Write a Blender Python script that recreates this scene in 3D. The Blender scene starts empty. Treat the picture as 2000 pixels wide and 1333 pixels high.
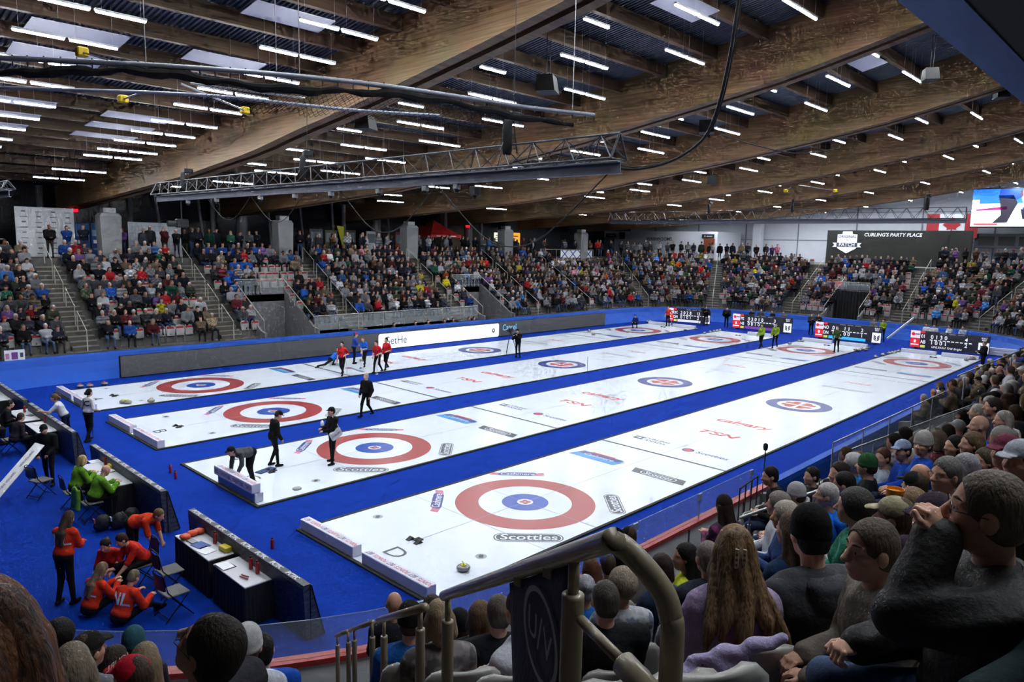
import bpy, math, random
import numpy as np
from mathutils import Vector, Matrix
random.seed(11); RNG = np.random.default_rng(7)
SC = bpy.context.scene
COL = SC.collection
PI = math.pi

# ------------------------------------------------------------------ materials
def lin(c):
    return tuple((v/12.92 if v <= .04045 else ((v+.055)/1.055)**2.4) for v in c)
def rgb(r, g, b):
    return lin((r/255, g/255, b/255))
MATS = {}
def mat(name, col, rough=.6, metal=0., noise=0., nscale=8., bump=0., bscale=60., emit=None, es=1., spec=.5,
        stretch=(1, 1, 1), alpha=1., trans=0., col2=None, kind='noise', sheen=0., coat=0.):
    if name in MATS: return MATS[name]
    m = bpy.data.materials.new(name); m.use_nodes = True
    nt = m.node_tree; b = nt.nodes['Principled BSDF']; L = nt.links.new
    b.inputs['Base Color'].default_value = (*col, 1)
    b.inputs['Roughness'].default_value = rough
    b.inputs['Metallic'].default_value = metal
    b.inputs['Specular IOR Level'].default_value = spec
    b.inputs['Alpha'].default_value = alpha
    b.inputs['Transmission Weight'].default_value = trans
    b.inputs['Sheen Weight'].default_value = sheen
    b.inputs['Coat Weight'].default_value = coat
    if noise > 0 or bump > 0 or col2:
        tc = nt.nodes.new('ShaderNodeTexCoord'); mp = nt.nodes.new('ShaderNodeMapping')
        mp.inputs['Scale'].default_value = stretch
        L(tc.outputs['Object'], mp.inputs['Vector'])
    if noise > 0 or col2:
        n = nt.nodes.new('ShaderNodeTexNoise'); n.inputs['Scale'].default_value = nscale
        n.inputs['Detail'].default_value = 5; n.inputs['Roughness'].default_value = .6
        L(mp.outputs[0], n.inputs['Vector'])
        r = nt.nodes.new('ShaderNodeValToRGB'); r.color_ramp.elements[0].position = .3; r.color_ramp.elements[1].position = .7
        c2 = col2 if col2 else tuple(v*(1-noise) for v in col)
        r.color_ramp.elements[0].color = (*c2, 1)
        r.color_ramp.elements[1].color = (*(col if col2 else tuple(min(1, v*(1+noise)) for v in col)), 1)
        L(n.outputs['Fac'], r.inputs['Fac']); L(r.outputs[0], b.inputs['Base Color'])
    if bump > 0:
        n2 = nt.nodes.new('ShaderNodeTexNoise'); n2.inputs['Scale'].default_value = bscale; n2.inputs['Detail'].default_value = 4
        L(mp.outputs[0], n2.inputs['Vector'])
        bp = nt.nodes.new('ShaderNodeBump'); bp.inputs['Strength'].default_value = bump; bp.inputs['Distance'].default_value = .02
        L(n2.outputs['Fac'], bp.inputs['Height']); L(bp.outputs[0], b.inputs['Normal'])
    if emit is not None:
        b.inputs['Emission Color'].default_value = (*emit, 1); b.inputs['Emission Strength'].default_value = es
    MATS[name] = m
    return m

def attr_mat(name, rough=.8, sheen=0.):
    if name in MATS: return MATS[name]
    m = bpy.data.materials.new(name); m.use_nodes = True
    nt = m.node_tree; b = nt.nodes['Principled BSDF']
    a = nt.nodes.new('ShaderNodeAttribute'); a.attribute_name = 'cloth'
    nt.links.new(a.outputs['Color'], b.inputs['Base Color'])
    b.inputs['Roughness'].default_value = rough; b.inputs['Specular IOR Level'].default_value = .1
    MATS[name] = m
    return m

def wood_mat(name, base, dark, along='y'):
    """glulam: fine laminations stacked in z, long grain along the beam"""
    m = bpy.data.materials.new(name); m.use_nodes = True; MATS[name] = m
    nt = m.node_tree; b = nt.nodes['Principled BSDF']; L = nt.links.new
    tc = nt.nodes.new('ShaderNodeTexCoord')
    sx = {'y': (.6, .35, 26), 'x': (.35, .6, 26)}[along]
    mp = nt.nodes.new('ShaderNodeMapping'); mp.inputs['Scale'].default_value = sx; L(tc.outputs['UV'] if False else tc.outputs['Object'], mp.inputs['Vector'])
    n = nt.nodes.new('ShaderNodeTexNoise'); n.inputs['Scale'].default_value = 1.0; n.inputs['Detail'].default_value = 6; n.inputs['Roughness'].default_value = .65
    L(mp.outputs[0], n.inputs['Vector'])
    n2 = nt.nodes.new('ShaderNodeTexNoise'); n2.inputs['Scale'].default_value = .5; n2.inputs['Detail'].default_value = 2
    L(tc.outputs['Object'], n2.inputs['Vector'])
    r = nt.nodes.new('ShaderNodeValToRGB'); e = r.color_ramp.elements
    e[0].position = .32; e[0].color = (*dark, 1); e[1].position = .66; e[1].color = (*base, 1)
    L(n.outputs['Fac'], r.inputs['Fac'])
    mx = nt.nodes.new('ShaderNodeMixRGB'); mx.blend_type = 'MULTIPLY'; mx.inputs[0].default_value = .5
    L(r.outputs[0], mx.inputs[1]); L(n2.outputs['Color'], mx.inputs[2])
    hs = nt.nodes.new('ShaderNodeHueSaturation'); hs.inputs['Saturation'].default_value = .9; hs.inputs['Value'].default_value = 1.5
    L(mx.outputs[0], hs.inputs['Color']); L(hs.outputs[0], b.inputs['Base Color'])
    b.inputs['Roughness'].default_value = .5; b.inputs['Specular IOR Level'].default_value = .3
    return m

# ------------------------------------------------------------------ mesh builder
class MB:
    def __init__(s): s.v = []; s.f = []; s.m = []; s.n = 0
    def add(s, verts, faces, mi=0):
        o = s.n; s.v += [tuple(v) for v in verts]; s.n += len(verts)
        s.f += [tuple(i+o for i in f) for f in faces]; s.m += [mi]*len(faces)
    def box(s, x0, x1, y0, y1, z0, z1, mi=0, M=None, b=0):
        if b > 0 and min(x1-x0, y1-y0, z1-z0) > 2.2*b:
            V = []; F = []
            sg = [(-1, -1, -1), (1, -1, -1), (1, 1, -1), (-1, 1, -1), (-1, -1, 1), (1, -1, 1), (1, 1, 1), (-1, 1, 1)]
            c = ((x0+x1)/2, (y0+y1)/2, (z0+z1)/2); h = ((x1-x0)/2, (y1-y0)/2, (z1-z0)/2)
            for q in sg:
                for a in range(3):
                    V.append(tuple(c[i]+q[i]*(h[i]-(0 if i == a else b)) for i in range(3)))
            def P(i, a): return i*3+a
            quads = {0: [(0, 3, 7, 4), (1, 2, 6, 5)], 1: [(0, 1, 5, 4), (3, 2, 6, 7)], 2: [(0, 1, 2, 3), (4, 5, 6, 7)]}
            for a in range(3):
                for q in quads[a]: F.append(tuple(P(i, a) for i in q))
            for i in range(8):
                F.append((P(i, 0), P(i, 1), P(i, 2)))
            for i in range(8):
                for j in range(i+1, 8):
                    df = [k for k in range(3) if sg[i][k] != sg[j][k]]
                    if len(df) == 1:
                        a, c2 = [k for k in range(3) if k != df[0]]
                        F.append((P(i, a), P(j, a), P(j, c2), P(i, c2)))
        else:
            V = [(x0, y0, z0), (x1, y0, z0), (x1, y1, z0), (x0, y1, z0), (x0, y0, z1), (x1, y0, z1), (x1, y1, z1), (x0, y1, z1)]
            F = [(0, 3, 2, 1), (4, 5, 6, 7), (0, 1, 5, 4), (1, 2, 6, 5), (2, 3, 7, 6), (3, 0, 4, 7)]
        if M is not None: V = [tuple(M @ Vector(v)) for v in V]
        s.add(V, F, mi)
    def tube(s, pts, r, n=8, mi=0, cap=True, radii=None):
        pts = [Vector(p) for p in pts]
        V = []; F = []
        up = None
        for i, p in enumerate(pts):
            d = (pts[min(i+1, len(pts)-1)]-pts[max(i-1, 0)]).normalized()
            if up is None:
                up = d.orthogonal().normalized()
            else:
                up = (up-d*up.dot(d)).normalized()
            q = d.cross(up); rr = radii[i] if radii else r
            for k in range(n):
                a = 2*PI*k/n; V.append(tuple(p+(up*math.cos(a)+q*math.sin(a))*rr))
        for i in range(len(pts)-1):
            for k in range(n):
                a = i*n+k; b = i*n+(k+1) % n
                F.append((a, b, b+n, a+n))
        if cap:
            F.append(tuple(range(n-1, -1, -1))); F.append(tuple(range((len(pts)-1)*n, len(pts)*n)))
        s.add(V, F, mi)
    def lathe(s, prof, n=24, mi=0, M=None, c=(0, 0, 0)):
        V = []; F = []
        for (r, z) in prof:
            for k in range(n):
                a = 2*PI*k/n; V.append((c[0]+r*math.cos(a), c[1]+r*math.sin(a), c[2]+z))
        for i in range(len(prof)-1):
            for k in range(n):
                a = i*n+k; b = i*n+(k+1) % n
                F.append((a, b, b+n, a+n))
        F.append(tuple(range(n-1, -1, -1))); F.append(tuple(range((len(prof)-1)*n, len(prof)*n)))
        if M is not None: V = [tuple(M @ Vector(v)) for v in V]
        s.add(V, F, mi)
    def prism(s, poly, z0, z1, mi=0, M=None):
        n = len(poly)
        V = [(x, y, z0) for x, y in poly]+[(x, y, z1) for x, y in poly]
        F = [tuple(range(n-1, -1, -1)), tuple(range(n, 2*n))]+[(i, (i+1) % n, n+(i+1) % n, n+i) for i in range(n)]
        if M is not None: V = [tuple(M @ Vector(v)) for v in V]
        s.add(V, F, mi)
    def ellipse(s, cx, cy, rx, ry, z, n=48, mi=0, r0=0.):
        if r0 > 0:
            V = []
            for k in range(n):
                a = 2*PI*k/n; c, q = math.cos(a), math.sin(a)
                V += [(cx+rx*c, cy+ry*q, z), (cx+rx*r0*c, cy+ry*r0*q, z)]
            s.add(V, [(2*k, 2*((k+1) % n), 2*((k+1) % n)+1, 2*k+1) for k in range(n)], mi)
        else:
            s.add([(cx+rx*math.cos(2*PI*k/n), cy+ry*math.sin(2*PI*k/n), z) for k in range(n)], [tuple(range(n))], mi)
    def mesh(s, name, mats, smooth=False):
        me = bpy.data.meshes.new(name)
        me.from_pydata(s.v, [], s.f)
        for m in (mats if isinstance(mats, (list, tuple)) else [mats]): me.materials.append(m)
        if any(s.m): me.polygons.foreach_set('material_index', s.m)
        if smooth: me.polygons.foreach_set('use_smooth', [True]*len(me.polygons))
        me.update(); return me
    def build(s, name, mats, parent=None, smooth=False, loc=None):
        o = bpy.data.objects.new(name, s.mesh(name, mats, smooth)); COL.objects.link(o)
        if parent is not None: o.parent = parent
        if loc is not None: o.location = loc
        return o

def tag(o, label=None, cat=None, group=None, kind=None):
    if label: o['label'] = label
    if cat: o['category'] = cat
    if group: o['group'] = group
    if kind: o['kind'] = kind
    return o
def empty(name, loc=(0, 0, 0), rz=0., label=None, cat=None, group=None):
    o = bpy.data.objects.new(name, None); COL.objects.link(o); o.empty_display_size = .1
    o.location = loc; o.rotation_euler = (0, 0, rz)
    return tag(o, label, cat, group)
def copy_tree(o, parent=None):
    c = o.copy(); COL.objects.link(c)
    if parent is not None: c.parent = parent
    for ch in list(o.children): copy_tree(ch, c)
    return c
_TXT = {}
def text_geo(body, size=1., shear=0., bold=0.0, sx=1.):
    """verts/faces of a flat word, centred, in xy"""
    key = (body, shear, bold)
    if key not in _TXT:
        cu = bpy.data.curves.new('t', 'FONT'); cu.body = body; cu.align_x = 'CENTER'; cu.align_y = 'CENTER'
        cu.shear = shear; cu.offset = bold; cu.resolution_u = 3; cu.size = 1
        ob = bpy.data.objects.new('t', cu); COL.objects.link(ob)
        me = bpy.data.meshes.new_from_object(ob, depsgraph=bpy.context.evaluated_depsgraph_get())
        V = [tuple(v.co) for v in me.vertices]; F = [tuple(p.vertices) for p in me.polygons]
        bpy.data.objects.remove(ob); bpy.data.curves.remove(cu); bpy.data.meshes.remove(me)
        _TXT[key] = (V, F)
    V, F = _TXT[key]
    return [(x*size*sx, y*size, z) for x, y, z in V], F
def put_text(mb, body, M, size=1., mi=0, shear=0., bold=0., sx=1.):
    V, F = text_geo(body, size, shear, bold, sx)
    mb.add([tuple(M @ Vector(v)) for v in V], F, mi)
def frame(o, u, v):
    """matrix with x axis u, y axis v, origin o"""
    u = Vector(u).normalized(); w = u.cross(Vector(v)).normalized(); v = w.cross(u)
    M = Matrix((u, v, w)).transposed().to_4x4(); M.translation = Vector(o); return M

# ------------------------------------------------------------------ camera
CAM = np.array([-13.3136, -12.2190, 6.7441]); YAW, PITCH, ROLL, FPX = .766734, -.135909, .02226, 1405.016
def cam_axes():
    f = np.array([math.cos(PITCH)*math.cos(YAW), math.cos(PITCH)*math.sin(YAW), math.sin(PITCH)])
    r = np.cross(f, [0, 0, 1]); r /= np.linalg.norm(r); u = np.cross(r, f)
    c, s = math.cos(ROLL), math.sin(ROLL)
    return c*r+s*u, -s*r+c*u, f
CR, CU, CF = cam_axes()
def ray(x, y): return CF+(x-1000)/FPX*CR-(y-666.5)/FPX*CU
def at(x, y, ax, val):
    d = ray(x, y); t = (val-CAM[ax])/d[ax]; return CAM+t*d
def atd(x, y, D): return CAM+ray(x, y)*D
def proj(p):
    d = np.asarray(p)-CAM; z = d @ CF
    return 1000+FPX*(d @ CR)/z, 666.5-FPX*(d @ CU)/z, z
cd = bpy.data.cameras.new('camera'); cam = bpy.data.objects.new('camera', cd); COL.objects.link(cam)
cd.sensor_width = 36; cd.lens = FPX/2000*36; cd.clip_start = .05; cd.clip_end = 400
M = Matrix(((CR[0], CU[0], -CF[0]), (CR[1], CU[1], -CF[1]), (CR[2], CU[2], -CF[2]))).to_4x4()
M.translation = Vector(CAM); cam.matrix_world = M
SC.camera = cam

# ------------------------------------------------------------------ palette of materials
M_ice = mat('ice', rgb(216, 226, 238), .25, noise=.02, nscale=1.2, spec=.4)
M_carpet = mat('blue_carpet', rgb(0, 47, 148), .9, noise=.12, nscale=1.5, bump=.2, bscale=200, spec=.1)
M_wrap = mat('blue_wrap', rgb(0, 72, 172), .6, noise=.05, nscale=2, spec=.3)
M_black = mat('black_plain', (.006, .006, .007), .6)
M_blackcloth = mat('black_cloth', (.008, .008, .010), .9, bump=.3, bscale=20)
M_red = mat('red_paint', rgb(168, 48, 48), .5)
M_ringred = mat('ring_red', rgb(160, 60, 62), .3)
M_ringblue = mat('ring_blue', rgb(18, 70, 170), .3)
M_navy = mat('navy_print', rgb(50, 62, 130), .35)
M_dgrey = mat('dark_print', rgb(58, 62, 74), .35)
M_line = mat('grey_print', rgb(150, 156, 168), .35)
M_white = mat('white_paint', rgb(225, 228, 235), .5, noise=.02, nscale=3)
M_whiteply = mat('white_foam', rgb(205, 208, 225), .6, noise=.04, nscale=6)
M_conc = mat('concrete', rgb(112, 112, 114), .8, noise=.12, nscale=3, bump=.15)
M_concd = mat('tread_concrete', rgb(92, 90, 88), .85, noise=.15, nscale=4, bump=.15)
M_riser = mat('riser_concrete', rgb(80, 78, 76), .85, noise=.15, nscale=4)
M_alu = mat('aluminium', rgb(165, 168, 172), .35, metal=.85, noise=.06, nscale=6)
M_steel = mat('galvanised_steel', rgb(140, 142, 145), .45, metal=.6, noise=.1, nscale=12)
M_rail = mat('beige_rail_paint', rgb(148, 138, 116), .38, noise=.06, nscale=10, coat=.3)
M_railfar = mat('far_rail_paint', rgb(165, 162, 152), .45)
M_truss = mat('truss_metal', rgb(70, 72, 78), .45, metal=.5)
M_darkmetal = mat('dark_metal', rgb(30, 31, 34), .5, metal=.4)
M_wood = wood_mat('glulam', rgb(142, 108, 66), rgb(84, 60, 34), 'y')
M_woodx = wood_mat('purlin_wood', rgb(100, 77, 53), rgb(56, 42, 28), 'x')
M_deck = mat('roof_deck', rgb(96, 102, 114), .5, metal=.3, noise=.15, nscale=2)
M_panel = mat('ceiling_panel', rgb(190, 192, 208), .6, noise=.03, nscale=2)
M_lamp = mat('lamp_tube', (1, 1, 1), .5, emit=(.93, .97, 1.0), es=60)
M_seat = mat('seat_shell', rgb(150, 149, 146), .45, noise=.05, nscale=6, coat=.15)
M_pad = mat('seat_pad', rgb(150, 28, 38), .75, bump=.1)
M_wallw = mat('white_wall', rgb(196, 202, 214), .7, noise=.04, nscale=1)
M_navywall = mat('night_glass', rgb(10, 13, 24), .25, spec=.4)
M_glass = mat('glass', (.75, .85, .88), .03, alpha=.13, spec=.6)
# ------------------------------------------------------------------ bowl geometry
RX0, RX1, RY0, RY1, RAD = -13., 48., -5., 25.3, 8.5
CX = (RX0+RAD, RX1-RAD); CY = (RY0+RAD, RY1-RAD)
RUN, RISE, D0, Z0, NROW = .70, .42, .6, 1.15, 10
def rz(k): return Z0+RISE*k
def rzn(k): return .80+.37*k
def peri(d, u):
    """point at arc parameter u (metres measured on the base curve) at outward offset d -> x,y,nx,ny"""
    segs = [('n', CX[1]-CX[0]), ('ne', RAD*PI/2), ('e', CY[1]-CY[0]), ('se', RAD*PI/2), ('s', CX[1]-CX[0]), ('sw', RAD*PI/2), ('w', CY[1]-CY[0]), ('nw', RAD*PI/2)]
    for nm, L in segs:
        if u <= L+1e-9: break
        u -= L
    t = u/L
    if nm == 'n': return CX[0]+u, RY1+d, 0., 1.
    if nm == 'e': return RX1+d, CY[1]-u, 1., 0.
    if nm == 's': return CX[1]-u, RY0-d, 0., -1.
    if nm == 'w': return RX0-d, CY[0]+u, -1., 0.
    a0, cx, cy = {'ne': (PI/2, CX[1], CY[1]), 'se': (0, CX[1], CY[0]), 'sw': (-PI/2, CX[0], CY[0]), 'nw': (PI, CX[0], CY[1])}[nm]
    a = a0-t*PI/2
    return cx+(RAD+d)*math.cos(a), cy+(RAD+d)*math.sin(a), math.cos(a), math.sin(a)
UL = CX[1]-CX[0]; UC = RAD*PI/2; UE = CY[1]-CY[0]
UTOT = 2*UL+4*UC+2*UE
def u_n(x): return x-CX[0]
def u_e(y): return UL+UC+(CY[1]-y)
def u_ne(ang): return UL+(90-ang)/90*UC
def u_se(ang): return UL+UC+UE+(-ang)/90*UC
def u_s(x): return UL+2*UC+UE+(CX[1]-x)
def u_sw(ang): return 2*UL+2*UC+UE+(-90-ang)/90*UC
def offset_of(x, y):
    dx = max(CX[0]-x, 0, x-CX[1]); dy = max(CY[0]-y, 0, y-CY[1])
    return math.hypot(dx, dy)-RAD
def sweep(mb, prof, u0, u1, step=1.2, mi=0, caps=False):
    """profile [(d,z)] swept along perimeter"""
    us = [u0]
    breaks = [0, UL, UL+UC, UL+UC+UE, UL+2*UC+UE, 2*UL+2*UC+UE, 2*UL+3*UC+UE, 2*UL+3*UC+2*UE, UTOT]
    def straight(a, b):
        m = (a+b)/2 % UTOT
        for i in range(8):
            if breaks[i] <= m <= breaks[i+1]: return i % 2 == 0
    br = sorted([b for b in breaks if u0 < b < u1]+[u1]); cur = u0
    for b in br:
        if not straight(cur, b):
            n = max(1, int((b-cur)/step)); us += [cur+(b-cur)*i/n for i in range(1, n)]
        us.append(b); cur = b
    V = []
    for u in us:
        for d, z in prof:
            x, y, nx, ny = peri(d, u % UTOT if u != UTOT else UTOT); V.append((x, y, z))
    n = len(prof); F = []
    for i in range(len(us)-1):
        for j in range(n-1):
            a = i*n+j; F.append((a, a+n, a+n+1, a+1))
    if caps: F += [tuple(range(n)), tuple(range((len(us)-1)*n, len(us)*n))[::-1]]
    mb.add(V, F, mi)

# floor ------------------------------------------------------------
mb = MB(); 
mb.box(RX0-1, RX1+1, RY0-1, RY1+1, -.3, 0)
tag(mb.build('floor', M_carpet), kind='structure')
mb = MB(); mb.box(-45, 85, -45, 70, -.6, -.32)
tag(mb.build('floor_slab', M_conc), kind='structure')

# rink boards ------------------------------------------------------
mb = MB()
sweep(mb, [(0, 1.02), (0, 0), (.12, 0), (.12, 1.02)], 0, UTOT)
sweep(mb, [(-.02, 1.02), (.14, 1.02)], 0, UTOT)
for u in np.arange(u_s(9.), UTOT-1, 2.4):
    x, y, nx, ny = peri(.125, u); M = frame((x, y, .5), (-ny, nx, 0), (0, 0, 1))
    mb.box(-.02, .02, -.5, .5, -.01, .012, 1, M)
bd = mb.build('rink_boards', [M_white, M_dgrey]); tag(bd, 'white hockey boards running right round the blue floor', 'boards', kind='structure')
mb = MB()
sweep(mb, [(-.03, 1.02), (-.03, 1.10), (.16, 1.10), (.16, 1.02)], u_s(3.2), UTOT-2*UC+6)
M_cap = mat('red_cap', rgb(158, 44, 48), .4, coat=.2)
mb.build('red_cap_rail', M_cap, bd)
mb = MB()   # blue drape hung over the boards
sweep(mb, [(-1.05, .004), (-.5, .35), (-.16, .75), (-.05, 1.05), (.0, 1.125), (.2, 1.125), (.22, 1.0), (.22, .5)], 0, u_s(3.2))
sweep(mb, [(-.02, .004), (-.015, 1.0)], u_s(3.2), u_sw(-178))
sweep(mb, [(-1.05, .004), (-.5, .35), (-.16, .75), (-.05, 1.05), (.0, 1.125), (.2, 1.125), (.22, 1.0), (.22, .5)], UTOT-UC-UE, UTOT)
mb.build('blue_drape', M_wrap, bd)
# low glass on the near boards
mb = MB(); mc = MB()
us = list(np.arange(u_s(2.2), UTOT-2*UC+3, 2.35))
for i in range(len(us)-1):
    a, b = us[i]+.02, us[i+1]-.02
    n = 1 if b < u_s(CX[0]) else 3
    for k in range(n):
        p = peri(.06, a+(b-a)*k/n); q = peri(.06, a+(b-a)*(k+1)/n)
        P = [(p[0], p[1], 1.10), (q[0], q[1], 1.10), (q[0], q[1], 1.64), (p[0], p[1], 1.64)]
        d = (p[2]*.012, p[3]*.012)
        V = P+[(v[0]+d[0], v[1]+d[1], v[2]) for v in P]
        mb.add(V, [(0, 1, 2, 3), (7, 6, 5, 4), (0, 4, 5, 1), (1, 5, 6, 2), (2, 6, 7, 3), (3, 7, 4, 0)])
        mc.tube([(p[0], p[1], 1.645), (q[0], q[1], 1.645)], .007, 5)
    x, y, nx, ny = peri(.07, us[i]); M = frame((x, y, 1.5), (-ny, nx, 0), (0, 0, 1))
    mc.box(-.07, .07, .0, .145, -.02, .03, 0, M); mc.box(-.012, .012, -.4, .0, -.01, .015, 0, M)
g = empty('rink_glass', (3, -5, 1.1), 0, 'row of low clear glass panels on the red capped boards near the camera', 'glass barrier')
def rel(o, p):
    o.parent = p; o.matrix_parent_inverse = Matrix.Translation(-Vector(p.location))
    return o
rel(mb.build('glass_panel', M_glass), g); tag(g.children[0], kind='stuff')
rel(mc.build('clip', mat('clip_clear', rgb(150, 170, 205), .2, alpha=.75)), g); tag(g.children[1], kind='stuff')

# terraces ------------------------------------------------------
AISLES_N = [-2.9, 4.3, 12.4, 21.3, 29.3, 36.0]
AISLES = [u_n(x) for x in AISLES_N]+[u_ne(64), u_ne(26), u_e(14.0), u_e(5.2), u_se(-24), u_se(-66), u_s(34.5), u_s(27), u_s(19.5), u_s(12.), u_s(5.4), u_s(-1.2), u_sw(-93), u_sw(-119.8)]
AW = {len(AISLES)-1: .75}
U_CAM = AISLES[-1]
ZTOP = rz(NROW)
def gap(u, d):
    for i, a in enumerate(AISLES):
        s = (RAD+d)/RAD if (UL < a < UL+UC or UL+UC+UE < a < UL+2*UC+UE or a > 2*UL+2*UC+UE) else 1.
        if abs(u-a)*s < AW.get(i, .6): return i
    return -1
VOM = [(u_n(6.0), u_n(9.2), 0, 5), (u_n(23.0), u_n(26.0), 0, 5), (u_e(10.9), u_e(8.1), 0, 6), (u_s(12.8), u_s(2.6), 0, 3)]
def invom(u, k):
    for a, b, k0, k1 in VOM:
        if a < u < b and k0 <= k < k1: return True
    return False
MEDIA = (u_n(9.2), u_n(23.0))          # first rows left out here
def row_profile(k0, k1, f):
    pr = [(D0+RUN*k0, f(k0-1) if k0 > 0 else .1)]
    for k in range(k0, k1):
        pr += [(D0+RUN*k, f(k)), (D0+RUN*(k+1), f(k))]
    return pr
mb = MB()
cuts = sorted(set([0, UTOT]+[v for a in VOM for v in a[:2]]))
NR_NEAR = 13
UNEAR0, UNEAR1 = UL+2*UC+UE, 2*UL+3*UC+UE
cuts = sorted(set(cuts+[UNEAR0, UNEAR1]))
for a, b in zip(cuts[:-1], cuts[1:]):
    m = (a+b)/2
    nr = NR_NEAR if UNEAR0 <= m <= UNEAR1 else NROW
    k0 = 0
    for va, vb, q0, q1 in VOM:
        if va <= m <= vb: k0 = q1
    if MEDIA[0] < m < MEDIA[1]: k0 = 1
    f = rzn if nr == NR_NEAR else rz
    pr = row_profile(k0, nr, f)
    pr += [(D0+RUN*nr, f(nr)), (D0+RUN*nr+(14 if nr == NROW else 9), f(nr))]
    sweep(mb, pr, a, b)
    if k0 == 0: sweep(mb, [(.13, .55), (D0, .55), (D0, .1)], a, b)
gs = mb.build('grandstand', M_concd); tag(gs, 'concrete terraces of the stands wrapping round the rink', 'grandstand', kind='structure')
mb = MB()   # aluminium front walkway boards and tread nosings
for a, b in zip(cuts[:-1], cuts[1:]):
    m = (a+b)/2
    if not any(va <= m <= vb for va, vb, _, _ in VOM):
        for j in range(4): sweep(mb, [(.16+j*.11, .57), (.16+j*.11, .6), (.255+j*.11, .6), (.255+j*.11, .57)], a, b)
mb.build('walkway_boards', M_alu, gs)
mb = MB()   # vomitory side walls and heads
for a, b, k0, k1 in VOM:
    for u in (a, b):
        sgn = -1 if u == a else 1
        V = []
        for dd in (0, .14*sgn):
            p = lambda d, z: (*peri(d, u+dd)[:2], z)
            g_ = rzn if a > UNEAR0 else rz
            V += [p(.2, .02), p(D0+RUN*k1, .02), p(D0+RUN*k1, g_(k1)+.25), p(D0+.1, g_(0)+.35), p(.2, g_(0)+.25)]
        mb.add(V, [(0, 1, 2, 3, 4), (9, 8, 7, 6, 5)]+[(i, (i+1) % 5, 5+(i+1) % 5, 5+i) for i in range(5)])
    g_ = rzn if a > UNEAR0 else rz; sweep(mb, [(D0+RUN*k1, g_(k1)+.2), (D0+RUN*k1, 0), (D0+RUN*k1+.1, 0), (D0+RUN*k1+.1, g_(k1)+.2)], a, b)
mb.build('vomitory_wall', M_conc, gs)

# aisle stairs -----------------------------------------------------
M_nose = mat('stair_tread', rgb(82, 76, 66), .8, noise=.1)
def near_cam_u(u): return u > UNEAR0
def stair(i, u, n):
    x, y, nx, ny = peri(0, u)
    st = MB(); w = AW.get(i, .58)
    T = frame((x, y, 0), (-ny, nx, 0), (nx, ny, 0))   # local x across, y outward, z up (or down)
    zz = 1 if T.to_3x3() @ Vector((0, 0, 1)) == Vector((0, 0, 1)) else 1
    def P(a, d, z):
        return (x-ny*a+nx*d, y+nx*a+ny*d, z)
    g_, rs = (rzn, .37) if u > UNEAR0 else (rz, RISE)
    for k in range(n):
        for h in range(2):
            d0 = D0+RUN*k-RUN/2*(1-h)+.0; z1 = g_(k)-rs/2*(1-h)+.012
            d1 = d0+RUN/2+.02
            zb = z1-rs/2-.02; d0 -= .018
            V = [P(-w, d0, zb), P(w, d0, zb), P(w, d1, zb), P(-w, d1, zb), P(-w, d0, z1), P(w, d0, z1), P(w, d1, z1), P(-w, d1, z1)]
            st.add(V, [(4, 5, 6, 7), (0, 1, 5, 4), (1, 2, 6, 5), (3, 0, 4, 7)], 0)
            V = [P(-w, d0-.012, z1-.05), P(w, d0-.012, z1-.05), P(w, d0-.012, z1+.006), P(-w, d0-.012, z1+.006), P(w, d0+.05, z1+.006), P(-w, d0+.05, z1+.006)]
            st.add(V, [(0, 1, 2, 3), (3, 2, 4, 5)], 1)
    return st.build('aisle_stairs', [M_nose, M_steel])
where_n = ['left of the first concrete column', 'between the first and second columns', 'between the second and third columns', 'under the fourth column', 'right of the two wall openings', 'below the wide banner with blue crosses', 'at the left end of the rounded far corner', 'dropping straight from the washroom door', 'left of the black curtained tunnel', 'right of the black curtained tunnel', 'in the far right corner']
RAILS = []
def handrail(u, n, side, m, label, parts=4, r=.021, k_start=0):
    """separate rail lengths with posts down one aisle"""
    x, y, nx, ny = peri(0, u)
    hr = empty('stair_handrail', (x+nx*(D0), y+ny*(D0), rz(0)), 0, label, 'handrail')
    def P(d, z): return Vector((x-ny*side+nx*d, y+nx*side+ny*d, z))
    seg = (n-k_start)/parts
    for j in range(parts):
        ka, kb = k_start+j*seg+.15, k_start+(j+1)*seg-.35
        da, db = D0+RUN*ka, D0+RUN*kb
        za, zb_ = rz(ka), rz(kb)
        A = P(da, za+.92); B = P(db, zb_+.92)
        t = MB(); t.tube([A, B], r, 8); rel(t.build('rail', m), hr)
        for Q, z in ((A, za), (B, zb_)):
            t = MB(); t.tube([Q, (Q.x, Q.y, z-.1)], r*.9, 8); t.tube([(Q.x, Q.y, z+.62), (Q.x, Q.y, z-.1)], r*1.3, 8); rel(t.build('post', m), hr)
    return hr
for i, u in enumerate(AISLES):
    n = NR_NEAR if u > UNEAR0 else NROW
    s = stair(i, u, n); tag(s, kind='structure')
for i, u in enumerate(AISLES[:11]):
    handrail(u, NROW, .0 if i not in (8, 9, 10) else -.3, M_railfar, 'pale sectional handrail on the stand stairs '+where_n[i], 4)
near_txt = {13: 'far along the near stand by the rounded corner', 14: 'second farthest on the near stand', 15: 'beyond the glass barrier in the near stand', 16: 'just past the glass barrier of the near stand', 17: 'behind the woman in the purple plaid jacket', 18: 'rising beside the person in the bright blue hoodie'}
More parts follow.
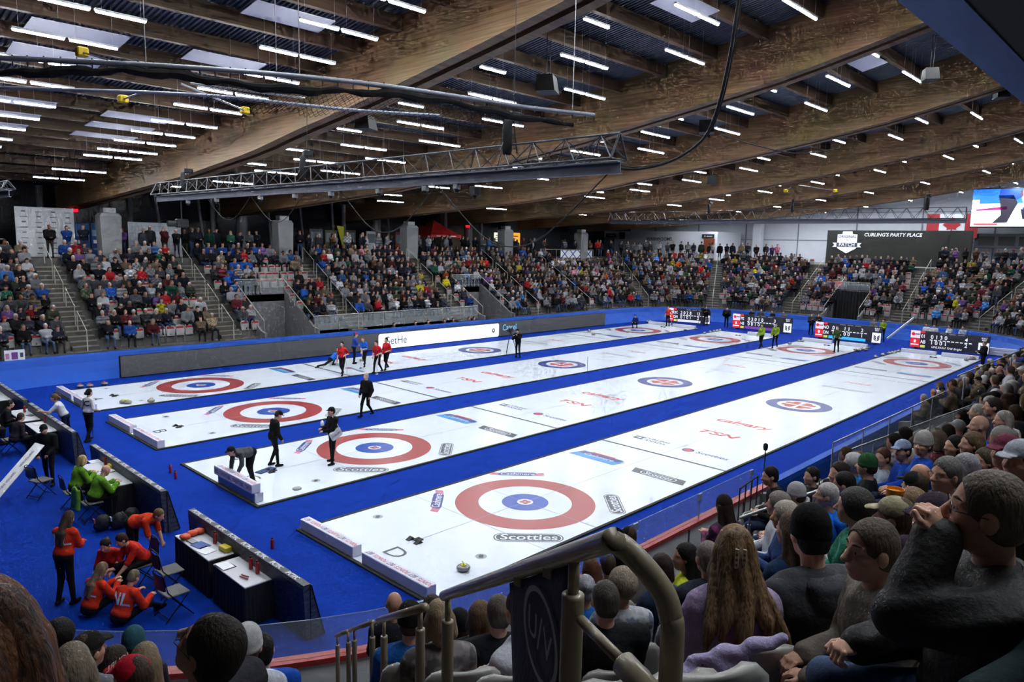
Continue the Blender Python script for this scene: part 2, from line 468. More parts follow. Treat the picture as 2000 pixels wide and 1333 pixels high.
# columns -----------------------------------------------------------
XC = [.5+10.75*k for k in range(5)]
M_colm = mat('column_concrete', rgb(128, 130, 132), .75, noise=.06, nscale=2)
for i, x in enumerate(XC):
    c = empty('roof_column', (x, 33.25, ZTOP), 0, 'tapered grey concrete column with a steel shoe, number %s from the left under the wooden beams' % ['one', 'two', 'three', 'four', 'five'][i], 'column', 'columns along the back of the far stand')
    mb = MB(); w0, w1, d0 = .50, .56, .45; h = 2.55
    mb.add([(-w0, -d0, 0), (w0, -d0, 0), (w0, d0, 0), (-w0, d0, 0), (-w1, -d0, h*.93), (w1, -d0, h*.93), (w1, d0, h*.93), (-w1, d0, h*.93), (-w1+.12, -d0+.05, h), (w1-.12, -d0+.05, h), (w1-.12, d0-.05, h), (-w1+.12, d0-.05, h)],
           [(0, 1, 5, 4), (1, 2, 6, 5), (2, 3, 7, 6), (3, 0, 4, 7), (4, 5, 9, 8), (5, 6, 10, 9), (6, 7, 11, 10), (7, 4, 8, 11), (8, 9, 10, 11), (3, 2, 1, 0)])
    mb.build('shaft', M_colm, c)
    mb = MB(); mb.box(-.34, .34, -.3, .3, h, h+.3, b=.02); mb.tube([(-.2, -.32, h+.15), (-.2, .32, h+.15)], .04, 8); mb.tube([(.2, -.32, h+.15), (.2, .32, h+.15)], .04, 8)
    mb.build('steel_shoe', M_steel, c)

# roof ---------------------------------------------------------------
YBs = [-40, -20, -12, -5, -1.4, 1.5, 5.3, 8.4, 11.6, 14.7, 21, 30, 41, 60]
ZBs = [20, 17, 15.2, 13.25, 12.4, 11.9, 11.3, 10.85, 10.45, 9.98, 9.4, 8.82, 8.2, 7.9]
def zb(y): return float(np.interp(y, YBs, ZBs))
def gdepth(y): return float(np.interp(y, [-40, 0, 10, 26, 41], [2.4, 2.12, 2.02, 1.8, 1.5]))
ys = list(np.arange(-34, 41.6, 1.5))+[41.6]
M_slot = mat('beam_slot', rgb(72, 34, 30), .6)
xg = [XC[0]-10.75+10.75*k for k in range(7)]
place = ['nearest the left edge, mostly out of view', 'broad first one crossing over the hanging net', 'second one crossing behind the lighting truss', 'third one from the left, ending at the third column', 'fourth one from the left, ending at the fourth column', 'fifth one, low over the washroom wall', 'farthest one, above the party sign']
for i, x in enumerate(xg):
    gd = empty('roof_girder', (x, 4, zb(4)), 0, 'deep glued laminated timber roof beam, '+place[i], 'beam', 'timber beams spanning the rink')
    for s in (-1, 1):
        mb = MB(); a0, a1 = (x+s*.13, x+s*.50) if s > 0 else (x-.50, x-.13)
        V = []
        for y in ys:
            z = zb(y); d = gdepth(y)
            V += [(a0, y, z), (a1, y, z), (a1, y, z+d), (a0, y, z+d)]
        F = []
        for k in range(len(ys)-1):
            for j in range(4):
                a = k*4+j; b = k*4+(j+1) % 4
                F.append((a, b, b+4, a+4))
        F += [(3, 2, 1, 0), tuple(len(V)-4+j for j in range(4))]
        mb.add(V, F); rel(mb.build('timber_half', M_wood), gd)
    mb = MB(); V = []
    for y in ys:
        z = zb(y)+.12; V += [(x-.13, y, z), (x+.13, y, z)]
    mb.add(V, [(2*k, 2*k+1, 2*k+3, 2*k+2) for k in range(len(ys)-1)]); rel(mb.build('slot_infill', M_slot), gd)
# deck (corrugated, ribs along y)
def zdeck(y): return zb(y)+1.86
mb = MB(); xs = []
x = xg[0]; per = .15
prof = []
while x < xg[-1]+.1:
    prof += [(x, 0), (x+.05, 0), (x+.07, .06), (x+.13, .06)]; x += per
yd = [-34, -20, -12, -5, -1.4, 1.5, 5.3, 8.4, 11.6, 14.7, 21, 30, 41.6]
V = []
for y in yd:
    V += [(px, y, zdeck(y)+pz) for px, pz in prof]
n = len(prof)
mb.add(V, [(i*n+j, i*n+j+1, (i+1)*n+j+1, (i+1)*n+j) for i in range(len(yd)-1) for j in range(n-1)])
tag(mb.build('ceiling', M_deck), kind='structure')
mb = MB(); mb.box(xg[-1], 66, -34, 42, 16.5, 16.6); mb.box(-30, xg[0], -34, 42, 16.5, 16.6)
# rest of the roof beyond the beams
mb = MB(); V = []
for y in yd: V += [(xg[-1], y, zdeck(y)), (66, y, zdeck(y))]
mb.add(V, [(2*k, 2*k+1, 2*k+3, 2*k+2) for k in range(len(yd)-1)])
V = []
for y in yd: V += [(-32, y, zdeck(y)), (xg[0], y, zdeck(y))]
mb.add(V, [(2*k, 2*k+1, 2*k+3, 2*k+2) for k in range(len(yd)-1)])
tag(mb.build('ceiling_outer', M_deck), kind='structure')
# purlins
LY_ADDED = [-17., -15., -13., -11., -9.]  # added lamp rows, out of view, to brighten the near stand and handrail
LY = [-7.0, -5.0, -3.0, -1.25, .65, 2.67, 4.7, 6.8, 8.85, 10.85, 12.75, 14.75, 16.75, 18.65, 20.65, 22.5, 24.8, 27.35, 30.8, 34.5, 38.]
PY = [-13, -11, -9.]+[y+.62 for y in LY]
bayname = ['the bay left of the first big beam', 'the bay between the first and second big beams', 'the bay between the second and third big beams', 'the bay between the third and fourth big beams', 'the bay between the fourth and fifth big beams', 'the farthest bay before the end wall', 'the added strip brightening the end wall']
ORD = ['first', 'second', 'third', 'fourth', 'fifth', 'sixth', 'seventh', 'eighth', 'ninth', 'tenth', 'eleventh', 'twelfth', 'thirteenth', 'fourteenth', 'fifteenth', 'sixteenth', 'seventeenth', 'eighteenth', 'nineteenth', 'twentieth', 'twenty first', 'twenty second', 'twenty third', 'twenty fourth', 'twenty fifth']
pm = None
for b in range(6):
    for j, y in enumerate(PY):
        if pm is None:
            mb = MB(); mb.box(.5, 10.25, -.1, .1, .2, .6); pm = mb.mesh('purlin', M_woodx)
        o = bpy.data.objects.new('roof_purlin', pm); COL.objects.link(o); o.location = (xg[b], y, zb(y)+1.2)
        tag(o, 'timber joist, %s from near side, %s' % (ORD[j], bayname[b].replace('the bay ', '')), 'joist', 'timber joists under the roof deck')
# white ceiling panels
def panel(x0, x1, y, w, lab):
    mb = MB(); z0, z1 = zb(y-w/2)+1.33, zb(y+w/2)+1.33
    V = [(x0, y-w/2, z0), (x1, y-w/2, z0), (x1, y+w/2, z1), (x0, y+w/2, z1)]
    V += [(a, b_, c+.025) for a, b_, c in V]
    mb.add(V, [(3, 2, 1, 0), (4, 5, 6, 7), (0, 1, 5, 4), (1, 2, 6, 5), (2, 3, 7, 6), (3, 0, 4, 7)])
    tag(mb.build('ceiling_panel', M_panel), lab, 'panel', 'pale panels between the joists')
for j, (x0, x1, y) in enumerate([(-8.2, -5.9, 10.0), (-8.2, -5.9, 12.0), (-4.25, -2.0, 6.05), (-4.25, -2.0, 9.95), (-8.2, -5.9, 17.2), (-4.3, -2.0, 17.3), (-4.3, -2.0, 19.2), (-8.2, -5.9, 19.3), (-8.2, -5.9, 21.2), (-4.3, -2.0, 21.2), (4.6, 6.9, -.5), (15.2, 17.5, -1.9)]):
    panel(x0, x1, y, .9, 'pale rectangular ceiling panel between joists, %s of the pale panels going deeper' % ORD[j])

# ceiling lights ------------------------------------------------------
LAMP_W = 30
M_lamp.cycles.emission_sampling = 'NONE'
def lamp_proto():
    e = empty('ceiling_light')
    mb = MB(); mb.box(0, 1.13, -.05, .05, .03, .085, b=.008); mb.tube([(.15, 0, .08), (.15, 0, 1.1)], .003, 4); mb.tube([(1.0, 0, .08), (1.0, 0, 1.1)], .003, 4)
    mb.build('housing', M_white, e)
    mb = MB(); mb.box(.02, 1.11, -.033, .033, -.012, .03, b=.01); mb.build('diffuser', M_lamp, e)
    l = bpy.data.lights.new('tube_light', 'AREA'); l.shape = 'RECTANGLE'; l.size = 1.08; l.size_y = .07; l.energy = LAMP_W; l.color = (.93, .97, 1.)
    q = bpy.data.objects.new('tube_light', l); COL.objects.link(q); q.parent = e; q.location = (.565, 0, -.02)
    return e
proto = None; LIGHTS = []
for b in range(7):  # the last strip holds added tubes that brighten the end wall
    X = xg[b]
    for j, y in enumerate(LY):
        if y > 33: continue
        if y > 23 and y < 25: continue
        if b == 0: cols = [1.45, 2.66, 6.65, 7.86] if y > -2 else []
        elif j % 2 == 0: cols = [3.55, 4.76] if b != 1 or True else []
        else: cols = [6.1, 7.31]
        if b == 1: cols = [3.5, 4.72] if j % 2 == 1 else [2.05, 6.1, 7.31]
        if b == 2: cols = [3.2, 4.42] if j % 2 == 1 else [2.1, 6.0, 7.21]
        if b >= 3: cols = [3.2, 4.42] if j % 2 == 1 else [2.1, 6.0, 7.21]
        for c in cols: LIGHTS.append((X+c, y, zb(y)+.7, b, j))
for j, y in enumerate(LY_ADDED):
    for b in (0, 1): 
        for c in ((1.45, 2.66, 6.65, 7.86) if b == 0 else (3.5, 4.72)): LIGHTS.append((xg[b]+c, y, zb(y)+.7, b, 20+j))
for q, (x, y, z, b, j) in enumerate(LIGHTS):
    if proto is None:
        proto = lamp_proto(); o = proto; L0 = [c for c in proto.children if c.type == 'LIGHT'][0].data; LD = {}; KILL = []
    else: o = copy_tree(proto)
    o.location = (x, y, z)
    has = [c for c in o.children if c.type == 'LIGHT']
    pair = any(l[4] == j and l[3] == b and abs(l[1]-y) < .01 and .5 < x-l[0] < 1.4 for l in LIGHTS)      # second tube of a pair: lit by the same lamp
    skip = pair or (b in (3, 4, 5) and j % 2 == 0 and j < 20)
    for c in has:
        if skip: KILL.append(c)
        else:
            solo = not any(l[4] == j and l[3] == b and abs(l[1]-y) < .01 and .5 < l[0]-x < 1.4 for l in LIGHTS)
            key = (solo, 2.2 if b == 6 else (1.8 if y < -8 else (2.5 if b in (3, 4, 5) else (1.15 if b == 2 else 1.))))
            if key not in LD:
                d_ = L0.copy(); d_.energy = LAMP_W*key[1]*(1 if solo else 2); d_.size = 1.08 if solo else 2.28; LD[key] = d_
            c.data = LD[key]
            if not solo: c.location.x = 1.17
    tag(o, '%s tube light of row %s, %s' % (ORD[sum(1 for l in LIGHTS if l[4] == j and l[5-1] == j and l[3] == b and l[0] < x)], ORD[j], bayname[b].replace('the bay ', '').replace('the ', '')), 'ceiling light', 'tube lights hung under the joists')  # the added, unseen near rows get these labels too
for c in KILL: bpy.data.objects.remove(c)
# ------------------------------------------------------------------ curling sheets
TEE = 34.747; HOG = 6.401; SP = 6.7101; SW = 4.632; RMID = 1.3475
XA, XB = -5.15, TEE+5.35
IZ = .03
logos = {}
def sheet(i):
    y0 = SP*i; letter = 'DCBA'[i]
    nm = ['the nearest sheet, marked D', 'the second sheet, marked C', 'the third sheet, marked B', 'the farthest sheet, marked A'][i]
    s = empty('curling_sheet', (0, y0, 0), 0, 'long white ice sheet with red and blue rings, '+nm, 'ice sheet', 'four parallel curling sheets')
    h = SW/2
    mb = MB(); mb.box(XA, XB, -h, h, -.005, IZ)
    mb.build('ice_surface', M_ice, s)
    mb = MB(); w = .09
    for (a, b, c, d) in ((XA-w, XB+w, -h-w, -h), (XA-w, XB+w, h, h+w), (XA-w, XA, -h, h), (XB, XB+w, -h, h)): mb.box(a, b, c, d, -.005, IZ+.012, b=.006)
    mb.build('divider_strip', mat('black_foam', rgb(38, 40, 40), .8), s)
    z = IZ+.003
    # rings
    RM = [M_ringred, M_ringblue, M_ice, M_navy, mat('emblem_red', rgb(176, 66, 52), .35)]
    for cx in (0, TEE):
        mb = MB()
        mb.ellipse(cx, 0, 1.829, 1.829, z, 72, 0, .667)
        mb.ellipse(cx, 0, .61, .61, z, 48, 1)
        mb.ellipse(cx, 0, .21, .21, z+.001, 24, 2)
        for k in range(4):
            a = PI/4+k*PI/2; mb.ellipse(cx+.09*math.cos(a), .09*math.sin(a), .065, .065, z+.002, 10, 0)
        mb.build('house_rings', RM, s)
    mb = MB()
    mb.ellipse(TEE/2, 0, RMID, RMID, z, 72, 3, .655)
    # four-lobed emblem in the middle ring
    for k in range(4):
        a = PI/4+k*PI/2; c, q = math.cos(a), math.sin(a)
        P = []
        for t in np.linspace(-1, 1, 15):
            r = .74*(1-.16*math.cos(t*PI*1.0)**2*(1 if abs(t) < .5 else .0)-.12*abs(t)**3)
            an = a+t*.62; P.append((TEE/2+r*math.cos(an)*.98, r*math.sin(an)*.98))
        P.append((TEE/2+.07*c, .07*q))
        mb.add([(x, y, z) for x, y in P], [tuple(range(len(P)))], 4)
    mb.build('centre_emblem', RM, s)
    mb = MB()
    for cx in (HOG, TEE-HOG): mb.box(cx-.05, cx+.05, -h, h, z, z+.002, 0)
    mb.box(XA+1.3, TEE+3.7, -.006, .006, z, z+.001, 1)
    for cx in (0, TEE): mb.box(cx-.006, cx+.006, -h, h, z+.0005, z+.0015, 1)
    for cx in (-1.829, TEE+1.829): mb.box(cx-.006, cx+.006, -h, h, z, z+.001, 1)
    for sg, cx in ((-1, 0), (1, TEE)):
        mb.box(cx+sg*3.66-.006, cx+sg*3.66+.006, -.23, .23, z, z+.001, 1)
    mb.build('line_marking', [M_dgrey, M_line], s)
    # printed words: near half read from the left end, far half from the other end
    lgs = [MB()]; LM = [M_dgrey, mat('print_light_blue', rgb(60, 140, 205), .35), mat('print_red', rgb(196, 52, 60), .35), M_ice, M_navy, M_line, mat('print_pink', rgb(196, 110, 140), .35)]
    def flush():
        if lgs[0].n: lgs[0].build('printed_logo', LM, s)
        lgs[0] = MB()
    MI = {'d': 0, 'b': 1, 'r': 2, 'w': 3, 'n': 4, 'l': 5, 'p': 6}
    def word(t, x, y, size, ang, c, shear=0., bold=0., sx=1., dz=.001):
        a = math.radians(ang)
        Mx = Matrix.Translation((x, y, z+dz)) @ Matrix.Rotation(a, 4, 'Z')
        put_text(lgs[0], t, Mx, size, MI[c], shear, bold, sx)
    def plate(x, y, w, h_, ang, c, sh=0., dz=0., r=.5):
        a = math.radians(ang); pts = []
        rr = h_/2*r
        for (sx_, sy_, a0) in ((1, 1, 0), (-1, 1, 90), (-1, -1, 180), (1, -1, 270)):
            for k in range(4):
                t = math.radians(a0+k*30); pts.append((sx_*(w/2-rr)+rr*math.cos(t)+sh*(sy_*h_/2), sy_*(h_/2-rr)+rr*math.sin(t)))
        lgs[0].add([(x+px*math.cos(a)-py*math.sin(a), y+px*math.sin(a)+py*math.cos(a), z+dz) for px, py in pts], [tuple(range(len(pts)))], MI[c])
    def badge(x, y, ang, s_=1.):
        plate(x, y, 1.62*s_, .46*s_, ang, 'd', 0, .0005, .9); plate(x, y, 1.56*s_, .41*s_, ang, 'w', 0, .001, .9); plate(x, y, 1.5*s_, .36*s_, ang, 'd', 0, .0015, .9)
        word('Scotties', x, y, .42*s_, ang, 'w', .1, .012, 1, .0025)
    def ribbon(x, y, ang, s_=1.):
        a = math.radians(ang)
        for k in (-1, 1): plate(x+k*.68*s_*math.cos(a), y+k*.68*s_*math.sin(a), .3*s_, .22*s_, ang+k*10, 'p', .2, .0005, .1)
        plate(x, y, 1.15*s_, .3*s_, ang, 'n', .2, .001, .8); word('Cashmere', x, y, .32*s_, ang, 'w', .2, .01, .8, .002)
    for cx, fl in ((0, 0), (TEE, 180)):
        sg = 1 if fl == 0 else -1
        def wx(dx, dy): return cx+sg*dx, sg*dy
        flush(); badge(*wx(-1.45, -1.55) if False else wx(-1.62, -1.62), -45+fl)
        flush(); badge(*wx(1.62, -1.68), 45+fl, .9)
        flush(); ribbon(*wx(1.5, 1.72), -45+fl, .95)
        flush(); ribbon(*wx(-1.62, 1.62), 45+fl, .95)
        # big prints either side before the hog line
        flush(); x_, y_ = wx(4.55, 1.15)
        plate(x_+sg*.0, y_+.0, 1.75, .5, -90+fl, 'b', .25, .0005, .05); plate(x_+sg*.22, y_, 1.6, .28, -90+fl, 'n', .25, .001, .1); plate(x_+sg*.38, y_, .9, .1, -90+fl, 'r', .3, .0015, .1)
        word('Cashmere', x_+sg*.1, y_, .28, -90+fl, 'w', .2, .01, 1, .003)
        flush(); x_, y_ = wx(4.45, -1.2)
        plate(x_, y_, 1.75, .42, -90+fl, 'd', -.3, .0005, .1); plate(x_, y_, 1.2, .3, -90+fl, 'w', 0, .001, .9); plate(x_, y_, 1.14, .25, -90+fl, 'd', 0, .0015, .9)
        word('Scotties', x_, y_, .3, -90+fl, 'w', .1, .01, 1, .003)
        flush(); x_, y_ = wx(7.65, 1.1)
        if fl == 0:
            plate(x_, y_+.55, .34, .34, -90, 'd', 0, .0005, .1); plate(x_, y_+.55, .2, .12, -90, 'w', 0, .001, .1)
            word('CURLING', x_+.13, y_-.12, .24, -90, 'd', 0, .008); word('CANADA', x_-.13, y_-.1, .24, -90, 'd', 0, .008)
            flush(); x_, y_ = wx(7.55, -1.05)
            plate(x_, y_+.68, .42, .42, -90, 'n', 0, .0005, 1.); plate(x_, y_+.68, .26, .26, -90, 'r', 0, .001, .6)
            word('Scotties', x_, y_-.2, .36, -90, 'n', .12, .008)
            flush(); word('TSN', *wx(10.2, .05), .62, -90, 'r', .25, .02, 1.35)
            flush(); word('calgary', *wx(12.3, .05), .74, -90, 'r', .12, .02, 1.05)
        else:
            word('CURLING CANADA', x_, y_, .26, -90+fl, 'd', 0, .004)
            word('NEW HOLLAND', *wx(7.6, -1.1), .26, -90+fl, 'd', .2, .006)
            flush(); word('TSN', *wx(9.9, .05), .5, -90+fl, 'r', .25, .01, 1.5)
            flush(); word('Alberta', *wx(12.0, .05), .62, -90+fl, 'l', .3, .008, 1.25)
    flush(); word(letter, -4.33, -.2, .62, -90, 'd', 0, -.004, 1.25)
    # advertising roundels near the hack end
    for (px, py) in ((-3.4, 1.75), (-3.1, -1.6)):
        flush(); plate(px, py, .26, .26, 0, 'l', 0, .0005, 1.); plate(px, py, .16, .1, 40, 'd', 0, .001, .8)
    flush()
    # curved shape over the red word
    # hacks: two black rubber foot blocks
    hk = MB()
    for sg, cx in ((-1, 0), (1, TEE)):
        for k in (-1, 1):
            c = cx+sg*3.66; yy = k*.14
            hk.add([(c-.1, yy-.06, z), (c+.1, yy-.06, z), (c+.1, yy+.06, z), (c-.1, yy+.06, z), (c-.04*sg, yy-.055, z+.06), (c-.02*sg, yy-.055, z+.06), (c-.02*sg, yy+.055, z+.06), (c-.04*sg, yy+.055, z+.06)],
                   [(0, 1, 5, 4), (1, 2, 6, 5), (2, 3, 7, 6), (3, 0, 4, 7), (4, 5, 6, 7), (3, 2, 1, 0)])
            hk.box(c+.02, c+.2, yy-.09*k-.04, yy-.09*k+.04, z, z+.02)
    hk.build('hack', M_black, s)
    return s
for i in range(4): sheet(i)
# foam end boards --------------------------------------------------
M_prp = mat('board_print', rgb(92, 60, 96), .5); M_prr = mat('board_print_red', rgb(190, 70, 90), .5)
def end_board(x, y, L, H=.24, W=.24, lab='', txt='POINTSBET', face=-1, stack=False, rz=0., big=False):
    e = empty('sideboard', (x, y, IZ+.002), rz, lab, 'bumper board', 'white foam bumper boards at the ends of the sheets')
    mb = MB(); mb.box(-W/2, W/2, -L/2, L/2, 0, H, b=.012); mb.build('foam_block', M_whiteply, e)
    t = MB()
    n = 3
    for k in range(n):
        yy = (k-(n-1)/2)*L/n
        f2 = -face if face < 0 else face
        Mt = frame((0, yy, H+.002), (0, f2, 0), (-f2, 0, 0))
        put_text(t, txt[:6], Mt @ Matrix.Translation((-.17, 0, 0)), .15, 1, .2, .006, .8)
        put_text(t, txt[6:], Mt @ Matrix.Translation((.2, 0, 0)), .15, 0, .2, .006, .8)
        if big:
            Ms = frame((face*(W/2+.002), yy, H/2), (0, -face, 0) if face < 0 else (0, face, 0), (0, 0, 1))
            put_text(t, txt[:5], Ms @ Matrix.Translation((-.19, 0, 0)), .15, 1, .1, .006, .8)
            put_text(t, txt[5:], Ms @ Matrix.Translation((.22, 0, 0)), .15, 0, .1, .006, .8)
    t.build('printed_word', [M_prp, M_prr], e)
    return e
sides = ['nearest sheet D', 'sheet C', 'sheet B', 'farthest sheet A']
for i in (0, 2, 3):
    y = SP*i
    end_board(XA+.12, y+1.28, 2.15, lab='white foam bumper board at the left end of %s, far half' % sides[i])
    end_board(XA+.12, y-1.2, 2.15, lab='white foam bumper board at the left end of %s, near half' % sides[i])
e1 = end_board(XA+.12, SP+-1.05, 2.15, lab='lower foam bumper board of the stack at the left end of sheet C')
e2 = end_board(XA+.05, SP-1.0, 2.2, lab='upper foam bumper board of the stack, under the bending man', big=True); e2.location.z = IZ+.25
for i in range(4):
    y = SP*i
    if i != 2: end_board(XB-.4, y+1.2, 2.1, lab='white foam bumper board at the far end of %s, left part' % sides[i], txt='SCOTTIES ', face=1, big=True)
    end_board(XB-.4, y-1.22, 2.1, lab='white foam bumper board at the far end of %s, right part' % sides[i], txt='SCOTTIES ', face=1, big=True)
# stones ---------------------------------------------------------
M_gran = mat('granite', rgb(128, 130, 128), .25, noise=.35, nscale=60, coat=.4)
M_yel = mat('handle_yellow', rgb(205, 205, 40), .35); M_rdh = mat('handle_red', rgb(190, 50, 60), .35)
def stone_proto():
    e = empty('curling_stone')
    pr = [(.03, .001), (.07, .0), (.10, .012), (.135, .035), (.145, .058), (.143, .075), (.125, .1), (.09, .113), (.05, .116), (.0, .116)]
    mb = MB(); mb.lathe(pr[::1], 24); mb.build('granite_body', M_gran, e, smooth=True)
    h = MB(); h.lathe([(.062, .114), (.062, .124), (.05, .13), (.0, .132)], 16)
    h.tube([(-.045, 0, .125), (-.03, 0, .155), (.0, 0, .163), (.075, 0, .16), (.09, 0, .155)], .013, 8); h.build('handle', M_yel, e, smooth=True)
    return e
sp_ = None
def stone(x, y, z, col, lab, rz=0):
    global sp_
    if sp_ is None: sp_ = stone_proto(); o = sp_
    else: o = copy_tree(sp_)
    o.location = (x, y, z); o.rotation_euler = (0, 0, rz)
    hnd = [c for c in o.children if c.name.startswith('handle')][0]
    hnd.material_slots[0].link = 'OBJECT'; hnd.material_slots[0].material = M_yel if col == 'y' else M_rdh
    tag(o, lab, 'curling stone', 'curling stones'); return o
def px(x, y, z=IZ): p = at(x, y, 2, z); return p[0], p[1]
ST = [(241, 788, 'y', 'yellow handled stone, left of the touching pair on sheet A near edge'), (250, 789, 'y', 'yellow handled stone, right of the touching pair on sheet A near edge'), (295, 786, 'y', 'yellow handled stone standing alone on sheet A near edge, left of its rings'),
      (157, 757, 'r', 'red handled stone on the back left edge of sheet A, leftmost of three'), (176, 756, 'r', 'red handled stone on the back left edge of sheet A, middle of three'), (204, 752, 'r', 'red handled stone on the back left edge of sheet A, rightmost of three'),
      (905, 1115, 'y', 'yellow handled stone alone at the near left end of sheet D'),
      (1151, 648, 'y', 'small distant stone on sheet A in front of the far rings, upper left of two'), (1159, 655, 'y', 'small distant stone on sheet A before the far rings, nearer of two'),
      (1226, 650, 'y', 'stone lying on the far rings of sheet A beside the crouching skip'), (1264, 630, 'y', 'stone on the far left border of sheet A, left one'), (1270, 629, 'y', 'stone on the far left border of sheet A, right one'), (1339, 646, 'y', 'stone on the near border at the far end of sheet A'),
      (1376, 653, 'y', 'stone standing alone before the row at the far end of sheet B'), (1387, 650, 'y', 'stone in the row at the far end of sheet B, first from the left'), (1394, 649, 'y', 'stone in the row at the far end of sheet B, second from the left'), (1400, 648, 'y', 'stone in the row at the far end of sheet B, third from the left'), (1406, 647, 'y', 'stone in the row at the far end of sheet B, last on the right'),
      (1542, 673, 'y', 'stone standing alone before the row at the far end of sheet C'), (1560, 668, 'y', 'stone in the row at the far left of sheet C, first'), (1567, 668, 'y', 'stone in the row at the far left of sheet C, second'), (1573, 666, 'y', 'stone in the row at the far left of sheet C, third'), (1580, 665, 'y', 'stone in the row at the far left of sheet C, fourth'), (1587, 665, 'y', 'stone in the row at the far left of sheet C, fifth'),
      (1671, 685, 'r', 'red handled stone in the cluster at the far right of sheet C, leftmost'), (1678, 686, 'r', 'red handled stone in the cluster at the far right of sheet C, second'), (1684, 684, 'r', 'red handled stone in the cluster at the far right of sheet C, third'), (1691, 685, 'r', 'red handled stone in the cluster at the far right of sheet C, rightmost'),
      (1710, 699, 'y', 'stone on the carpet edge left of the far end of sheet D, leftmost'), (1724, 695, 'y', 'stone on the carpet edge left of the far end of sheet D, second'), (1736, 692, 'y', 'stone in the line at the far left of sheet D, third'), (1742, 691, 'y', 'stone in the line at the far left of sheet D, fourth'), (1748, 690, 'y', 'stone in the line at the far left of sheet D, fifth'), (1755, 688, 'y', 'stone in the line at the far left of sheet D, last'),
      (1772, 688, 'r', 'grey stone before the white boards at the far end of sheet D, left'), (1778, 687, 'r', 'grey stone before the white boards at the far end of sheet D, right'),
      (1887, 705, 'r', 'red handled stone at the far right corner of sheet D, left'), (1894, 703, 'r', 'red handled stone at the far right corner of sheet D, middle'), (1901, 703, 'r', 'red handled stone at the far right corner of sheet D, right'),
      (707, 706, 'r', 'stone sliding on sheet A between the two sweepers in blue')]
for k, (a, b, c, lab) in enumerate(ST):
    x, y = px(a, b); stone(x, y, IZ+.004, c, lab, random.uniform(0, 6))
# small sponsor discs on sheet ends (measuring pods)
def pod(px_, py_, lab):
    x, y = px(px_, py_); mb = MB(); mb.lathe([(.12, 0), (.12, .03), (.1, .045), (0, .05)], 20); o = mb.build('rubber_puck', mat('puck', rgb(150, 150, 150), .5), loc=(x, y, IZ)); tag(o, lab, 'floor disc')
pod(460, 897, 'small grey disc on sheet C left of the standing man'); pod(580, 956, 'small grey disc near the front edge of sheet C')
# ------------------------------------------------------------------ walls
def wall(name, a, b, z0, z1, t, m):
    mb = MB(); a = Vector((*a, 0)); b = Vector((*b, 0)); d = (b-a).normalized(); n = Vector((-d.y, d.x, 0))*t
    V = []
    for p in (a, b, b+n, a+n): V.append((p.x, p.y, z0))
    for p in (a, b, b+n, a+n): V.append((p.x, p.y, z1))
    mb.add(V, [(0, 3, 2, 1), (4, 5, 6, 7), (0, 1, 5, 4), (1, 2, 6, 5), (2, 3, 7, 6), (3, 0, 4, 7)])
    o = mb.build(name, m); tag(o, kind='structure'); return o
wall('wall_back', (-32, 43), (66, 43), -.3, 10.5, .3, M_navywall)
wall('wall_end', (66, 43), (66, -34), -.3, 21.5, .3, M_wallw)
wall('wall_left', (-32, -34), (-32, 43), -.3, 22, .3, M_conc)
wall('wall_near', (66, -34), (-32, -34), -.3, 22, .3, M_conc)
# thin seams on the end wall
mb = MB()
for z in (7.7, 10.6): mb.box(65.93, 65.99, -30, 42, z, z+.05)
for y in np.arange(-28, 42, 6.1): mb.box(65.9, 65.99, y, y+.09, 5, 16)
tag(mb.build('trim_1', mat('wall_seam', rgb(110, 116, 130), .6)), kind='structure')
for x in (64.7,):
    for y in (24.6,):
        mb = MB(); mb.box(x, x+.9, y, y+.9, ZTOP, 15); tag(mb.build('wall_pilaster', M_wallw), kind='structure')
# leaning white facade posts
for k, (x, pxx, lean, r) in enumerate([(3.2, 0, -.5, .09), (3.95, 0, 0, .17), (6.1, 0, -.55, .1), (8.9, 0, -.4, .1), (9.55, 0, 0, .17), (11.7, 0, 0, .42), (14.1, 0, -.3, .09), (16.9, 0, -.4, .09), (19.7, 0, -.3, .1), (20.55, 0, 0, .17), (23.8, 0, 0, .42), (25.3, 0, -.3, .09), (31.7, 0, 0, .15), (34.6, 0, 0, .42), (36.3, 0, 0, .16), (-1.2, 0, 0, .18), (.4, 0, 0, .35)]):
    mb = MB(); mb.tube([(x, 40.2, ZTOP), (x+lean, 40.2, 9.6)], r, 12)
    tag(mb.build('facade_post', mat('post_white', rgb(140, 142, 150), .6)), 'pale round post before the dark windows, %s from the left at x %.0f metres' % (ORD[k], x) if False else 'pale round post before the dark windows, %s from the left' % ORD[sorted([3.2, 3.95, 6.1, 8.9, 9.55, 11.7, 14.1, 16.9, 19.7, 20.55, 23.8, 25.3, 31.7, 34.6, 36.3, -1.2, .4]).index(x)], 'post', 'posts along the dark facade')
def flat(name, m, x0, x1, y, z0, z1, lab, cat, th=.06, extra=None, axis='y', legs=True):
    """upright board facing -y (axis y) or -x (axis x)"""
    e = empty(name, ((x0+x1)/2, y, z0) if axis == 'y' else (y, (x0+x1)/2, z0), 0, lab, cat)
    w = x1-x0; h = z1-z0
    mb = MB()
    if axis == 'y': mb.box(-w/2, w/2, 0, th, 0, h, b=.008)
    else: mb.box(0, th, -w/2, w/2, 0, h, b=.008)
    mb.build('panel', m, e)
    if extra:
        Mx = frame((-w/2, -.004, 0), (1, 0, 0), (0, 0, 1)) if axis == 'y' else frame((-.004, w/2, 0), (0, -1, 0), (0, 0, 1))
        t = MB(); ms = extra(t, Mx, w, h); t.build('print', ms, e)
    return e
def fq(t, M, x0, x1, y0, y1, mi=0, z=0.):
    t.add([tuple(M @ Vector(v)) for v in ((x0, y0, z), (x1, y0, z), (x1, y1, z), (x0, y1, z))], [(0, 1, 2, 3)], mi)
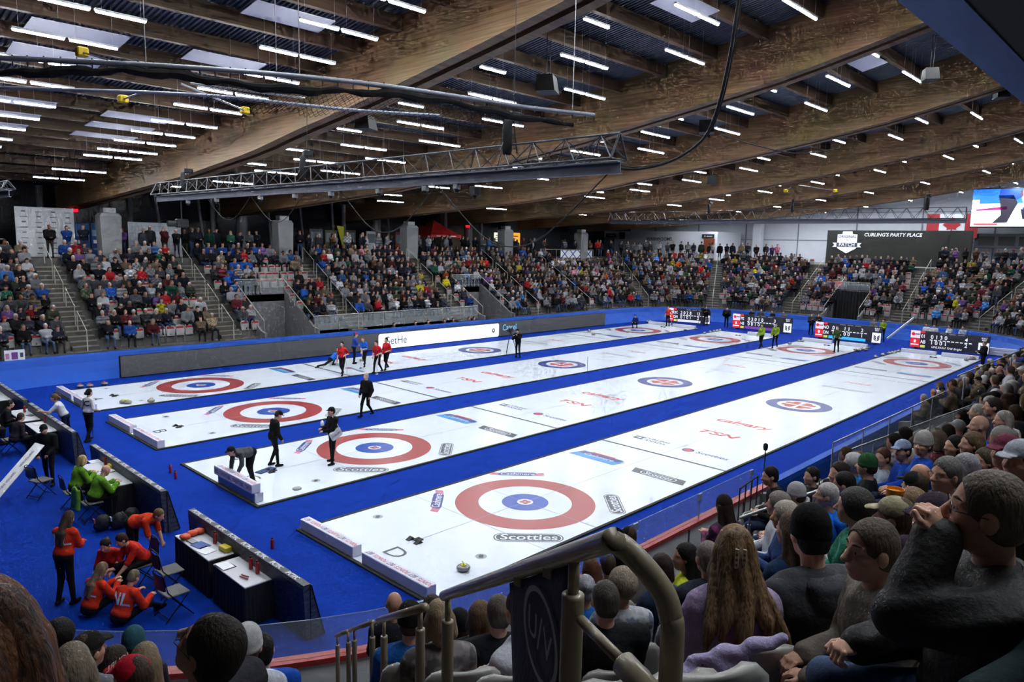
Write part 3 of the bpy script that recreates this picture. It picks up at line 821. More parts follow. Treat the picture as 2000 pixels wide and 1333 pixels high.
def back_prints(t, M, w, h):
    for r in range(9):
        for c in range(4):
            x = w*(.14+.25*c); y = h*(.06+.105*r)
            L = .34 if (r+c) % 2 else .2
            fq(t, M, x-L/2, x+L/2, y, y+.035+.03*((r+c+1) % 2), 0, .001)
    return [mat('faint_print', rgb(96, 100, 120), .6)]
flat('media_backdrop', M_white, -3.42, -.5, 36, ZTOP, 8.15, 'tall white interview backdrop with rows of small dark marks at the left', 'backdrop', extra=back_prints)
def blue_print(t, M, w, h):
    fq(t, M, .05, w-.05, h*.62, h*.8, 0, .001); fq(t, M, .1, w*.6, h*.4, h*.5, 1, .001); fq(t, M, .1, w-.1, h*.2, h*.26, 0, .001)
    return [mat('banner_pale', rgb(120, 150, 180), .6), M_white]
M_bb = mat('booth_blue', rgb(22, 70, 130), .6)
flat('blue_banner', M_bb, -.42, .35, 36.2, ZTOP, 7.3, 'blue and white pull-up banner left of the first column, left one', 'banner', extra=blue_print)
flat('blue_banner', M_bb, .42, 1.05, 36.2, ZTOP, 7.35, 'blue and white pull-up banner left of the first column, partly behind it', 'banner', extra=blue_print)
def grid_print(t, M, w, h):
    for k in range(1, 12): fq(t, M, w*k/12-.008, w*k/12+.008, .1, h-.1, 0, .001)
    for k in range(1, 9): fq(t, M, .1, w-.1, h*k/9-.008, h*k/9+.008, 0, .001)
    return [M_line]
flat('display_board', M_wallw, 2.42, 5.6, 36, ZTOP, 7.5, 'wide white display board ruled into small squares behind the crowd', 'board', extra=grid_print)
def p1(t, M, w, h):
    fq(t, M, w*.1, w*.9, h*.55, h*.9, 0, .001); fq(t, M, w*.1, w*.7, h*.2, h*.3, 1, .001); return [mat('poster_grey', rgb(110, 120, 130), .6), M_white]
flat('poster_stand', mat('poster_dark', rgb(60, 66, 76), .6), 15.5, 16.65, 37, ZTOP, 7.45, 'grey poster stand behind the crowd, left of the olive one', 'poster', extra=p1)
flat('poster_stand', mat('poster_olive', rgb(66, 72, 40), .6), 16.8, 17.9, 37, ZTOP, 7.4, 'dark olive poster stand behind the crowd', 'poster', extra=p1)
flat('poster_stand', mat('poster_brown', rgb(58, 48, 44), .6), 18.4, 19.6, 37, ZTOP, 7.45, 'dark brown poster stand right of the yellow flag', 'poster', extra=p1)
flat('poster_stand', mat('poster_rust', rgb(120, 56, 44), .6), 23.5, 24.3, 37, ZTOP, 7.4, 'tall rust coloured poster beside the third column', 'poster', extra=p1)
flat('poster_stand', M_wallw, 20.6, 21.5, 37, ZTOP, 7.4, 'white poster with a small dark emblem behind the crowd', 'poster', extra=p1)
mb = MB(); V = [(17.75, 36.8, 7.75), (18.35, 36.8, 7.7), (18.3, 36.8, ZTOP+.5)]; V += [(a, b+.02, c) for a, b, c in V]
mb.add(V, [(0, 1, 2), (5, 4, 3), (0, 3, 4, 1), (1, 4, 5, 2), (2, 5, 3, 0)]); mb.tube([(18.36, 36.8, ZTOP), (18.36, 36.8, 7.8)], .02, 6)
tag(mb.build('feather_flag', mat('flag_yellow', rgb(190, 190, 40), .7)), 'yellow green triangular feather flag behind the far stand', 'flag')
# lit food counters
M_amber = mat('lit_amber', rgb(220, 160, 40), .5, emit=rgb(255, 180, 60), es=.9); M_litw = mat('lit_white', rgb(230, 230, 220), .5, emit=rgb(245, 240, 225), es=1.)
def menu(t, M, w, h):
    for k in range(4): fq(t, M, w*.15, w*(.5+.3*(k % 2)), h*(.2+.18*k), h*(.26+.18*k), 0, .001)
    return [M_dgrey]
flat('lit_sign', M_litw, 37.0, 38.0, 39, 6.5, 7.7, 'small glowing white menu sign under the beams', 'sign', extra=menu)
flat('lit_sign', M_amber, 39.3, 40.7, 39, 6.2, 7.75, 'glowing amber menu sign between the columns', 'sign', extra=menu)
flat('lit_sign', M_litw, 38.1, 39.2, 39, 5.5, 6.9, 'glowing white counter front left of the amber sign', 'sign', extra=menu)
# red tent
e = empty('canopy_tent', (27.6, 37, ZTOP), 0, 'red pop-up canopy tent behind the stand by the third column', 'tent')
mb = MB(); h0 = 1.95; w = 1.7
V = [(-w, -w, h0), (w, -w, h0), (w, w, h0), (-w, w, h0), (-.75, -.75, h0+.62), (.75, -.75, h0+.62), (.75, .75, h0+.62), (-.75, .75, h0+.62), (0, 0, h0+1.25), (-w, -w, h0-.25), (w, -w, h0-.25), (w, w, h0-.25), (-w, w, h0-.25)]
mb.add(V, [(i, (i+1) % 4, 4+(i+1) % 4, 4+i) for i in range(4)]+[(4+i, 4+(i+1) % 4, 8) for i in range(4)]+[(9+i, 9+(i+1) % 4, (i+1) % 4, i) for i in range(4)])
mb.build('canopy', mat('tent_red', rgb(190, 36, 34), .6), e)
for a in (-1, 1):
    for b in (-1, 1):
        mb = MB(); mb.tube([(a*(w-.05), b*(w-.05), 0), (a*(w-.05), b*(w-.05), h0)], .025, 6); mb.build('leg', M_white, e)
mb = MB(); fq(mb, frame((0, -w-.005, h0-.13), (1, 0, 0), (0, 0, 1)), -1.1, 1.1, -.04, .04, 0); mb.build('lettering_stripe', M_white, e)
def exit_sign(p, ax, lab):
    e = empty('exit_sign', p, 0, lab, 'exit sign')
    mb = MB()
    if ax == 'y': mb.box(-.24, .24, -.05, .05, 0, .2, b=.01); Mx = frame((0, -.055, .1), (1, 0, 0), (0, 0, 1))
    else: mb.box(-.05, .05, -.24, .24, 0, .2, b=.01); Mx = frame((-.055, 0, .1), (0, -1, 0), (0, 0, 1))
    mb.build('lit_box', mat('exit_red', rgb(220, 20, 45), .5, emit=rgb(255, 20, 50), es=1.2), e)
    t = MB(); put_text(t, 'EXIT', Mx, .16, 0, 0, .004); t.build('lettering', M_white, e)
exit_sign((.45, 39.5, 8.05), 'y', 'red exit sign above the crowd left of the first column')
exit_sign((33.9, 39.5, 8.1), 'y', 'red exit sign between the third and fourth columns')
# washroom block ----------------------------------------------------
mb = MB(); mb.box(60, 65.5, 27.3, 42.8, ZTOP, 8.45); o = mb.build('wall_washroom', M_wallw); tag(o, kind='structure')
def sign(name, body, x, y, z, size, m, lab, ax='x', shear=0., bold=.012, back=None, sx=1.):
    e = empty(name, (x, y, z), 0, lab, 'sign')
    Mx = frame((0, 0, 0), (0, -1, 0), (0, 0, 1)) if ax == 'x' else frame((0, 0, 0), (1, 0, 0), (0, 0, 1))
    t = MB(); put_text(t, body, Mx, size, 0, shear, bold, sx)
    V = t.v; n = len(V); off = Vector((-.03, 0, 0)) if ax == 'x' else Vector((0, -.03, 0))
    t.build('lettering', m, e); return e
sign('washroom_sign', 'WASHROOMS', 59.98, 34.8, 7.55, .55, M_dgrey, 'dark WASHROOMS lettering on the white wall')
M_door = mat('door_orange', rgb(120, 58, 32), .5); M_doorgrey = mat('door_grey', rgb(120, 126, 148), .5)
def door(y0, y1, n, m):
    mb = MB(); mb.box(59.9, 59.99, y0, y1, ZTOP, ZTOP+2.3); o = mb.build('door_%d' % n, m); tag(o, kind='structure')
    mb = MB(); mb.box(59.84, 59.9, y0+.1, y0+.16, ZTOP+1, ZTOP+1.2); mb.build('door_handle', M_steel, o)
door(27.6, 28.9, 1, M_door); door(42.1, 44.3, 2, M_doorgrey) if False else door(41.1, 42.7, 2, M_doorgrey)
for y, lab in ((28.4, 'small black door sign above the brown washroom door'), (41.7, 'small black door sign above the grey washroom door')):
    flat('door_sign', M_black, y-.75, y+.75, 59.86, 7.72, 8.15, lab, 'sign', axis='x', extra=lambda t, M, w, h: (fq(t, M, w*.2, w*.3, h*.3, h*.7, 0, .001), fq(t, M, w*.4, w*.85, h*.35, h*.6, 0, .001), [M_line])[2])
flat('pictogram_sign', M_black, 39.6, 40.4, 59.86, 7.5, 8.3, 'square dark pictogram sign left of the WASHROOMS lettering', 'sign', axis='x')
# party place stage --------------------------------------------------
e = empty('party_sign', (62, 10.6, ZTOP), 0, 'long black party sign with white lettering and shield badge', 'sign')
mb = MB(); mb.box(0, .25, -5.5, 5.6, 0, 3.35, b=.02); mb.box(-.5, 0, -7.2, -5.5, 0, 3.35, b=.02); mb.build('black_panel', mat('party_black', rgb(20, 22, 20), .7, noise=.3, nscale=.6), e)
t = MB(); put_text(t, "CURLING'S PARTY PLACE", frame((-.01, -.5, 2.92), (0, -1, 0), (0, 0, 1)), .46, 0, .15, .02, .98); t.build('lettering', M_white, e)
t = MB(); Mx = frame((-.06, 3.6, 0), (0, -1, 0), (0, 0, 1))
sh = [(-.95, 2.55), (-.5, 2.6), (-.45, 2.95), (.45, 2.95), (.5, 2.6), (.95, 2.55), (.95, .95), (1.3, 1.0), (1.15, 1.25), (1.35, 1.5), (.95, 1.5), (.95, .8), (0, .15), (-.95, .8), (-.95, 1.5), (-1.35, 1.5), (-1.15, 1.25), (-1.3, 1.0), (-.95, .95)]
sh = [(-.95, 2.55), (-.5, 2.6), (-.45, 2.95), (.45, 2.95), (.5, 2.6), (.95, 2.55), (.95, 1.5), (1.4, 1.5), (1.2, 1.22), (1.4, .95), (.95, .95), (.85, .75), (0, .15), (-.85, .75), (-.95, .95), (-1.4, .95), (-1.2, 1.22), (-1.4, 1.5), (-.95, 1.5)]
sh = [(x, .95+y*.78) for x, y in sh]
t.add([tuple(Mx @ Vector((x, y, .02))) for x, y in sh], [tuple(range(len(sh)))], 0)
put_text(t, 'ORIGINAL', Mx @ Matrix.Translation((0, 2.72, .03)), .38, 1, 0, .01); put_text(t, '16', Mx @ Matrix.Translation((0, 2.4, .03)), .22, 1)
fq(t, Mx, -1.0, 1.0, 1.72, 2.12, 1, .028); put_text(t, 'PATCH', Mx @ Matrix.Translation((0, 1.92, .035)), .48, 0, 0, .02)
t.build('shield_badge', [M_white, M_dgrey], e)
mb = MB()
for y in np.arange(5.2, 8.8, .25): pass
# flag and video screen ----------------------------------------------
e = empty('hanging_flag', (63.8, 5.6, 8.1), 0, 'large red and white maple leaf flag on the end wall', 'flag')
t = MB(); Mx = frame((-.01, 0, 0), (0, -1, 0), (0, 0, 1))
for a, b, mi in ((-2.1, -1.05, 0), (-1.05, 1.05, 1), (1.05, 2.1, 0)): fq(t, Mx, a, b, 0, 2.2, mi)
lf = [(0, .95), (.12, .7), (.3, .78), (.24, .35), (.45, .55), (.5, .42), (.8, .45), (.7, .2), (.85, .1), (.4, -.25), (.45, -.42), (.06, -.35), (.06, -.8)]
lf = lf+[(-x, y) for x, y in lf[::-1] if x > 0]
t.add([tuple(Mx @ Vector((x*.9, 1.1+y*.9, .01))) for x, y in lf], [tuple(range(len(lf)))], 0)
o = t.build('flag_cloth', [mat('flag_red', rgb(150, 30, 40), .7), M_wallw], e)
s = o.modifiers.new('s', 'SOLIDIFY'); s.thickness = .02
e = empty('video_screen', (62.5, .6, 9.1), 0, 'large hanging video screen showing a curler in blue', 'screen')
mb = MB(); mb.box(0, .4, -3.6, 3.3, -.1, 3.35, b=.03); mb.build('cabinet', M_black, e)
def em(n, c, s_=1.0): return mat('screen_'+n, c, .5, emit=c, es=s_)
Mx = frame((-.01, 0, 0), (0, -1, 0), (0, 0, 1)); t = MB()
fq(t, Mx, -3.25, 3.55, 0, 3.25, 0, 0); fq(t, Mx, -3.25, 3.55, 2.35, 3.25, 1, .002); fq(t, Mx, -2.7, 3.55, 2.0, 2.45, 1, .003)
def pol(p, mi, z=.01): t.add([tuple(Mx @ Vector((x, y, z))) for x, y in p], [tuple(range(len(p)))], mi)
pol([(-2.9, 1.5), (-.6, 1.75), (-.6, 1.45), (-2.9, 1.38)], 4)
pol([(-1.3, 2.7), (-.2, 2.7), (.15, 2.0), (-.1, 1.4), (-.35, .75), (-.5, .35), (-1.6, .3), (-1.0, 1.0), (-1.1, 1.8)], 2)
pol([(-1.2, 3.25), (.4, 3.25), (.5, 2.6), (.1, 2.3), (-1.3, 2.5)], 3); pol([(.25, 3.1), (.6, 3.0), (.8, 2.3), (.95, 1.9), (.7, 1.75), (.45, 2.2)], 5)
pol([(.5, 1.6), (1.2, 1.9), (2.4, 1.5), (2.4, 1.15), (1.3, 1.3), (.8, 1.1)], 3); pol([(.4, 1.5), (1.0, 1.4), (1.2, .7), (.6, .6)], 2); pol([(1.35, 2.0), (1.5, 2.0), (1.9, .6), (1.75, .6)], 3)
fq(t, Mx, -3.0, -1.2, .12, .27, 6, .004); fq(t, Mx, -3.25, 3.55, .3, .34, 7, .004)
t.build('picture', [em('white', rgb(235, 240, 250)), em('blue', rgb(30, 110, 215)), em('dark', rgb(35, 32, 48)), em('shirt', rgb(20, 60, 150)), em('magenta', rgb(150, 30, 110)), em('skin', rgb(200, 150, 130)), em('redprint', rgb(200, 60, 70)), em('grey', rgb(170, 175, 190))], e)
e = empty('speaker_shelf', (64, .5, 7.2), 0, 'dark window strip and cabinet under the video screen', 'cabinet')
mb = MB(); mb.box(0, .6, -3.4, 3.2, 0, 1.3, b=.03); mb.build('cabinet', M_dgrey, e)
for k in range(4): mb = MB(); mb.box(-.03, 0, -3.0+k*1.55, -1.75+k*1.55, .25, 1.05); mb.build('window_pane', M_black, e)
# cross banner on the concourse rail
e = empty('rail_banner', (42.4, 32.9, 5.42), 0, 'wide white banner with blue diagonal crosses on the concourse rail', 'banner')
Mx = frame((0, 0, 0), (1, 0, 0), (0, 0, 1)); t = MB(); fq(t, Mx, -2.4, 2.5, 0, .72, 0, 0)
for c in (-1.8, -.55, .7, 1.9):
    for s in (-1, 1): t.add([tuple(Mx @ Vector(v)) for v in ((c-s*.45-.08, 0, .003), (c-s*.45+.08, 0, .003), (c+s*.45+.08, .72, .003), (c+s*.45-.08, .72, .003))], [(0, 1, 2, 3)], 1)
o = t.build('cloth', [M_white, mat('flag_blue', rgb(30, 60, 150), .7)], e); o.modifiers.new('s', 'SOLIDIFY').thickness = .015
def rail_line(name, A, B, h, lab, r=.025, posts=6, m=None, glass=False):
    e = empty(name, A, 0, lab, 'railing'); A = Vector(A); B = Vector(B); d = B-A
    mb = MB(); mb.tube([(0, 0, h), d+Vector((0, 0, h))], r, 8); mb.build('rail', m or M_railfar, e)
    for k in range(posts+1):
        p = d*k/posts; mb = MB(); mb.tube([p, p+Vector((0, 0, h))], r*.8, 6); mb.build('post', m or M_railfar, e)
    if glass:
        u = d.normalized(); n = Vector((-u.y, u.x, 0))*.006
        for k in range(posts):
            p = d*k/posts+u*.04; q = d*(k+1)/posts-u*.04
            V = [p+Vector((0, 0, .06)), q+Vector((0, 0, .06)), q+Vector((0, 0, h-.05)), p+Vector((0, 0, h-.05))]
            V = [v-n for v in V]+[v+n for v in V]
            mb = MB(); mb.add(V, [(0, 1, 2, 3), (7, 6, 5, 4), (0, 4, 5, 1), (1, 5, 6, 2), (2, 6, 7, 3), (3, 7, 4, 0)]); mb.build('glass_panel', M_glass, e)
    return e
rail_line('concourse_railing', (37.6, 33., ZTOP), (45.2, 33., ZTOP), .85, 'pale railing carrying the blue crossed banner', posts=4)
rail_line('concourse_railing', (-13.5, 32.7, ZTOP), (-4.6, 32.7, ZTOP), 1.0, 'railing before the interview backdrop at the far left', posts=6)
rail_line('stand_glass_railing', (9.4, 26.15, 1.15), (22.8, 26.15, 1.15), .95, 'long glass railing before the lifted front row of the far stand', posts=8, glass=True)
for a, b, k0, k1 in VOM[:2]:
    p = peri(D0+RUN*k1, a); q = peri(D0+RUN*k1, b)
    rail_line('vomitory_railing', (p[0], p[1], rz(k1)), (q[0], q[1], rz(k1)), .95, 'glass railing over the %s wall opening of the far stand' % ('left' if a < 12 else 'right'), posts=2, glass=True)
    for u, nm in ((a, 'left'), (b, 'right')):
        p = peri(.5, u); q = peri(D0+RUN*k1, u)
        rail_line('vomitory_rail', (p[0], p[1], rz(0)), (q[0], q[1], rz(k1)), .9, 'sloping rail on the %s side of the %s wall opening' % (nm, 'left' if a < 12 else 'right'), posts=3)
# black curtained tunnel at the end stand
a, b = VOM[2][0], VOM[2][1]; p = peri(.45, a); q = peri(.45, b)
e = empty('curtain_tunnel', (p[0], (p[1]+q[1])/2, 0), 0, 'black curtained tunnel opening in the far end stand', 'curtain')
mb = MB(); n = 40; V = []
for k in range(n+1):
    y = (p[1]-q[1])*(k/n-.5); V += [(2.2+.07*math.sin(k*1.7), y, .05), (2.2+.07*math.sin(k*1.7), y, 3.3)]
mb.add(V, [(2*k, 2*k+2, 2*k+3, 2*k+1) for k in range(n)]); mb.build('curtain_cloth', M_blackcloth, e)
rail_line('tunnel_railing', (p[0]+2.2, p[1], 3.35), (q[0]+2.2, q[1], 3.35), .7, 'glass railing over the black curtained tunnel', posts=3, glass=True)
for u, nm in ((a, 'left'), (b, 'right')):
    s0 = peri(.5, u); s1 = peri(D0+RUN*6, u)
    rail_line('tunnel_rail', (s0[0], s0[1], rz(0)), (s1[0], s1[1], rz(5.6)), .9, 'sloping rail on the %s side of the black tunnel' % nm, posts=3)
# near stand glass barrier
rail_line('near_glass_railing', (2.17, -7.0, 1.62), (10.4, -7.8, 1.62), .86, 'sloping glass barrier with steel top rail in the near stand', posts=5, glass=True, m=M_alu, r=.02)
rail_line('near_glass_railing', (3.6, -6.35, 1.55), (13.4, -6.5, 1.55), .75, 'second glass railing farther behind the near glass barrier', posts=5, glass=True, m=M_alu, r=.018)
def free_rail(lab, A, B, m=M_alu, r=.022):
    e = empty('stair_handrail', A, 0, lab, 'handrail'); A = Vector(A); d = Vector(B)-A
    mb = MB(); mb.tube([(0, 0, 0), d], r, 10); mb.build('rail', m, e)
    for t in (.12, .88):
        mb = MB(); p = d*t; mb.tube([p, p-Vector((0, 0, .16))], r*.6, 8); mb.tube([p-Vector((0, 0, .14)), p-Vector((0, 0, .85))], r*1.1, 8); mb.build('post', m, e)
    return e
free_rail('pale sloping handrail behind the woman in purple plaid', (-4.6, -8.1, 3.2), (-4.62, -9.15, 3.88))
free_rail('pale sloping handrail beside the person in the bright blue hoodie', (-.3, -8.0, 2.69), (-.3, -9.58, 3.61))
free_rail('distant thin handrail high in the near stand', (11.75, -7.0, 3.01), (14.9, -8.0, 3.6))

# LED board -------------------------------------------------------------
e = empty('led_board', (16.6, 24.1, 0), 0, 'long dark advertising screen along the far boards showing a search box', 'advertising screen')
M_led = em('led_dark', rgb(64, 65, 66), .55); M_ledw = em('led_white', rgb(228, 232, 245), .95); M_ledt = em('led_text', rgb(70, 72, 74), .6); M_ledc = em('led_cyan', rgb(110, 185, 225), .8)
mb = MB(); mb.box(-18.7, 19.1, .0, .18, .02, 1.05, b=.01); mb.build('screen_cabinet', M_black, e)
t = MB(); Mx = frame((0, -.004, 0), (1, 0, 0), (0, 0, 1)); fq(t, Mx, -18.68, 19.08, .05, 1.04, 0, 0)
r = .14; P = []
for (cx, cy, a0) in ((6.4-r, .98-r, 0), (-4.05+r, .98-r, 90), (-4.05+r, .04+r, 180), (6.4-r, .04+r, 270)):
    for k in range(6): a = math.radians(a0+k*18); P.append((cx+r*math.cos(a), cy+r*math.sin(a)))
t.add([tuple(Mx @ Vector((x, y, .002))) for x, y in P], [tuple(range(len(P)))], 1)
put_text(t, 'GetHe', Mx @ Matrix.Translation((-2.75, .5, .004)), .72, 2, 0, 0, .9)
put_text(t, 'Cancel', Mx @ Matrix.Translation((7.5, .62, .004)), .62, 3, 0, 0, .86)
t.ellipse(0, 0, .001, .001, 0, 4)
for cx in (5.85,):
    V = [tuple(Mx @ Vector((cx+.16*math.cos(a), .5+.16*math.sin(a), .004))) for a in np.linspace(0, 2*PI, 20, endpoint=False)]; t.add(V, [tuple(range(20))], 2)
    put_text(t, '×', Mx @ Matrix.Translation((cx, .5, .006)), .3, 1, 0, .02)
V = [tuple(Mx @ Vector((4.5+.05*math.cos(a), .55+.12*math.sin(a), .004))) for a in np.linspace(0, 2*PI, 14, endpoint=False)]; t.add(V, [tuple(range(14))], 4)
fq(t, Mx, 4.49, 4.51, .3, .42, 4, .004)
t.build('picture', [M_led, M_ledw, M_ledt, M_ledc, em('led_grey', rgb(190, 195, 205), .8)], e)

# scoreboards -------------------------------------------------------------
M_sb = mat('score_black', rgb(38, 38, 46), .4, emit=rgb(38, 38, 46), es=.3); M_sw = em('sb_white', rgb(230, 232, 238), .8); M_sr = em('sb_red', rgb(215, 40, 50), .7); M_sy = em('sb_yellow', rgb(210, 200, 90), .7); M_spink = em('sb_pink', rgb(226, 208, 220), .7)
def scoreboard(x, y, w, rows, last, strip, lab, ang=0, tail=None):
    e = empty('scoreboard', (x, y, 0), math.radians(ang), lab, 'scoreboard', 'electronic scoreboards behind the far ends')
    h = 1.2
    mb = MB(); mb.box(0, .15, -w/2, w/2, .1, .1+h, b=.01); mb.build('cabinet', M_sb, e)
    for s in (-1, 1): mb = MB(); mb.box(-.1, .5, s*w*.42-.05, s*w*.42+.05, 0, .1); mb.build('foot', M_black, e)
    Mx = frame((-.004, w/2, .1), (0, -1, 0), (0, 0, 1)); t = MB()
    a = .13*w
    fq(t, Mx, .02, a, h*.55, h-.02, 3, 0); fq(t, Mx, .02, a, .02, h*.53, 1, 0)
    V = [tuple(Mx @ Vector((a*.3+.12*math.cos(k), h*.78+.12*math.sin(k), .002))) for k in np.linspace(0, 2*PI, 12, endpoint=False)]; t.add(V, [tuple(range(12))], 1)
    fq(t, Mx, a*.5, a*.95, h*.74, h*.82, 6, .002); fq(t, Mx, a*.1, a*.9, h*.14, h*.2, 0, .002); fq(t, Mx, a*.4, a*.6, h*.28, h*.44, 0, .002)
    fq(t, Mx, a+.02, a+.3, h*.86, h-.02, 1, 0)
    for k, rw in enumerate(rows):
        yy = h*(.68-.33*k)
        put_text(t, last[k], Mx @ Matrix.Translation((a+.2, yy, .002)), .34, 0, 0, .015, .8)
        for q, c in enumerate(rw): put_text(t, c, Mx @ Matrix.Translation((a+.75+.28*q, yy, .002)), .38, 0, 0, .015, .9)
        put_text(t, str(sum(int(c) for c in rw if c.isdigit())), Mx @ Matrix.Translation((w*.72, yy, .002)), .36, 0, 0, .01)
    fq(t, Mx, a+.05, a+.35, .03, h*.17, 2, .001)
    for q in range(10): fq(t, Mx, a+.62+q*.26, a+.8+q*.26, h*.485, h*.53, 0, .002)
    for q in range(3): fq(t, Mx, a+1.2+q*.55, a+1.6+q*.55, h*.9, h*.95, 6, .002)
    if strip: fq(t, Mx, a+.42, w*.78, .02, h*.19, 4, .001)
    if tail: put_text(t, tail, Mx @ Matrix.Translation((w*.48, .13, .002)), .2, 0, .25, .004)
    fq(t, Mx, w*.87, w-.02, .02, h*.62, 0, 0)
    put_text(t, 'BUILT\nBEST', Mx @ Matrix.Translation((w*.935, h*.82, .002)), .13, 0, 0, .006)
    cx = w*.935; cy = h*.32
    for s in (-1, 1):
        for j in range(3): t.add([tuple(Mx @ Vector(v)) for v in ((cx+s*.03, cy-.25+.12*j, .003), (cx+s*.2, cy-.12+.12*j, .003), (cx+s*.2, cy-.02+.12*j, .003), (cx+s*.03, cy-.16+.12*j, .003))], [(0, 1, 2, 3)], 5)
    t.build('display_print', [M_sw, M_sr, M_sy, M_spink, strip or M_sb, M_black, M_line], e)
    return e
scoreboard(42.35, .12, 4.75, ['0130', '1001'], ['01', 'AB'], None, 'scoreboard with red panel behind sheet D, second row 1001', 0, 'UNLEASH THE Bright')
scoreboard(42.3, 6.75, 4.75, ['00 11', '10000'], ['NO', 'ON'], em('sb_sky', rgb(60, 170, 220), .8), 'scoreboard with sky blue strip behind sheet C')
scoreboard(42.9, 13.7, 4.9, ['02010', '00101'], ['PE', 'NS'], em('sb_purple', rgb(110, 60, 160), .7), 'scoreboard with purple strip behind sheet B', 4)
scoreboard(43.0, 20.45, 3.9, ['2028', '0101'], ['QC', 'ON'], em('sb_pale', rgb(210, 212, 225), .8), 'scoreboard with white strip behind sheet A', 8)
# white lettered rail panel leaning behind scoreboards
def lean_board(A, B, w, lab):
    A = Vector(A); B = Vector(B); d = B-A; e = empty('leaning_panel', A, 0, lab, 'panel')
    u = d.normalized(); s = u.cross(Vector((0, 0, 1))).normalized(); n = u.cross(s)
    mb = MB(); Mx = Matrix((u, n, s)).transposed().to_4x4(); mb.box(0, d.length, -w/2, w/2, -.03, .03, 0, Mx, .005); mb.build('board', M_white, e); return e
lean_board((43.6, 4.35, .35), (46.9, 3.6, 1.75), .16, 'narrow white board leaning on the blue wall behind sheets C and D')
e = empty('stacked_boards', (43.3, -2.9, 0), math.radians(8), 'pile of white boards on the floor right of the sheet D scoreboard', 'boards')
for k in range(3): mb = MB(); mb.box(-.12, .12, -.9, .9, .02+k*.17, .17+k*.17, b=.01); mb.build('foam_block', M_white, e)
# ------------------------------------------------------------------ lighting truss
def truss(x, y0, y1, z, w, h, lab, beam=True, bay=.9, mats=M_truss):
    e = empty('hanging_truss', (x, (y0+y1)/2, z), 0, lab, 'truss', 'overhead lighting trusses'); L = y1-y0; n = int(L/bay)
    mb = MB()
    for (a, b) in ((-w/2, .12), (w/2, .12), (0, h)): mb.tube([(a, -L/2, b), (a, L/2, b)], .024, 8)
    mb.build('chord', mats, e); mb = MB()
    for k in range(n):
        ya = -L/2+L*k/n; yb = ya+L/n; ym = (ya+yb)/2
        for s in (-1, 1):
            mb.tube([(s*w/2, ya, .12), (0, ym, h)], .013, 6); mb.tube([(0, ym, h), (s*w/2, yb, .12)], .013, 6)
        mb.tube([(-w/2, ya, .12), (w/2, ya, .12)], .012, 6); mb.tube([(-w/2, ya, .12), (w/2, yb, .12)], .01, 6)
    for s in (-1, 1):
        mb.tube([(-w/2, s*L/2, .12), (0, s*L/2, h)], .024, 8); mb.tube([(w/2, s*L/2, .12), (0, s*L/2, h)], .024, 8)
    mb.build('lattice', mats, e)
    if beam:
        mb = MB(); mb.box(-.06, .06, -L/2-.05, L/2+.05, -.16, -.145); mb.box(-.012, .012, -L/2-.05, L/2+.05, -.145, .055); mb.box(-.09, .09, -L/2-.05, L/2+.05, .055, .075); mb.build('carrier_beam', mat('carrier_paint', rgb(104, 108, 122), .5, metal=.3), e)
    return e
tr = truss(-1.45, -3.6, 20.4, 8.3, .52, .62, 'aluminium lighting truss hanging over the middle of the sheets')
truss(36, -1.5, 24.2, 8.62, .6, .78, 'long truss hanging over the far ends of the sheets')
truss(-7.2, 18.2, 24., 8.1, .4, .4, 'short silver truss at the left edge of the view', True)
def hoist(x, y, z, lab, k=1.):
    e = empty('chain_hoist', (x, y, z), 0, lab, 'hoist', 'chain hoists on the trusses')
    mb = MB(); V = []; n = 10
    pr = [(.07, 0), (.1, .08), (.11, .35), (.09, .62), (.05, .68)]
    mb.lathe([(r*k, zz*k) for r, zz in pr], 10); mb.build('chain_bag', M_blackcloth, e, smooth=True)
    mb = MB(); mb.box(.02*k, .34*k, -.09*k, .09*k, .66*k, .84*k, b=.03*k); mb.lathe([(.1*k, 0), (.1*k, .03*k)], 12, M=Matrix.Translation((.34*k, 0, .75*k)) @ Matrix.Rotation(PI/2, 4, 'Y')); mb.build('motor', M_darkmetal, e)
    mb = MB(); zt = zb(y)+.05-z; mb.tube([(.17*k, 0, .84*k), (.17*k, 0, zt)], .008, 5); mb.tube([(.17*k, 0, .66*k), (.28*k, 0, .08)], .014, 5); mb.tube([(.17*k, 0, .66*k), (-.2*k, 0, .06)], .014, 5); mb.build('chain', M_darkmetal, e)
hoist(-1.45, 17.6, 8.55, 'black chain hoist near the far end of the middle truss')
hoist(-1.45, 8.4, 8.6, 'black chain hoist at the middle of the middle truss')
hoist(-1.5, -.55, 8.7, 'large black chain hoist near the right end of the middle truss', 1.15)
hoist(36, 15.2, 9.25, 'chain hoist on the far truss, left one'); hoist(36, 8.9, 9.25, 'chain hoist on the far truss, middle one'); hoist(36, .6, 9.25, 'chain hoist on the far truss, right one', 1.2)
def cable(name, pts, r, m, lab, cat='cable', sub=8):
    P = [Vector(p) for p in pts]; out = []
    for i in range(len(P)-1):
        p0, p1, p2, p3 = P[max(i-1, 0)], P[i], P[i+1], P[min(i+2, len(P)-1)]
        for k in range(sub):
            t = k/sub
            out.append(.5*((2*p1)+(-p0+p2)*t+(2*p0-5*p1+4*p2-p3)*t*t+(-p0+3*p1-3*p2+p3)*t**3))
    out.append(P[-1]); mb = MB(); mb.tube(out, r, 6); o = mb.build(name, m, smooth=True); tag(o, lab, cat); return o
def swag(pa, pb, drop, r, lab, m=M_black):
    a = Vector(pa); b = Vector(pb); mm = (a+b)/2-Vector((0, 0, drop)); cable('hanging_cable', [a, a*.7+b*.3-Vector((0, 0, drop*.8)), mm, a*.3+b*.7-Vector((0, 0, drop*.8)), b], r, m, lab)
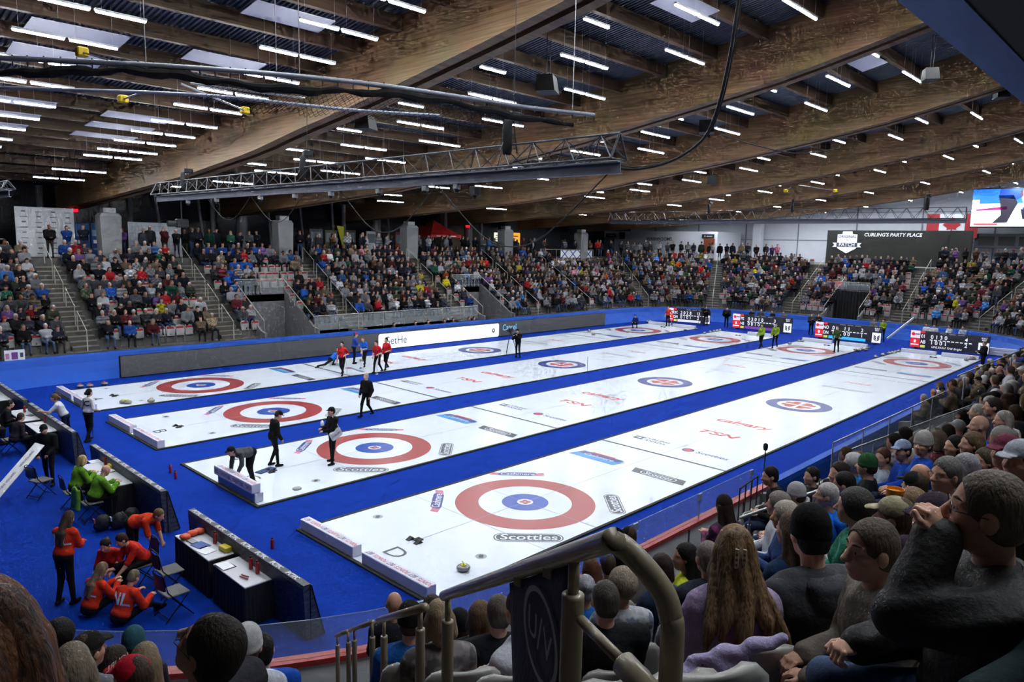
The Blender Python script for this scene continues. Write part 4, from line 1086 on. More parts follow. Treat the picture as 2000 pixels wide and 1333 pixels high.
swag((-1.4, 15.5, 8.15), (-1.4, 12., 8.15), .8, .012, 'thin cable looping under the middle truss, leftmost loop')
swag((-1.4, 12., 8.15), (-1.4, 8.4, 8.15), .9, .012, 'thin cable looping under the middle truss, second loop from the left')
swag((-1.4, 6.4, 8.15), (-1.4, 2.0, 8.15), 1.2, .014, 'thin cable looping under the middle truss, third loop')
swag((-1.4, 2.0, 8.15), (-1.4, -3.3, 8.15), 1.5, .014, 'thin cable looping under the middle truss, rightmost loop')
big = [(1445, -20, 12.), (1425, 110, 12.5), (1400, 215, 13.2), (1370, 275, 13.8), (1310, 315, 14.3), (1240, 331, 14.6), (1195, 325, 14.8)]
cable('hanging_cable', [atd(x, y, d) for x, y, d in big], .028, M_black, 'thick black cable bundle sweeping from the roof to the truss end')
cable('hanging_cable', [atd(x+6, y-4, d+.1) for x, y, d in big], .016, M_black, 'thinner black cable running beside the thick bundle')
cable('hanging_cable', [atd(x, y, 15.) for x, y in [(1405, 262), (1480, 285), (1560, 300), (1640, 290)]], .012, M_black, 'slack black wire drooping before the second beam')
# small fixtures clipped under the truss
def fixture(y, lab, s=1.):
    e = empty('spot_fixture', (-1.45, y, 8.13), 0, lab, 'fixture', 'small fixtures clipped under the middle truss')
    mb = MB(); mb.box(-.06*s, .06*s, -.09*s, .09*s, -.13*s, 0, b=.015); mb.build('clamp_box', M_steel, e)
    mb = MB(); mb.lathe([(.05*s, -.2*s), (.06*s, -.13*s), (.03*s, -.1*s)], 12); mb.build('lens', M_darkmetal, e)
for k, y in enumerate((17.2, 14.6, 11.2, 8.9, 6.8, 4.4, 2.4, 1.2)): fixture(y, 'small silver fixture under the middle truss, %s from the far end' % ORD[k])
e = empty('hanging_camera', (-1.45, .55, 7.95), 0, 'black broadcast camera hanging under the middle truss', 'camera')
mb = MB(); mb.box(-.09, .09, -.11, .11, -.12, .1, b=.02); mb.build('body', M_black, e)
mb = MB(); mb.lathe([(.05, -.2), (.05, -.12)], 12); mb.build('lens', M_darkmetal, e)
e = empty('hanging_camera', (-1.45, 17.9, 7.3), 0, 'remote camera head hanging from the far end of the truss', 'camera')
mb = MB(); mb.tube([(0, 0, .85), (0, 0, .1)], .03, 8); mb.box(-.25, .25, -.12, .12, -.25, .1, b=.05); mb.build('body', M_darkmetal, e)
mb = MB(); mb.lathe([(.12, 0), (.12, .3)], 14, M=Matrix.Translation((-.25, 0, -.1)) @ Matrix.Rotation(-PI/2, 4, 'Y')); mb.build('lens', M_darkmetal, e)
# speakers
for k, (x, y, s, lab) in enumerate([(4.15, 3.3, 1., 'black loudspeaker box hung beside the first big beam'), (14.2, 3.4, 1., 'black loudspeaker box hung past the second big beam'), (16.4, -4.2, .8, 'black loudspeaker hung near the blue ceiling edge'), (26.5, 9.8, 1., 'black loudspeaker box between the third and fourth beams'), (1.6, 9.4, .9, 'dark loudspeaker box in the shade of the first bay'), (22.8, -5.2, .8, 'black loudspeaker hung at the right edge of the roof')]):
    z = zb(y)-.2; e = empty('loudspeaker', (x, y, z), .5, lab, 'loudspeaker'); mb = MB()
    a, b, c = .38*s, .3*s, .5*s
    mb.add([(-a, -b, 0), (a, -b, 0), (a, b, 0), (-a, b, 0), (-a*.85, -b*.7, c), (a*.85, -b*.7, c), (a*.85, b, c), (-a*.85, b, c)], [(3, 2, 1, 0), (4, 5, 6, 7), (0, 1, 5, 4), (1, 2, 6, 5), (2, 3, 7, 6), (3, 0, 4, 7)]); mb.build('cabinet', M_black, e)
    mb = MB(); mb.tube([(-a*.6, 0, c), (-a*.6, 0, c+1.2)], .012, 6); mb.tube([(a*.6, 0, c), (a*.6, 0, c+1.2)], .012, 6); mb.build('bracket', M_darkmetal, e)
# net track and gathered net -------------------------------------------
NZ = 9.5
def np3(pts): return [at(x, y, 2, NZ) for x, y in pts]
T1 = np3([(-60, 108), (0, 113), (150, 120), (300, 128), (450, 138), (600, 151), (750, 168), (900, 190), (1030, 210), (1160, 225)])
M_trk = mat('track_paint', rgb(150, 155, 170), .45, metal=.3)
e = empty('net_track', tuple(T1[3]), 0, 'long curved grey track with a gathered black safety net', 'net track'); o0 = Vector(T1[3])
def smooth(P, sub=6):
    P = [Vector(p) for p in P]; out = []
    for i in range(len(P)-1):
        p0, p1, p2, p3 = P[max(i-1, 0)], P[i], P[i+1], P[min(i+2, len(P)-1)]
        for k in range(sub):
            t = k/sub; out.append(.5*((2*p1)+(-p0+p2)*t+(2*p0-5*p1+4*p2-p3)*t*t+(-p0+3*p1-3*p2+p3)*t**3))
    return out+[P[-1]]
S1 = smooth(T1, 10)
mb = MB(); mb.tube([p-o0 for p in S1], .045, 8); mb.build('track', M_trk, e, smooth=True)
mb = MB()
for k in range(4, len(S1), 2): p = S1[k]-o0; mb.tube([p+Vector((0, 0, .06)), p-Vector((0, 0, .12))], .012, 5)
mb.build('runner', M_black, e)
mb = MB(); rr = []; pts = []
for k, p in enumerate(S1[:-4]):
    t = k/len(S1); r = .045+.04*abs(math.sin(k*.21+1))*(1 if t < .85 else .6)+.012*math.sin(k*1.9)
    pts.append(p-o0-Vector((.03*math.sin(k*.5), 0, .17+.06*math.sin(k*.17)+.02*math.sin(k*.9)))); rr.append(max(.035, r))
mb.tube(pts, .1, 9, radii=rr); mb.build('gathered_net', mat('net_black', (.004, .004, .005), .9), e)
# open mesh between track and lower pipe
T2 = np3([(-60, 169), (0, 171), (150, 176), (300, 181), (450, 190), (600, 206), (700, 216), (860, 226)])
S2 = smooth(T2, 10)
mb = MB()
def lerp_on(S, t): i = min(int(t*(len(S)-1)), len(S)-2); f = t*(len(S)-1)-i; return S[i]*(1-f)+S[i+1]*f
NN = 58
A = [lerp_on(S1, .42+.44*k/NN)-o0 for k in range(NN+1)]
def netp(k, v):
    a = A[k]; return a+Vector((-.1*v, .3*v, -.18-.42*v+.04*math.sin(k*.7+v*3)))
for k in range(NN):
    for j in range(5):
        v0, v1 = j/5, (j+1)/5
        mb.tube([netp(k, v0), netp(k+1, v1)], .0035, 3, cap=False); mb.tube([netp(k+1, v0), netp(k, v1)], .0035, 3, cap=False)
mb.build('open_netting', mat('net_black', (.004, .004, .005)), e); e.children[-1]['kind'] = 'stuff'
for k, q in enumerate((290, 540, 592, 1118)):
    i = min(range(len(S1)), key=lambda i: abs(proj(S1[i])[0]-q)); p = S1[i]
    mb = MB(); mb.tube([(0, 0, 0), (0, 0, zb(p.y)+.8-p.z)], .008, 5); o = mb.build('hanger_wire', M_alu, loc=tuple(p)); tag(o, 'thin wire holding the net track, %s from the left' % ORD[k], 'wire')
mb = MB(); mb.tube([p-S2[0] for p in S2], .035, 8); o = mb.build('pipe_rail', M_trk, smooth=True, loc=tuple(S2[0])); tag(o, 'lower grey pipe parallel to the net track', 'pipe')
def rod(a, b, za, zb_, r, lab, tipa=False, tipb=False):
    A = Vector(at(*a, 2, za)); B = Vector(at(*b, 2, zb_)); e = empty('hanging_rod', tuple(A), 0, lab, 'rod')
    mb = MB(); mb.tube([(0, 0, 0), B-A], r, 6); mb.build('rod', M_alu, e)
    for f, p in ((tipa, Vector((0, 0, 0))), (tipb, B-A)):
        if f: mb = MB(); mb.box(-.09, .09, -.09, .09, -.08, .08, 0, Matrix.Translation(p), .02); mb.build('yellow_cap', mat('cap_yellow', rgb(215, 185, 20), .5), e)
rod((352, 163), (478, 216), 9.6, 9.7, .025, 'grey brace rod with yellow cap beside the first beam', tipb=True)
rod((372, 163), (595, 192), 9.6, 9.7, .02, 'long thin grey rod running right under the net')
rod((160, 102), (214, 118), 9.9, 9.6, .015, 'short rod with yellow paddle at the upper left', tipa=True)
rod((240, 194), (285, 178), 9.6, 9.6, .02, 'short rod with yellow cap under the lower pipe', tipa=True)
rod((1535, 373), (1545, 365), 9.9, 9.9, .02, 'small yellow capped rod far under the beams, left one', tipa=True)
rod((1560, 362), (1632, 373), 9.9, 9.9, .02, 'thin rod with yellow cap far under the beams', tipb=True)
# blue ceiling edge over the near stand
e = empty('bulkhead', (10, -9.5, 9.7), 0, 'blue metal bulkhead edge of the low ceiling at top right', 'bulkhead')
mb = MB(); mb.add([(-13.8, .32, .0), (40, .32, .0), (40, -.2, .08), (-13.8, -.2, .08), (-13.8, .32, .9), (40, .32, .9), (40, -.2, .9), (-13.8, -.2, .9)], [(3, 2, 1, 0), (0, 1, 5, 4), (4, 5, 6, 7), (2, 3, 7, 6), (1, 2, 6, 5), (0, 4, 7, 3)])
mb.build('blue_fascia', mat('bulkhead_blue', rgb(118, 150, 200), .4, metal=.2), e)
mb = MB(); mb.box(-13.8, 40, -12, -.2, .1, .3); mb.build('dark_soffit', mat('soffit', rgb(46, 46, 44), .8), e)
e['kind'] = 'structure'
# foreground handrail --------------------------------------------------
P0 = np.array([-12.24, -11.45]); RD = np.array([.78, 1.38]); RD /= np.linalg.norm(RD); RN = np.array([-RD[1], RD[0]])
def pl(x, y):
    r = ray(x, y); t = ((P0-CAM[:2]) @ RN)/(r[:2] @ RN); return Vector(CAM+t*r)
hr = empty('handrail', tuple(pl(1122, 1165)), 0, 'big beige painted handrail in the foreground with round posts', 'handrail'); ho = Vector(hr.location)
def hp(mb, name, m=M_rail): return mb.build(name, m, hr, smooth=True)
mb = MB(); A = pl(868, 1164); B = pl(1170, 1064)
bend = [A, A.lerp(B, .5), B]+[Vector(atd(x, y, d)) for x, y, d in [(1190, 1058, 1.37), (1210, 1064, 1.365), (1232, 1081, 1.36), (1260, 1110, 1.35), (1284, 1140, 1.345), (1301, 1170, 1.34), (1310, 1205, 1.34), (1313, 1250, 1.34)]]
lastp = bend[-1]; bend += [lastp-Vector((0, 0, .25)), lastp-Vector((0, 0, .8))]
mb.tube([p-ho for p in smooth(bend, 5)], .0225, 20); hp(mb, 'top_rail')
for (x0, y0, x1, y1, d0, d1) in ((830, 1187, 740, 1212, 3.47, 4.9), (728, 1216, 684, 1232, 6.1, 7.5), (678, 1234, 657, 1243, 7.6, 8.3)):
    mb = MB(); mb.tube([Vector(atd(x0, y0, d0))-ho, Vector(atd(x1, y1, d1))-ho], .022, 14); hp(mb, 'rail_length')
for (x, yt, ys, D, zbm) in ((1122, 1085, 1167, 1.54, 1.1), (875, 1166, 1217, 2.93, 1.0), (821, 1192, 1232, 3.62, 1.), (750, 1210, 1246, 4.9, 1.), (727, 1218, 1247, 6.1, 1.), (692, 1230, 1253, 7.2, 1.), (680, 1234, 1257, 7.6, 1.), (659, 1244, 1262, 8.3, 1.)):
    mb = MB(); T = Vector(atd(x, yt, D)); S = Vector(atd(x, ys, D)); S.x, S.y = T.x, T.y
    mb.tube([T-ho, S-ho], .0125, 12); p = S-ho
    pr = [(p-Vector((0, 0, q))) for q in (0, .006, 1.0)]
    mb.tube([p+Vector((0, 0, .004))]+pr, .0245, 18, radii=[.015, .0245, .0245, .0245]); hp(mb, 'post')
mb = MB(); a = Vector(atd(1135, 1212, 1.53)); b_ = Vector(atd(1212, 1290, 1.36)); c_ = Vector(atd(1262, 1345, 1.3))
mb.tube([a-ho, b_-ho], .0115, 12); mb.tube([b_-ho, (b_.lerp(c_, .1))-ho, c_+(c_-b_)*2-ho], .024, 14, radii=[.014, .024, .024]); hp(mb, 'brace')
# banner on the rail
e = empty('rail_banner', tuple(pl(1060, 1120)), 0, 'dark navy banner with a pale circled emblem hanging from the foreground handrail', 'banner'); bo = Vector(e.location)
u = Vector((RD[0], RD[1], 0)); v = Vector((0, 0, 1))
tl = pl(997, 1140); trp = pl(1112, 1103)
s0, s1 = (Vector((tl.x, tl.y))-Vector(P0)).dot(Vector(RD)), (Vector((trp.x, trp.y))-Vector(P0)).dot(Vector(RD))
mb = MB(); V = []; n = 14
for i in range(n+1):
    for j in range(n+1):
        f = i/n; s = s1+(s0-s1)*f; zt = trp.z+(tl.z-trp.z)*f
        w_ = .008*math.sin(f*9)*(j/n)
        bx = s+(.0-.15*f)*(j/n)*.9
        V.append((P0[0]+RD[0]*bx+RN[0]*w_, P0[1]+RD[1]*bx+RN[1]*w_, zt-.62*j/n))
V = [tuple(Vector(q)-bo) for q in V]
mb.add(V, [(i*(n+1)+j, i*(n+1)+j+1, (i+1)*(n+1)+j+1, (i+1)*(n+1)+j) for i in range(n) for j in range(n)])
o = mb.build('cloth', mat('banner_navy', rgb(40, 44, 62), .75, bump=.2), e, smooth=True); o.modifiers.new('s', 'SOLIDIFY').thickness = .003
M_bg = mat('banner_grey', rgb(150, 150, 158), .7)
def bpt(s, z, off=-.012): return Vector((P0[0]+RD[0]*s+RN[0]*off, P0[1]+RD[1]*s+RN[1]*off, z))-bo
side = 1 if ((CAM[:2]-P0) @ RN) > 0 else -1
OFF = .014*side
t = MB(); cs, cz, R1, R2 = .335, 5.805, .128, .112
rz_ = R1*.98
ring = []
for k in range(48):
    a = 2*PI*k/48; ring += [bpt(cs+R1*math.cos(a), cz+R1*.9*math.sin(a), OFF), bpt(cs+R1*.86*math.cos(a), cz+R1*.9*.88*math.sin(a), OFF)]
t.add(ring, [(2*k, 2*((k+1) % 48), 2*((k+1) % 48)+1, 2*k+1) for k in range(48)])
sg = 1 if (bpt(1, 0)-bpt(0, 0)).dot(Vector(CR)) > 0 else -1
Mb = Matrix.Translation(bpt(cs, cz, OFF)) @ Matrix(((sg*RD[0], 0, 0, 0), (sg*RD[1], 0, 0, 0), (0, 1, 0, 0), (0, 0, 0, 1)))
for w_, dx in (('U', -.055), ('/', 0), ('V', .055)): put_text(t, w_, Mb @ Matrix.Translation((dx, 0, 0)), .105 if w_ != '/' else .13, 0, 0, .004)
for k in range(6):
    a = PI*k/6; c = Vector((-.02, -.185, 0))
    q = Vector((math.cos(a), math.sin(a), 0)); s_ = Vector((-q.y, q.x, 0))*.003
    t.add([tuple(Mb @ (c+q*.035+s_)), tuple(Mb @ (c-q*.035+s_)), tuple(Mb @ (c-q*.035-s_)), tuple(Mb @ (c+q*.035-s_))], [(0, 1, 2, 3)])
t.build('emblem', M_bg, e)
mb = MB()
for (x, y) in ((1016, 1130), (1075, 1112)):
    p = pl(x, y)-bo; mb.box(-.014, .014, -.014, .014, -.02, .012, 0, Matrix.Translation(p), .003)
mb.build('clip', M_rail, e)
# ------------------------------------------------------------------ people: signed-distance bodies, surface-netted
def V3(*a): return np.array(a, dtype=np.float64)
def cap_(a, b, ra, rb=None, k=.03, lab=0, g=0): return ('c', np.array(a, float), np.array(b, float), ra, ra if rb is None else rb, k, lab)
def ell_(c, r, k=.03, lab=0, R=None): return ('e', np.array(c, float), np.array(r, float), R, None, k, lab)
def cut_(kind, *a): return ('x'+kind,)+a
def prim_d(p, X, Y, Z):
    t = p[0]
    if t == 'c':
        a, b, ra, rb = p[1:5]; d = b-a; L2 = max(1e-9, d @ d)
        h = np.clip(((X-a[0])*d[0]+(Y-a[1])*d[1]+(Z-a[2])*d[2])/L2, 0, 1)
        return np.sqrt((X-a[0]-h*d[0])**2+(Y-a[1]-h*d[1])**2+(Z-a[2]-h*d[2])**2)-(ra+(rb-ra)*h)
    c, r, R = p[1], p[2], p[3]
    x, y, z = X-c[0], Y-c[1], Z-c[2]
    if R is not None: x, y, z = (R[0, 0]*x+R[1, 0]*y+R[2, 0]*z), (R[0, 1]*x+R[1, 1]*y+R[2, 1]*z), (R[0, 2]*x+R[1, 2]*y+R[2, 2]*z)
    k0 = np.sqrt((x/r[0])**2+(y/r[1])**2+(z/r[2])**2)
    k1 = np.sqrt((x/r[0]**2)**2+(y/r[1]**2)**2+(z/r[2]**2)**2)+1e-9
    return k0*(k0-1)/k1
def pbox(p):
    if p[0] == 'c':
        r = max(p[3], p[4]); return np.minimum(p[1], p[2])-r, np.maximum(p[1], p[2])+r
    m = max(p[2]) if p[3] is not None else p[2]
    return p[1]-m, p[1]+m
def sdf_mesh(prims, h, cuts=(), fold=0., seed=0, labels=False):
    """-> verts (N,3), quads (M,4) [, labels]"""
    lo = np.min([pbox(p)[0] for p in prims], 0)-2.5*h; hi = np.max([pbox(p)[1] for p in prims], 0)+2.5*h
    n = np.ceil((hi-lo)/h).astype(int)+1
    ax = [lo[i]+h*np.arange(n[i]) for i in range(3)]
    D = np.full(n, 1.0, dtype=np.float32)
    for p in prims:
        a, b = pbox(p); m = p[5]+3*h
        i0 = np.maximum(0, ((a-m-lo)/h).astype(int)); i1 = np.minimum(n, ((b+m-lo)/h).astype(int)+2)
        s = tuple(slice(i0[i], i1[i]) for i in range(3))
        d = prim_d(p, ax[0][s[0]][:, None, None], ax[1][s[1]][None, :, None], ax[2][s[2]][None, None, :]).astype(np.float32)
        o = D[s]; k = p[5]
        hh = np.maximum(k-np.abs(o-d), 0)/k
        D[s] = np.minimum(o, d)-hh*hh*k*.25
    for c in cuts:
        X, Y, Z = ax[0][:, None, None], ax[1][None, :, None], ax[2][None, None, :]
        if c[0] == 'h': q = (X-c[1][0])*c[2][0]+(Y-c[1][1])*c[2][1]+(Z-c[1][2])*c[2][2]; D = np.maximum(D, q.astype(np.float32))   # removes the side n points to
        else: D = np.maximum(D, -prim_d(c[1], X, Y, Z).astype(np.float32))
    if fold:
        X, Y, Z = ax[0][:, None, None], ax[1][None, :, None], ax[2][None, None, :]; s = seed*1.7
        D = D+(fold*(np.sin(23*Z+9*X+5*np.sin(11*Y+s)+s)*.6+np.sin(31*X-17*Y+13*Z+4*np.sin(19*Z+s))*.4)).astype(np.float32)
    D[0] = D[-1] = 1; D[:, 0] = D[:, -1] = 1; D[:, :, 0] = D[:, :, -1] = 1
    I = D < 0
    c8 = sum(I[i:n[0]-1+i, j:n[1]-1+j, k:n[2]-1+k].astype(np.int8) for i in (0, 1) for j in (0, 1) for k in (0, 1))
    act = (c8 > 0) & (c8 < 8); idx = np.full(act.shape, -1, dtype=np.int64); ci = np.argwhere(act); idx[act] = np.arange(len(ci))
    acc = np.zeros((len(ci), 3)); cnt = np.zeros(len(ci))
    for a in range(3):
        o = [b for b in range(3) if b != a]
        for u in (0, 1):
            for v in (0, 1):
                s = np.zeros(3, int); s[o[0]] = u; s[o[1]] = v; e = s.copy(); e[a] += 1
                p0 = ci+s; p1 = ci+e
                d0 = D[p0[:, 0], p0[:, 1], p0[:, 2]]; d1 = D[p1[:, 0], p1[:, 1], p1[:, 2]]
                m = (d0 < 0) != (d1 < 0); t = np.where(m, d0/np.where(m, d0-d1, 1), 0)
                q = p0.astype(float); q[:, a] += t
                acc[m] += q[m]; cnt[m] += 1
    V = lo+h*acc/cnt[:, None]
    F = []
    for a in range(3):
        b, c = (a+1) % 3, (a+2) % 3
        sl0 = [slice(None)]*3; sl1 = [slice(None)]*3; sl0[a] = slice(0, -1); sl1[a] = slice(1, None)
        A = I[tuple(sl0)]; B = I[tuple(sl1)]; e = np.argwhere(A != B)
        e = e[(e[:, b] > 0) & (e[:, c] > 0) & (e[:, b] < n[b]-1) & (e[:, c] < n[c]-1)]
        ins = A[e[:, 0], e[:, 1], e[:, 2]]
        def g(db, dc):
            q = e.copy(); q[:, b] -= db; q[:, c] -= dc; return idx[q[:, 0], q[:, 1], q[:, 2]]
        Q = np.stack([g(1, 1), g(0, 1), g(0, 0), g(1, 0)], 1)
        Q[~ins] = Q[~ins][:, ::-1]; F.append(Q)
    F = np.concatenate(F); F = F[(F >= 0).all(1)]
    if not labels: return V, F
    best = np.full(len(V), 1e9); lab = np.zeros(len(V), int)
    for p in prims:
        d = prim_d(p, V[:, 0], V[:, 1], V[:, 2])
        m = d < best; best[m] = d[m]; lab[m] = p[6]
    return V, F, lab
def np_mesh(name, V, F, mats, colors=None, smooth=True):
    me = bpy.data.meshes.new(name); me.vertices.add(len(V)); me.vertices.foreach_set('co', V.astype(np.float32).ravel())
    me.loops.add(len(F)*4); me.loops.foreach_set('vertex_index', F.astype(np.int32).ravel())
    me.polygons.add(len(F)); me.polygons.foreach_set('loop_start', np.arange(0, len(F)*4, 4, dtype=np.int32))
    me.polygons.foreach_set('loop_total', np.full(len(F), 4, dtype=np.int32)) if False else None
    if smooth: me.polygons.foreach_set('use_smooth', np.ones(len(F), bool))
    me.update(calc_edges=True)
    for m in (mats if isinstance(mats, (list, tuple)) else [mats]): me.materials.append(m)
    if colors is not None:
        at_ = me.color_attributes.new('cloth', 'FLOAT_COLOR', 'POINT')
        c = np.ones((len(V), 4), np.float32); c[:, :3] = colors; at_.data.foreach_set('color', c.ravel())
    return me
def rotv(v, yaw=0, pitch=0, roll=0):
    """pitch>0 nods forward (+x towards -z)"""
    M_ = np.array(Matrix.Rotation(yaw, 3, 'Z') @ Matrix.Rotation(pitch, 3, 'Y') @ Matrix.Rotation(roll, 3, 'X'))
    return M_
def ik(S, H, l1, l2, pole):
    d = H-S; L = np.linalg.norm(d); L = min(L, (l1+l2)*.995); u = d/np.linalg.norm(d)
    a = (l1*l1-l2*l2+L*L)/(2*L); hh = math.sqrt(max(0, l1*l1-a*a)); p = pole-(pole @ u)*u; p /= np.linalg.norm(p)+1e-9
    return S+u*a+p*hh, S+u*L

def figure(pose='sit', arms='lap', lean=0., hyaw=0., hpitch=0., fem=False, w=1., hair='short', legs=None, hands=None, hroll=0., knees=.13, twist=0., poles=None):
    """joint positions in metres; faces +x, stands on z=0"""
    J = {}
    hip = V3(0, 0, .53 if pose == 'sit' else (.93 if pose == 'stand' else (.30 if pose == 'floor' else .55 if pose == 'crouch' else .93)))
    if legs and 'hip' in legs: hip = V3(*legs['hip'])
    R = rotv(0, twist, lean)
    def B(x, y, z): return hip+R @ V3(x, y, z)
    J['hip'] = hip; J['R'] = R; J['B'] = B
    J['waist'] = B(0, 0, .16); J['chest'] = B(0, 0, .31); J['neck0'] = B(-.01, 0, .47); J['neck1'] = B(.01, 0, .57)
    sh = (.165 if fem else .19)*w
    J['S'] = [B(-.01, s*sh, .425) for s in (1, -1)]
    HR = rotv(0, hyaw, lean*.4+hpitch, hroll); J['HR'] = HR
    J['head'] = J['neck1']+HR @ V3(.02, 0, .105)
    if hands is None:
        hands = {'lap': [(.30, .10, .12), (.30, -.08, .12)], 'cross': [(.22, -.10, .22), (.22, .12, .24)], 'knees': [(.42, .15, .08), (.42, -.15, .08)], 'phone': [(.30, .06, .28), (.28, -.05, .27)],
                 'chin': [(.14, .03, .50), (.30, -.1, .12)], 'down': [(.05, .24, -.14), (.05, -.24, -.14)], 'front': [(.28, .04, .12), (.28, -.04, .12)], 'clap': [(.32, .03, .30), (.32, -.03, .31)], 'up': [(.2, .25, .75), (.30, -.1, .12)]}[arms]
        hands = [B(*q) if arms in ('chin', 'cross', 'phone', 'clap', 'up') or pose != 'sit' else hip+V3(*q) for q in hands]
    else: hands = [V3(*q) for q in hands]
    J['E'] = []; J['H'] = []
    for s, S, H in zip((1, -1), J['S'], hands):
        E, H2 = ik(S, H, .29, .26, V3(*poles[0 if s > 0 else 1]) if poles else V3(-.5, s*.55, -.9)); J['E'].append(E); J['H'].append(H2)
    J['P'] = [hip+V3(0, s*.09*w, 0) for s in (1, -1)]
    if pose == 'sit':
        J['K'] = [V3(.43, s*knees, .50) for s in (1, -1)]; J['A'] = [V3(.42+.04*s, s*knees*1.05, .09) for s in (1, -1)]
    elif pose == 'stand':
        J['K'] = [V3(.02, s*.10, .49) for s in (1, -1)]; J['A'] = [V3(-.02, s*.12, .085) for s in (1, -1)]
    else:
        J['K'] = [V3(.3, s*.12, .5) for s in (1, -1)]; J['A'] = [V3(.15, s*.12, .08) for s in (1, -1)]
    if legs:
        if 'K' in legs: J['K'] = [V3(*q) for q in legs['K']]
        if 'A' in legs: J['A'] = [V3(*q) for q in legs['A']]
    J['T'] = legs['T'] if legs and 'T' in legs else [(1, .12*s, 0) for s in (1, -1)]
    J['fem'] = fem; J['w'] = w; J['hair'] = hair; J['sh'] = sh; J['pose'] = pose
    return J
def head_prims(J, det=1, lab=0):
    H, R = J['head'], J['HR']
    def q(x, y, z): return H+R @ V3(x, y, z)
    P = [ell_(q(-.012, 0, .022), (.098, .077, .102), .02, lab, R), ell_(q(.03, 0, -.045), (.066, .060, .076), .03, lab, R), ell_(q(.052, 0, -.098), (.030, .034, .024), .03, lab, R)]
    P.append(cap_(J['neck0']-V3(0, 0, .03), J['neck1']+R @ V3(-.01, 0, .02), .060 if not J['fem'] else .052, .055 if not J['fem'] else .048, .03, lab))
    if det:
        P += [cap_(q(.088, 0, .012), q(.113, 0, -.028), .009, .015, .012, lab), ell_(q(.098, .011, -.034), (.012, .008, .007), .01, lab, R), ell_(q(.098, -.011, -.034), (.012, .008, .007), .01, lab, R)]
        for s in (1, -1):
            P += [cap_(q(.078, s*.014, .026), q(.066, s*.046, .026), .011, .010, .012, lab), ell_(q(-.005, s*.079, -.012), (.024, .010, .036), .008, lab, R), ell_(q(.052, s*.038, -.03), (.03, .024, .022), .02, lab, R), ell_(q(-.006, s*.072, -.02), (.014, .014, .014), .01, lab, R)]
        P += [ell_(q(.088, 0, -.062), (.013, .024, .006), .006, lab, R), ell_(q(.086, 0, -.073), (.013, .021, .007), .006, lab, R)]
    return P
def hand_prims(J, i, det=1, lab=0, point=None, curl=.6):
    H = J['H'][i]; E = J['E'][i]; d = H-E; d /= np.linalg.norm(d); s = 1 if i == 0 else -1
    if point is not None: d2 = np.array(point, float); d2 /= np.linalg.norm(d2)
    else: d2 = d
    up = V3(0, 0, 1); side = np.cross(d2, up); side = side/(np.linalg.norm(side)+1e-6); nrm = np.cross(side, d2)
    c = H+d2*.045
    Rm = np.stack([d2, side, nrm], 1)
    P = [ell_(c, (.052, .040, .018), .015, lab, Rm), cap_(E, H, .042, .026, .02, lab), cap_(H, c, .026, .02, .02, lab)]
    if det:
        for f in range(4):
            b = c+d2*.035+side*(-.028+.019*f); L = (.034, .042, .039, .03)[f]
            m = b+d2*L*math.cos(curl)-nrm*L*math.sin(curl); e = m+d2*L*.8*math.cos(curl*2.2)-nrm*L*.8*math.sin(curl*2.2)
            P += [cap_(b, m, .0095, .0088, .005, lab), cap_(m, e, .0088, .0075, .004, lab)]
        b = c-d2*.015-side*s*.034; m = b+d2*.03-side*s*.02-nrm*.012; e = m+d2*.028+side*s*.002-nrm*.012
        P += [cap_(b, m, .0125, .011, .01, lab), cap_(m, e, .011, .009, .005, lab)]
    return P
def top_prims(J, thick=.0, lab=1, sleeve=1.0, hem=.02, puff=0.):
    B, w, f = J['B'], J['w'], J['fem']; R = J['R']; t = thick
    P = [ell_(B(-.005, 0, .33), (.125+t, (.165 if not f else .148)*w+t, .19), .05, lab, R), ell_(B(.01, 0, .15), (.122+t, (.155 if not f else .135)*w+t, .16), .06, lab, R), ell_(B(.0, 0, .04+hem), (.135+t, .165*w+t, .10), .05, lab, R),
         cap_(B(-.015, J['sh']*.62, .455), B(-.015, -J['sh']*.62, .455), .052+t*.7, None, .05, lab)]
    if f: P += [ell_(B(.085, s*.07, .31), (.055+t, .06, .06), .05, lab, R) for s in (1, -1)]
    for S, E, H in zip(J['S'], J['E'], J['H']):
        P.append(cap_(S, E, .060*(.92 if f else 1)+t, .046+t, .045, lab))
        if sleeve > .55:
            e = E+(H-E)*min(1, (sleeve-.5)*2)*.97; P.append(cap_(E, e, .045+t, .034+t, .025, lab))
    return P
def bottom_prims(J, lab=2, t=0.):
    P = [ell_(J['hip']+V3(-.015, 0, .0), (.135, .165*J['w'], .115), .05, lab)]
    for p, K, A in zip(J['P'], J['K'], J['A']):
        P += [cap_(p, K, .086+t, .06+t, .04, lab), cap_(K, A, .058+t, .042+t, .03, lab)]
    return P
def shoe_prims(J, lab=3):
    P = []
    for A, T in zip(J['A'], J['T']):
        d = np.array(T, float); d /= np.linalg.norm(d); a = A-V3(0, 0, .045)
        P += [cap_(a-d*.05, a+d*.13, .04, .034, .02, lab), cap_(A+V3(0, 0, .0), a, .045, .04, .02, lab)]
    return P
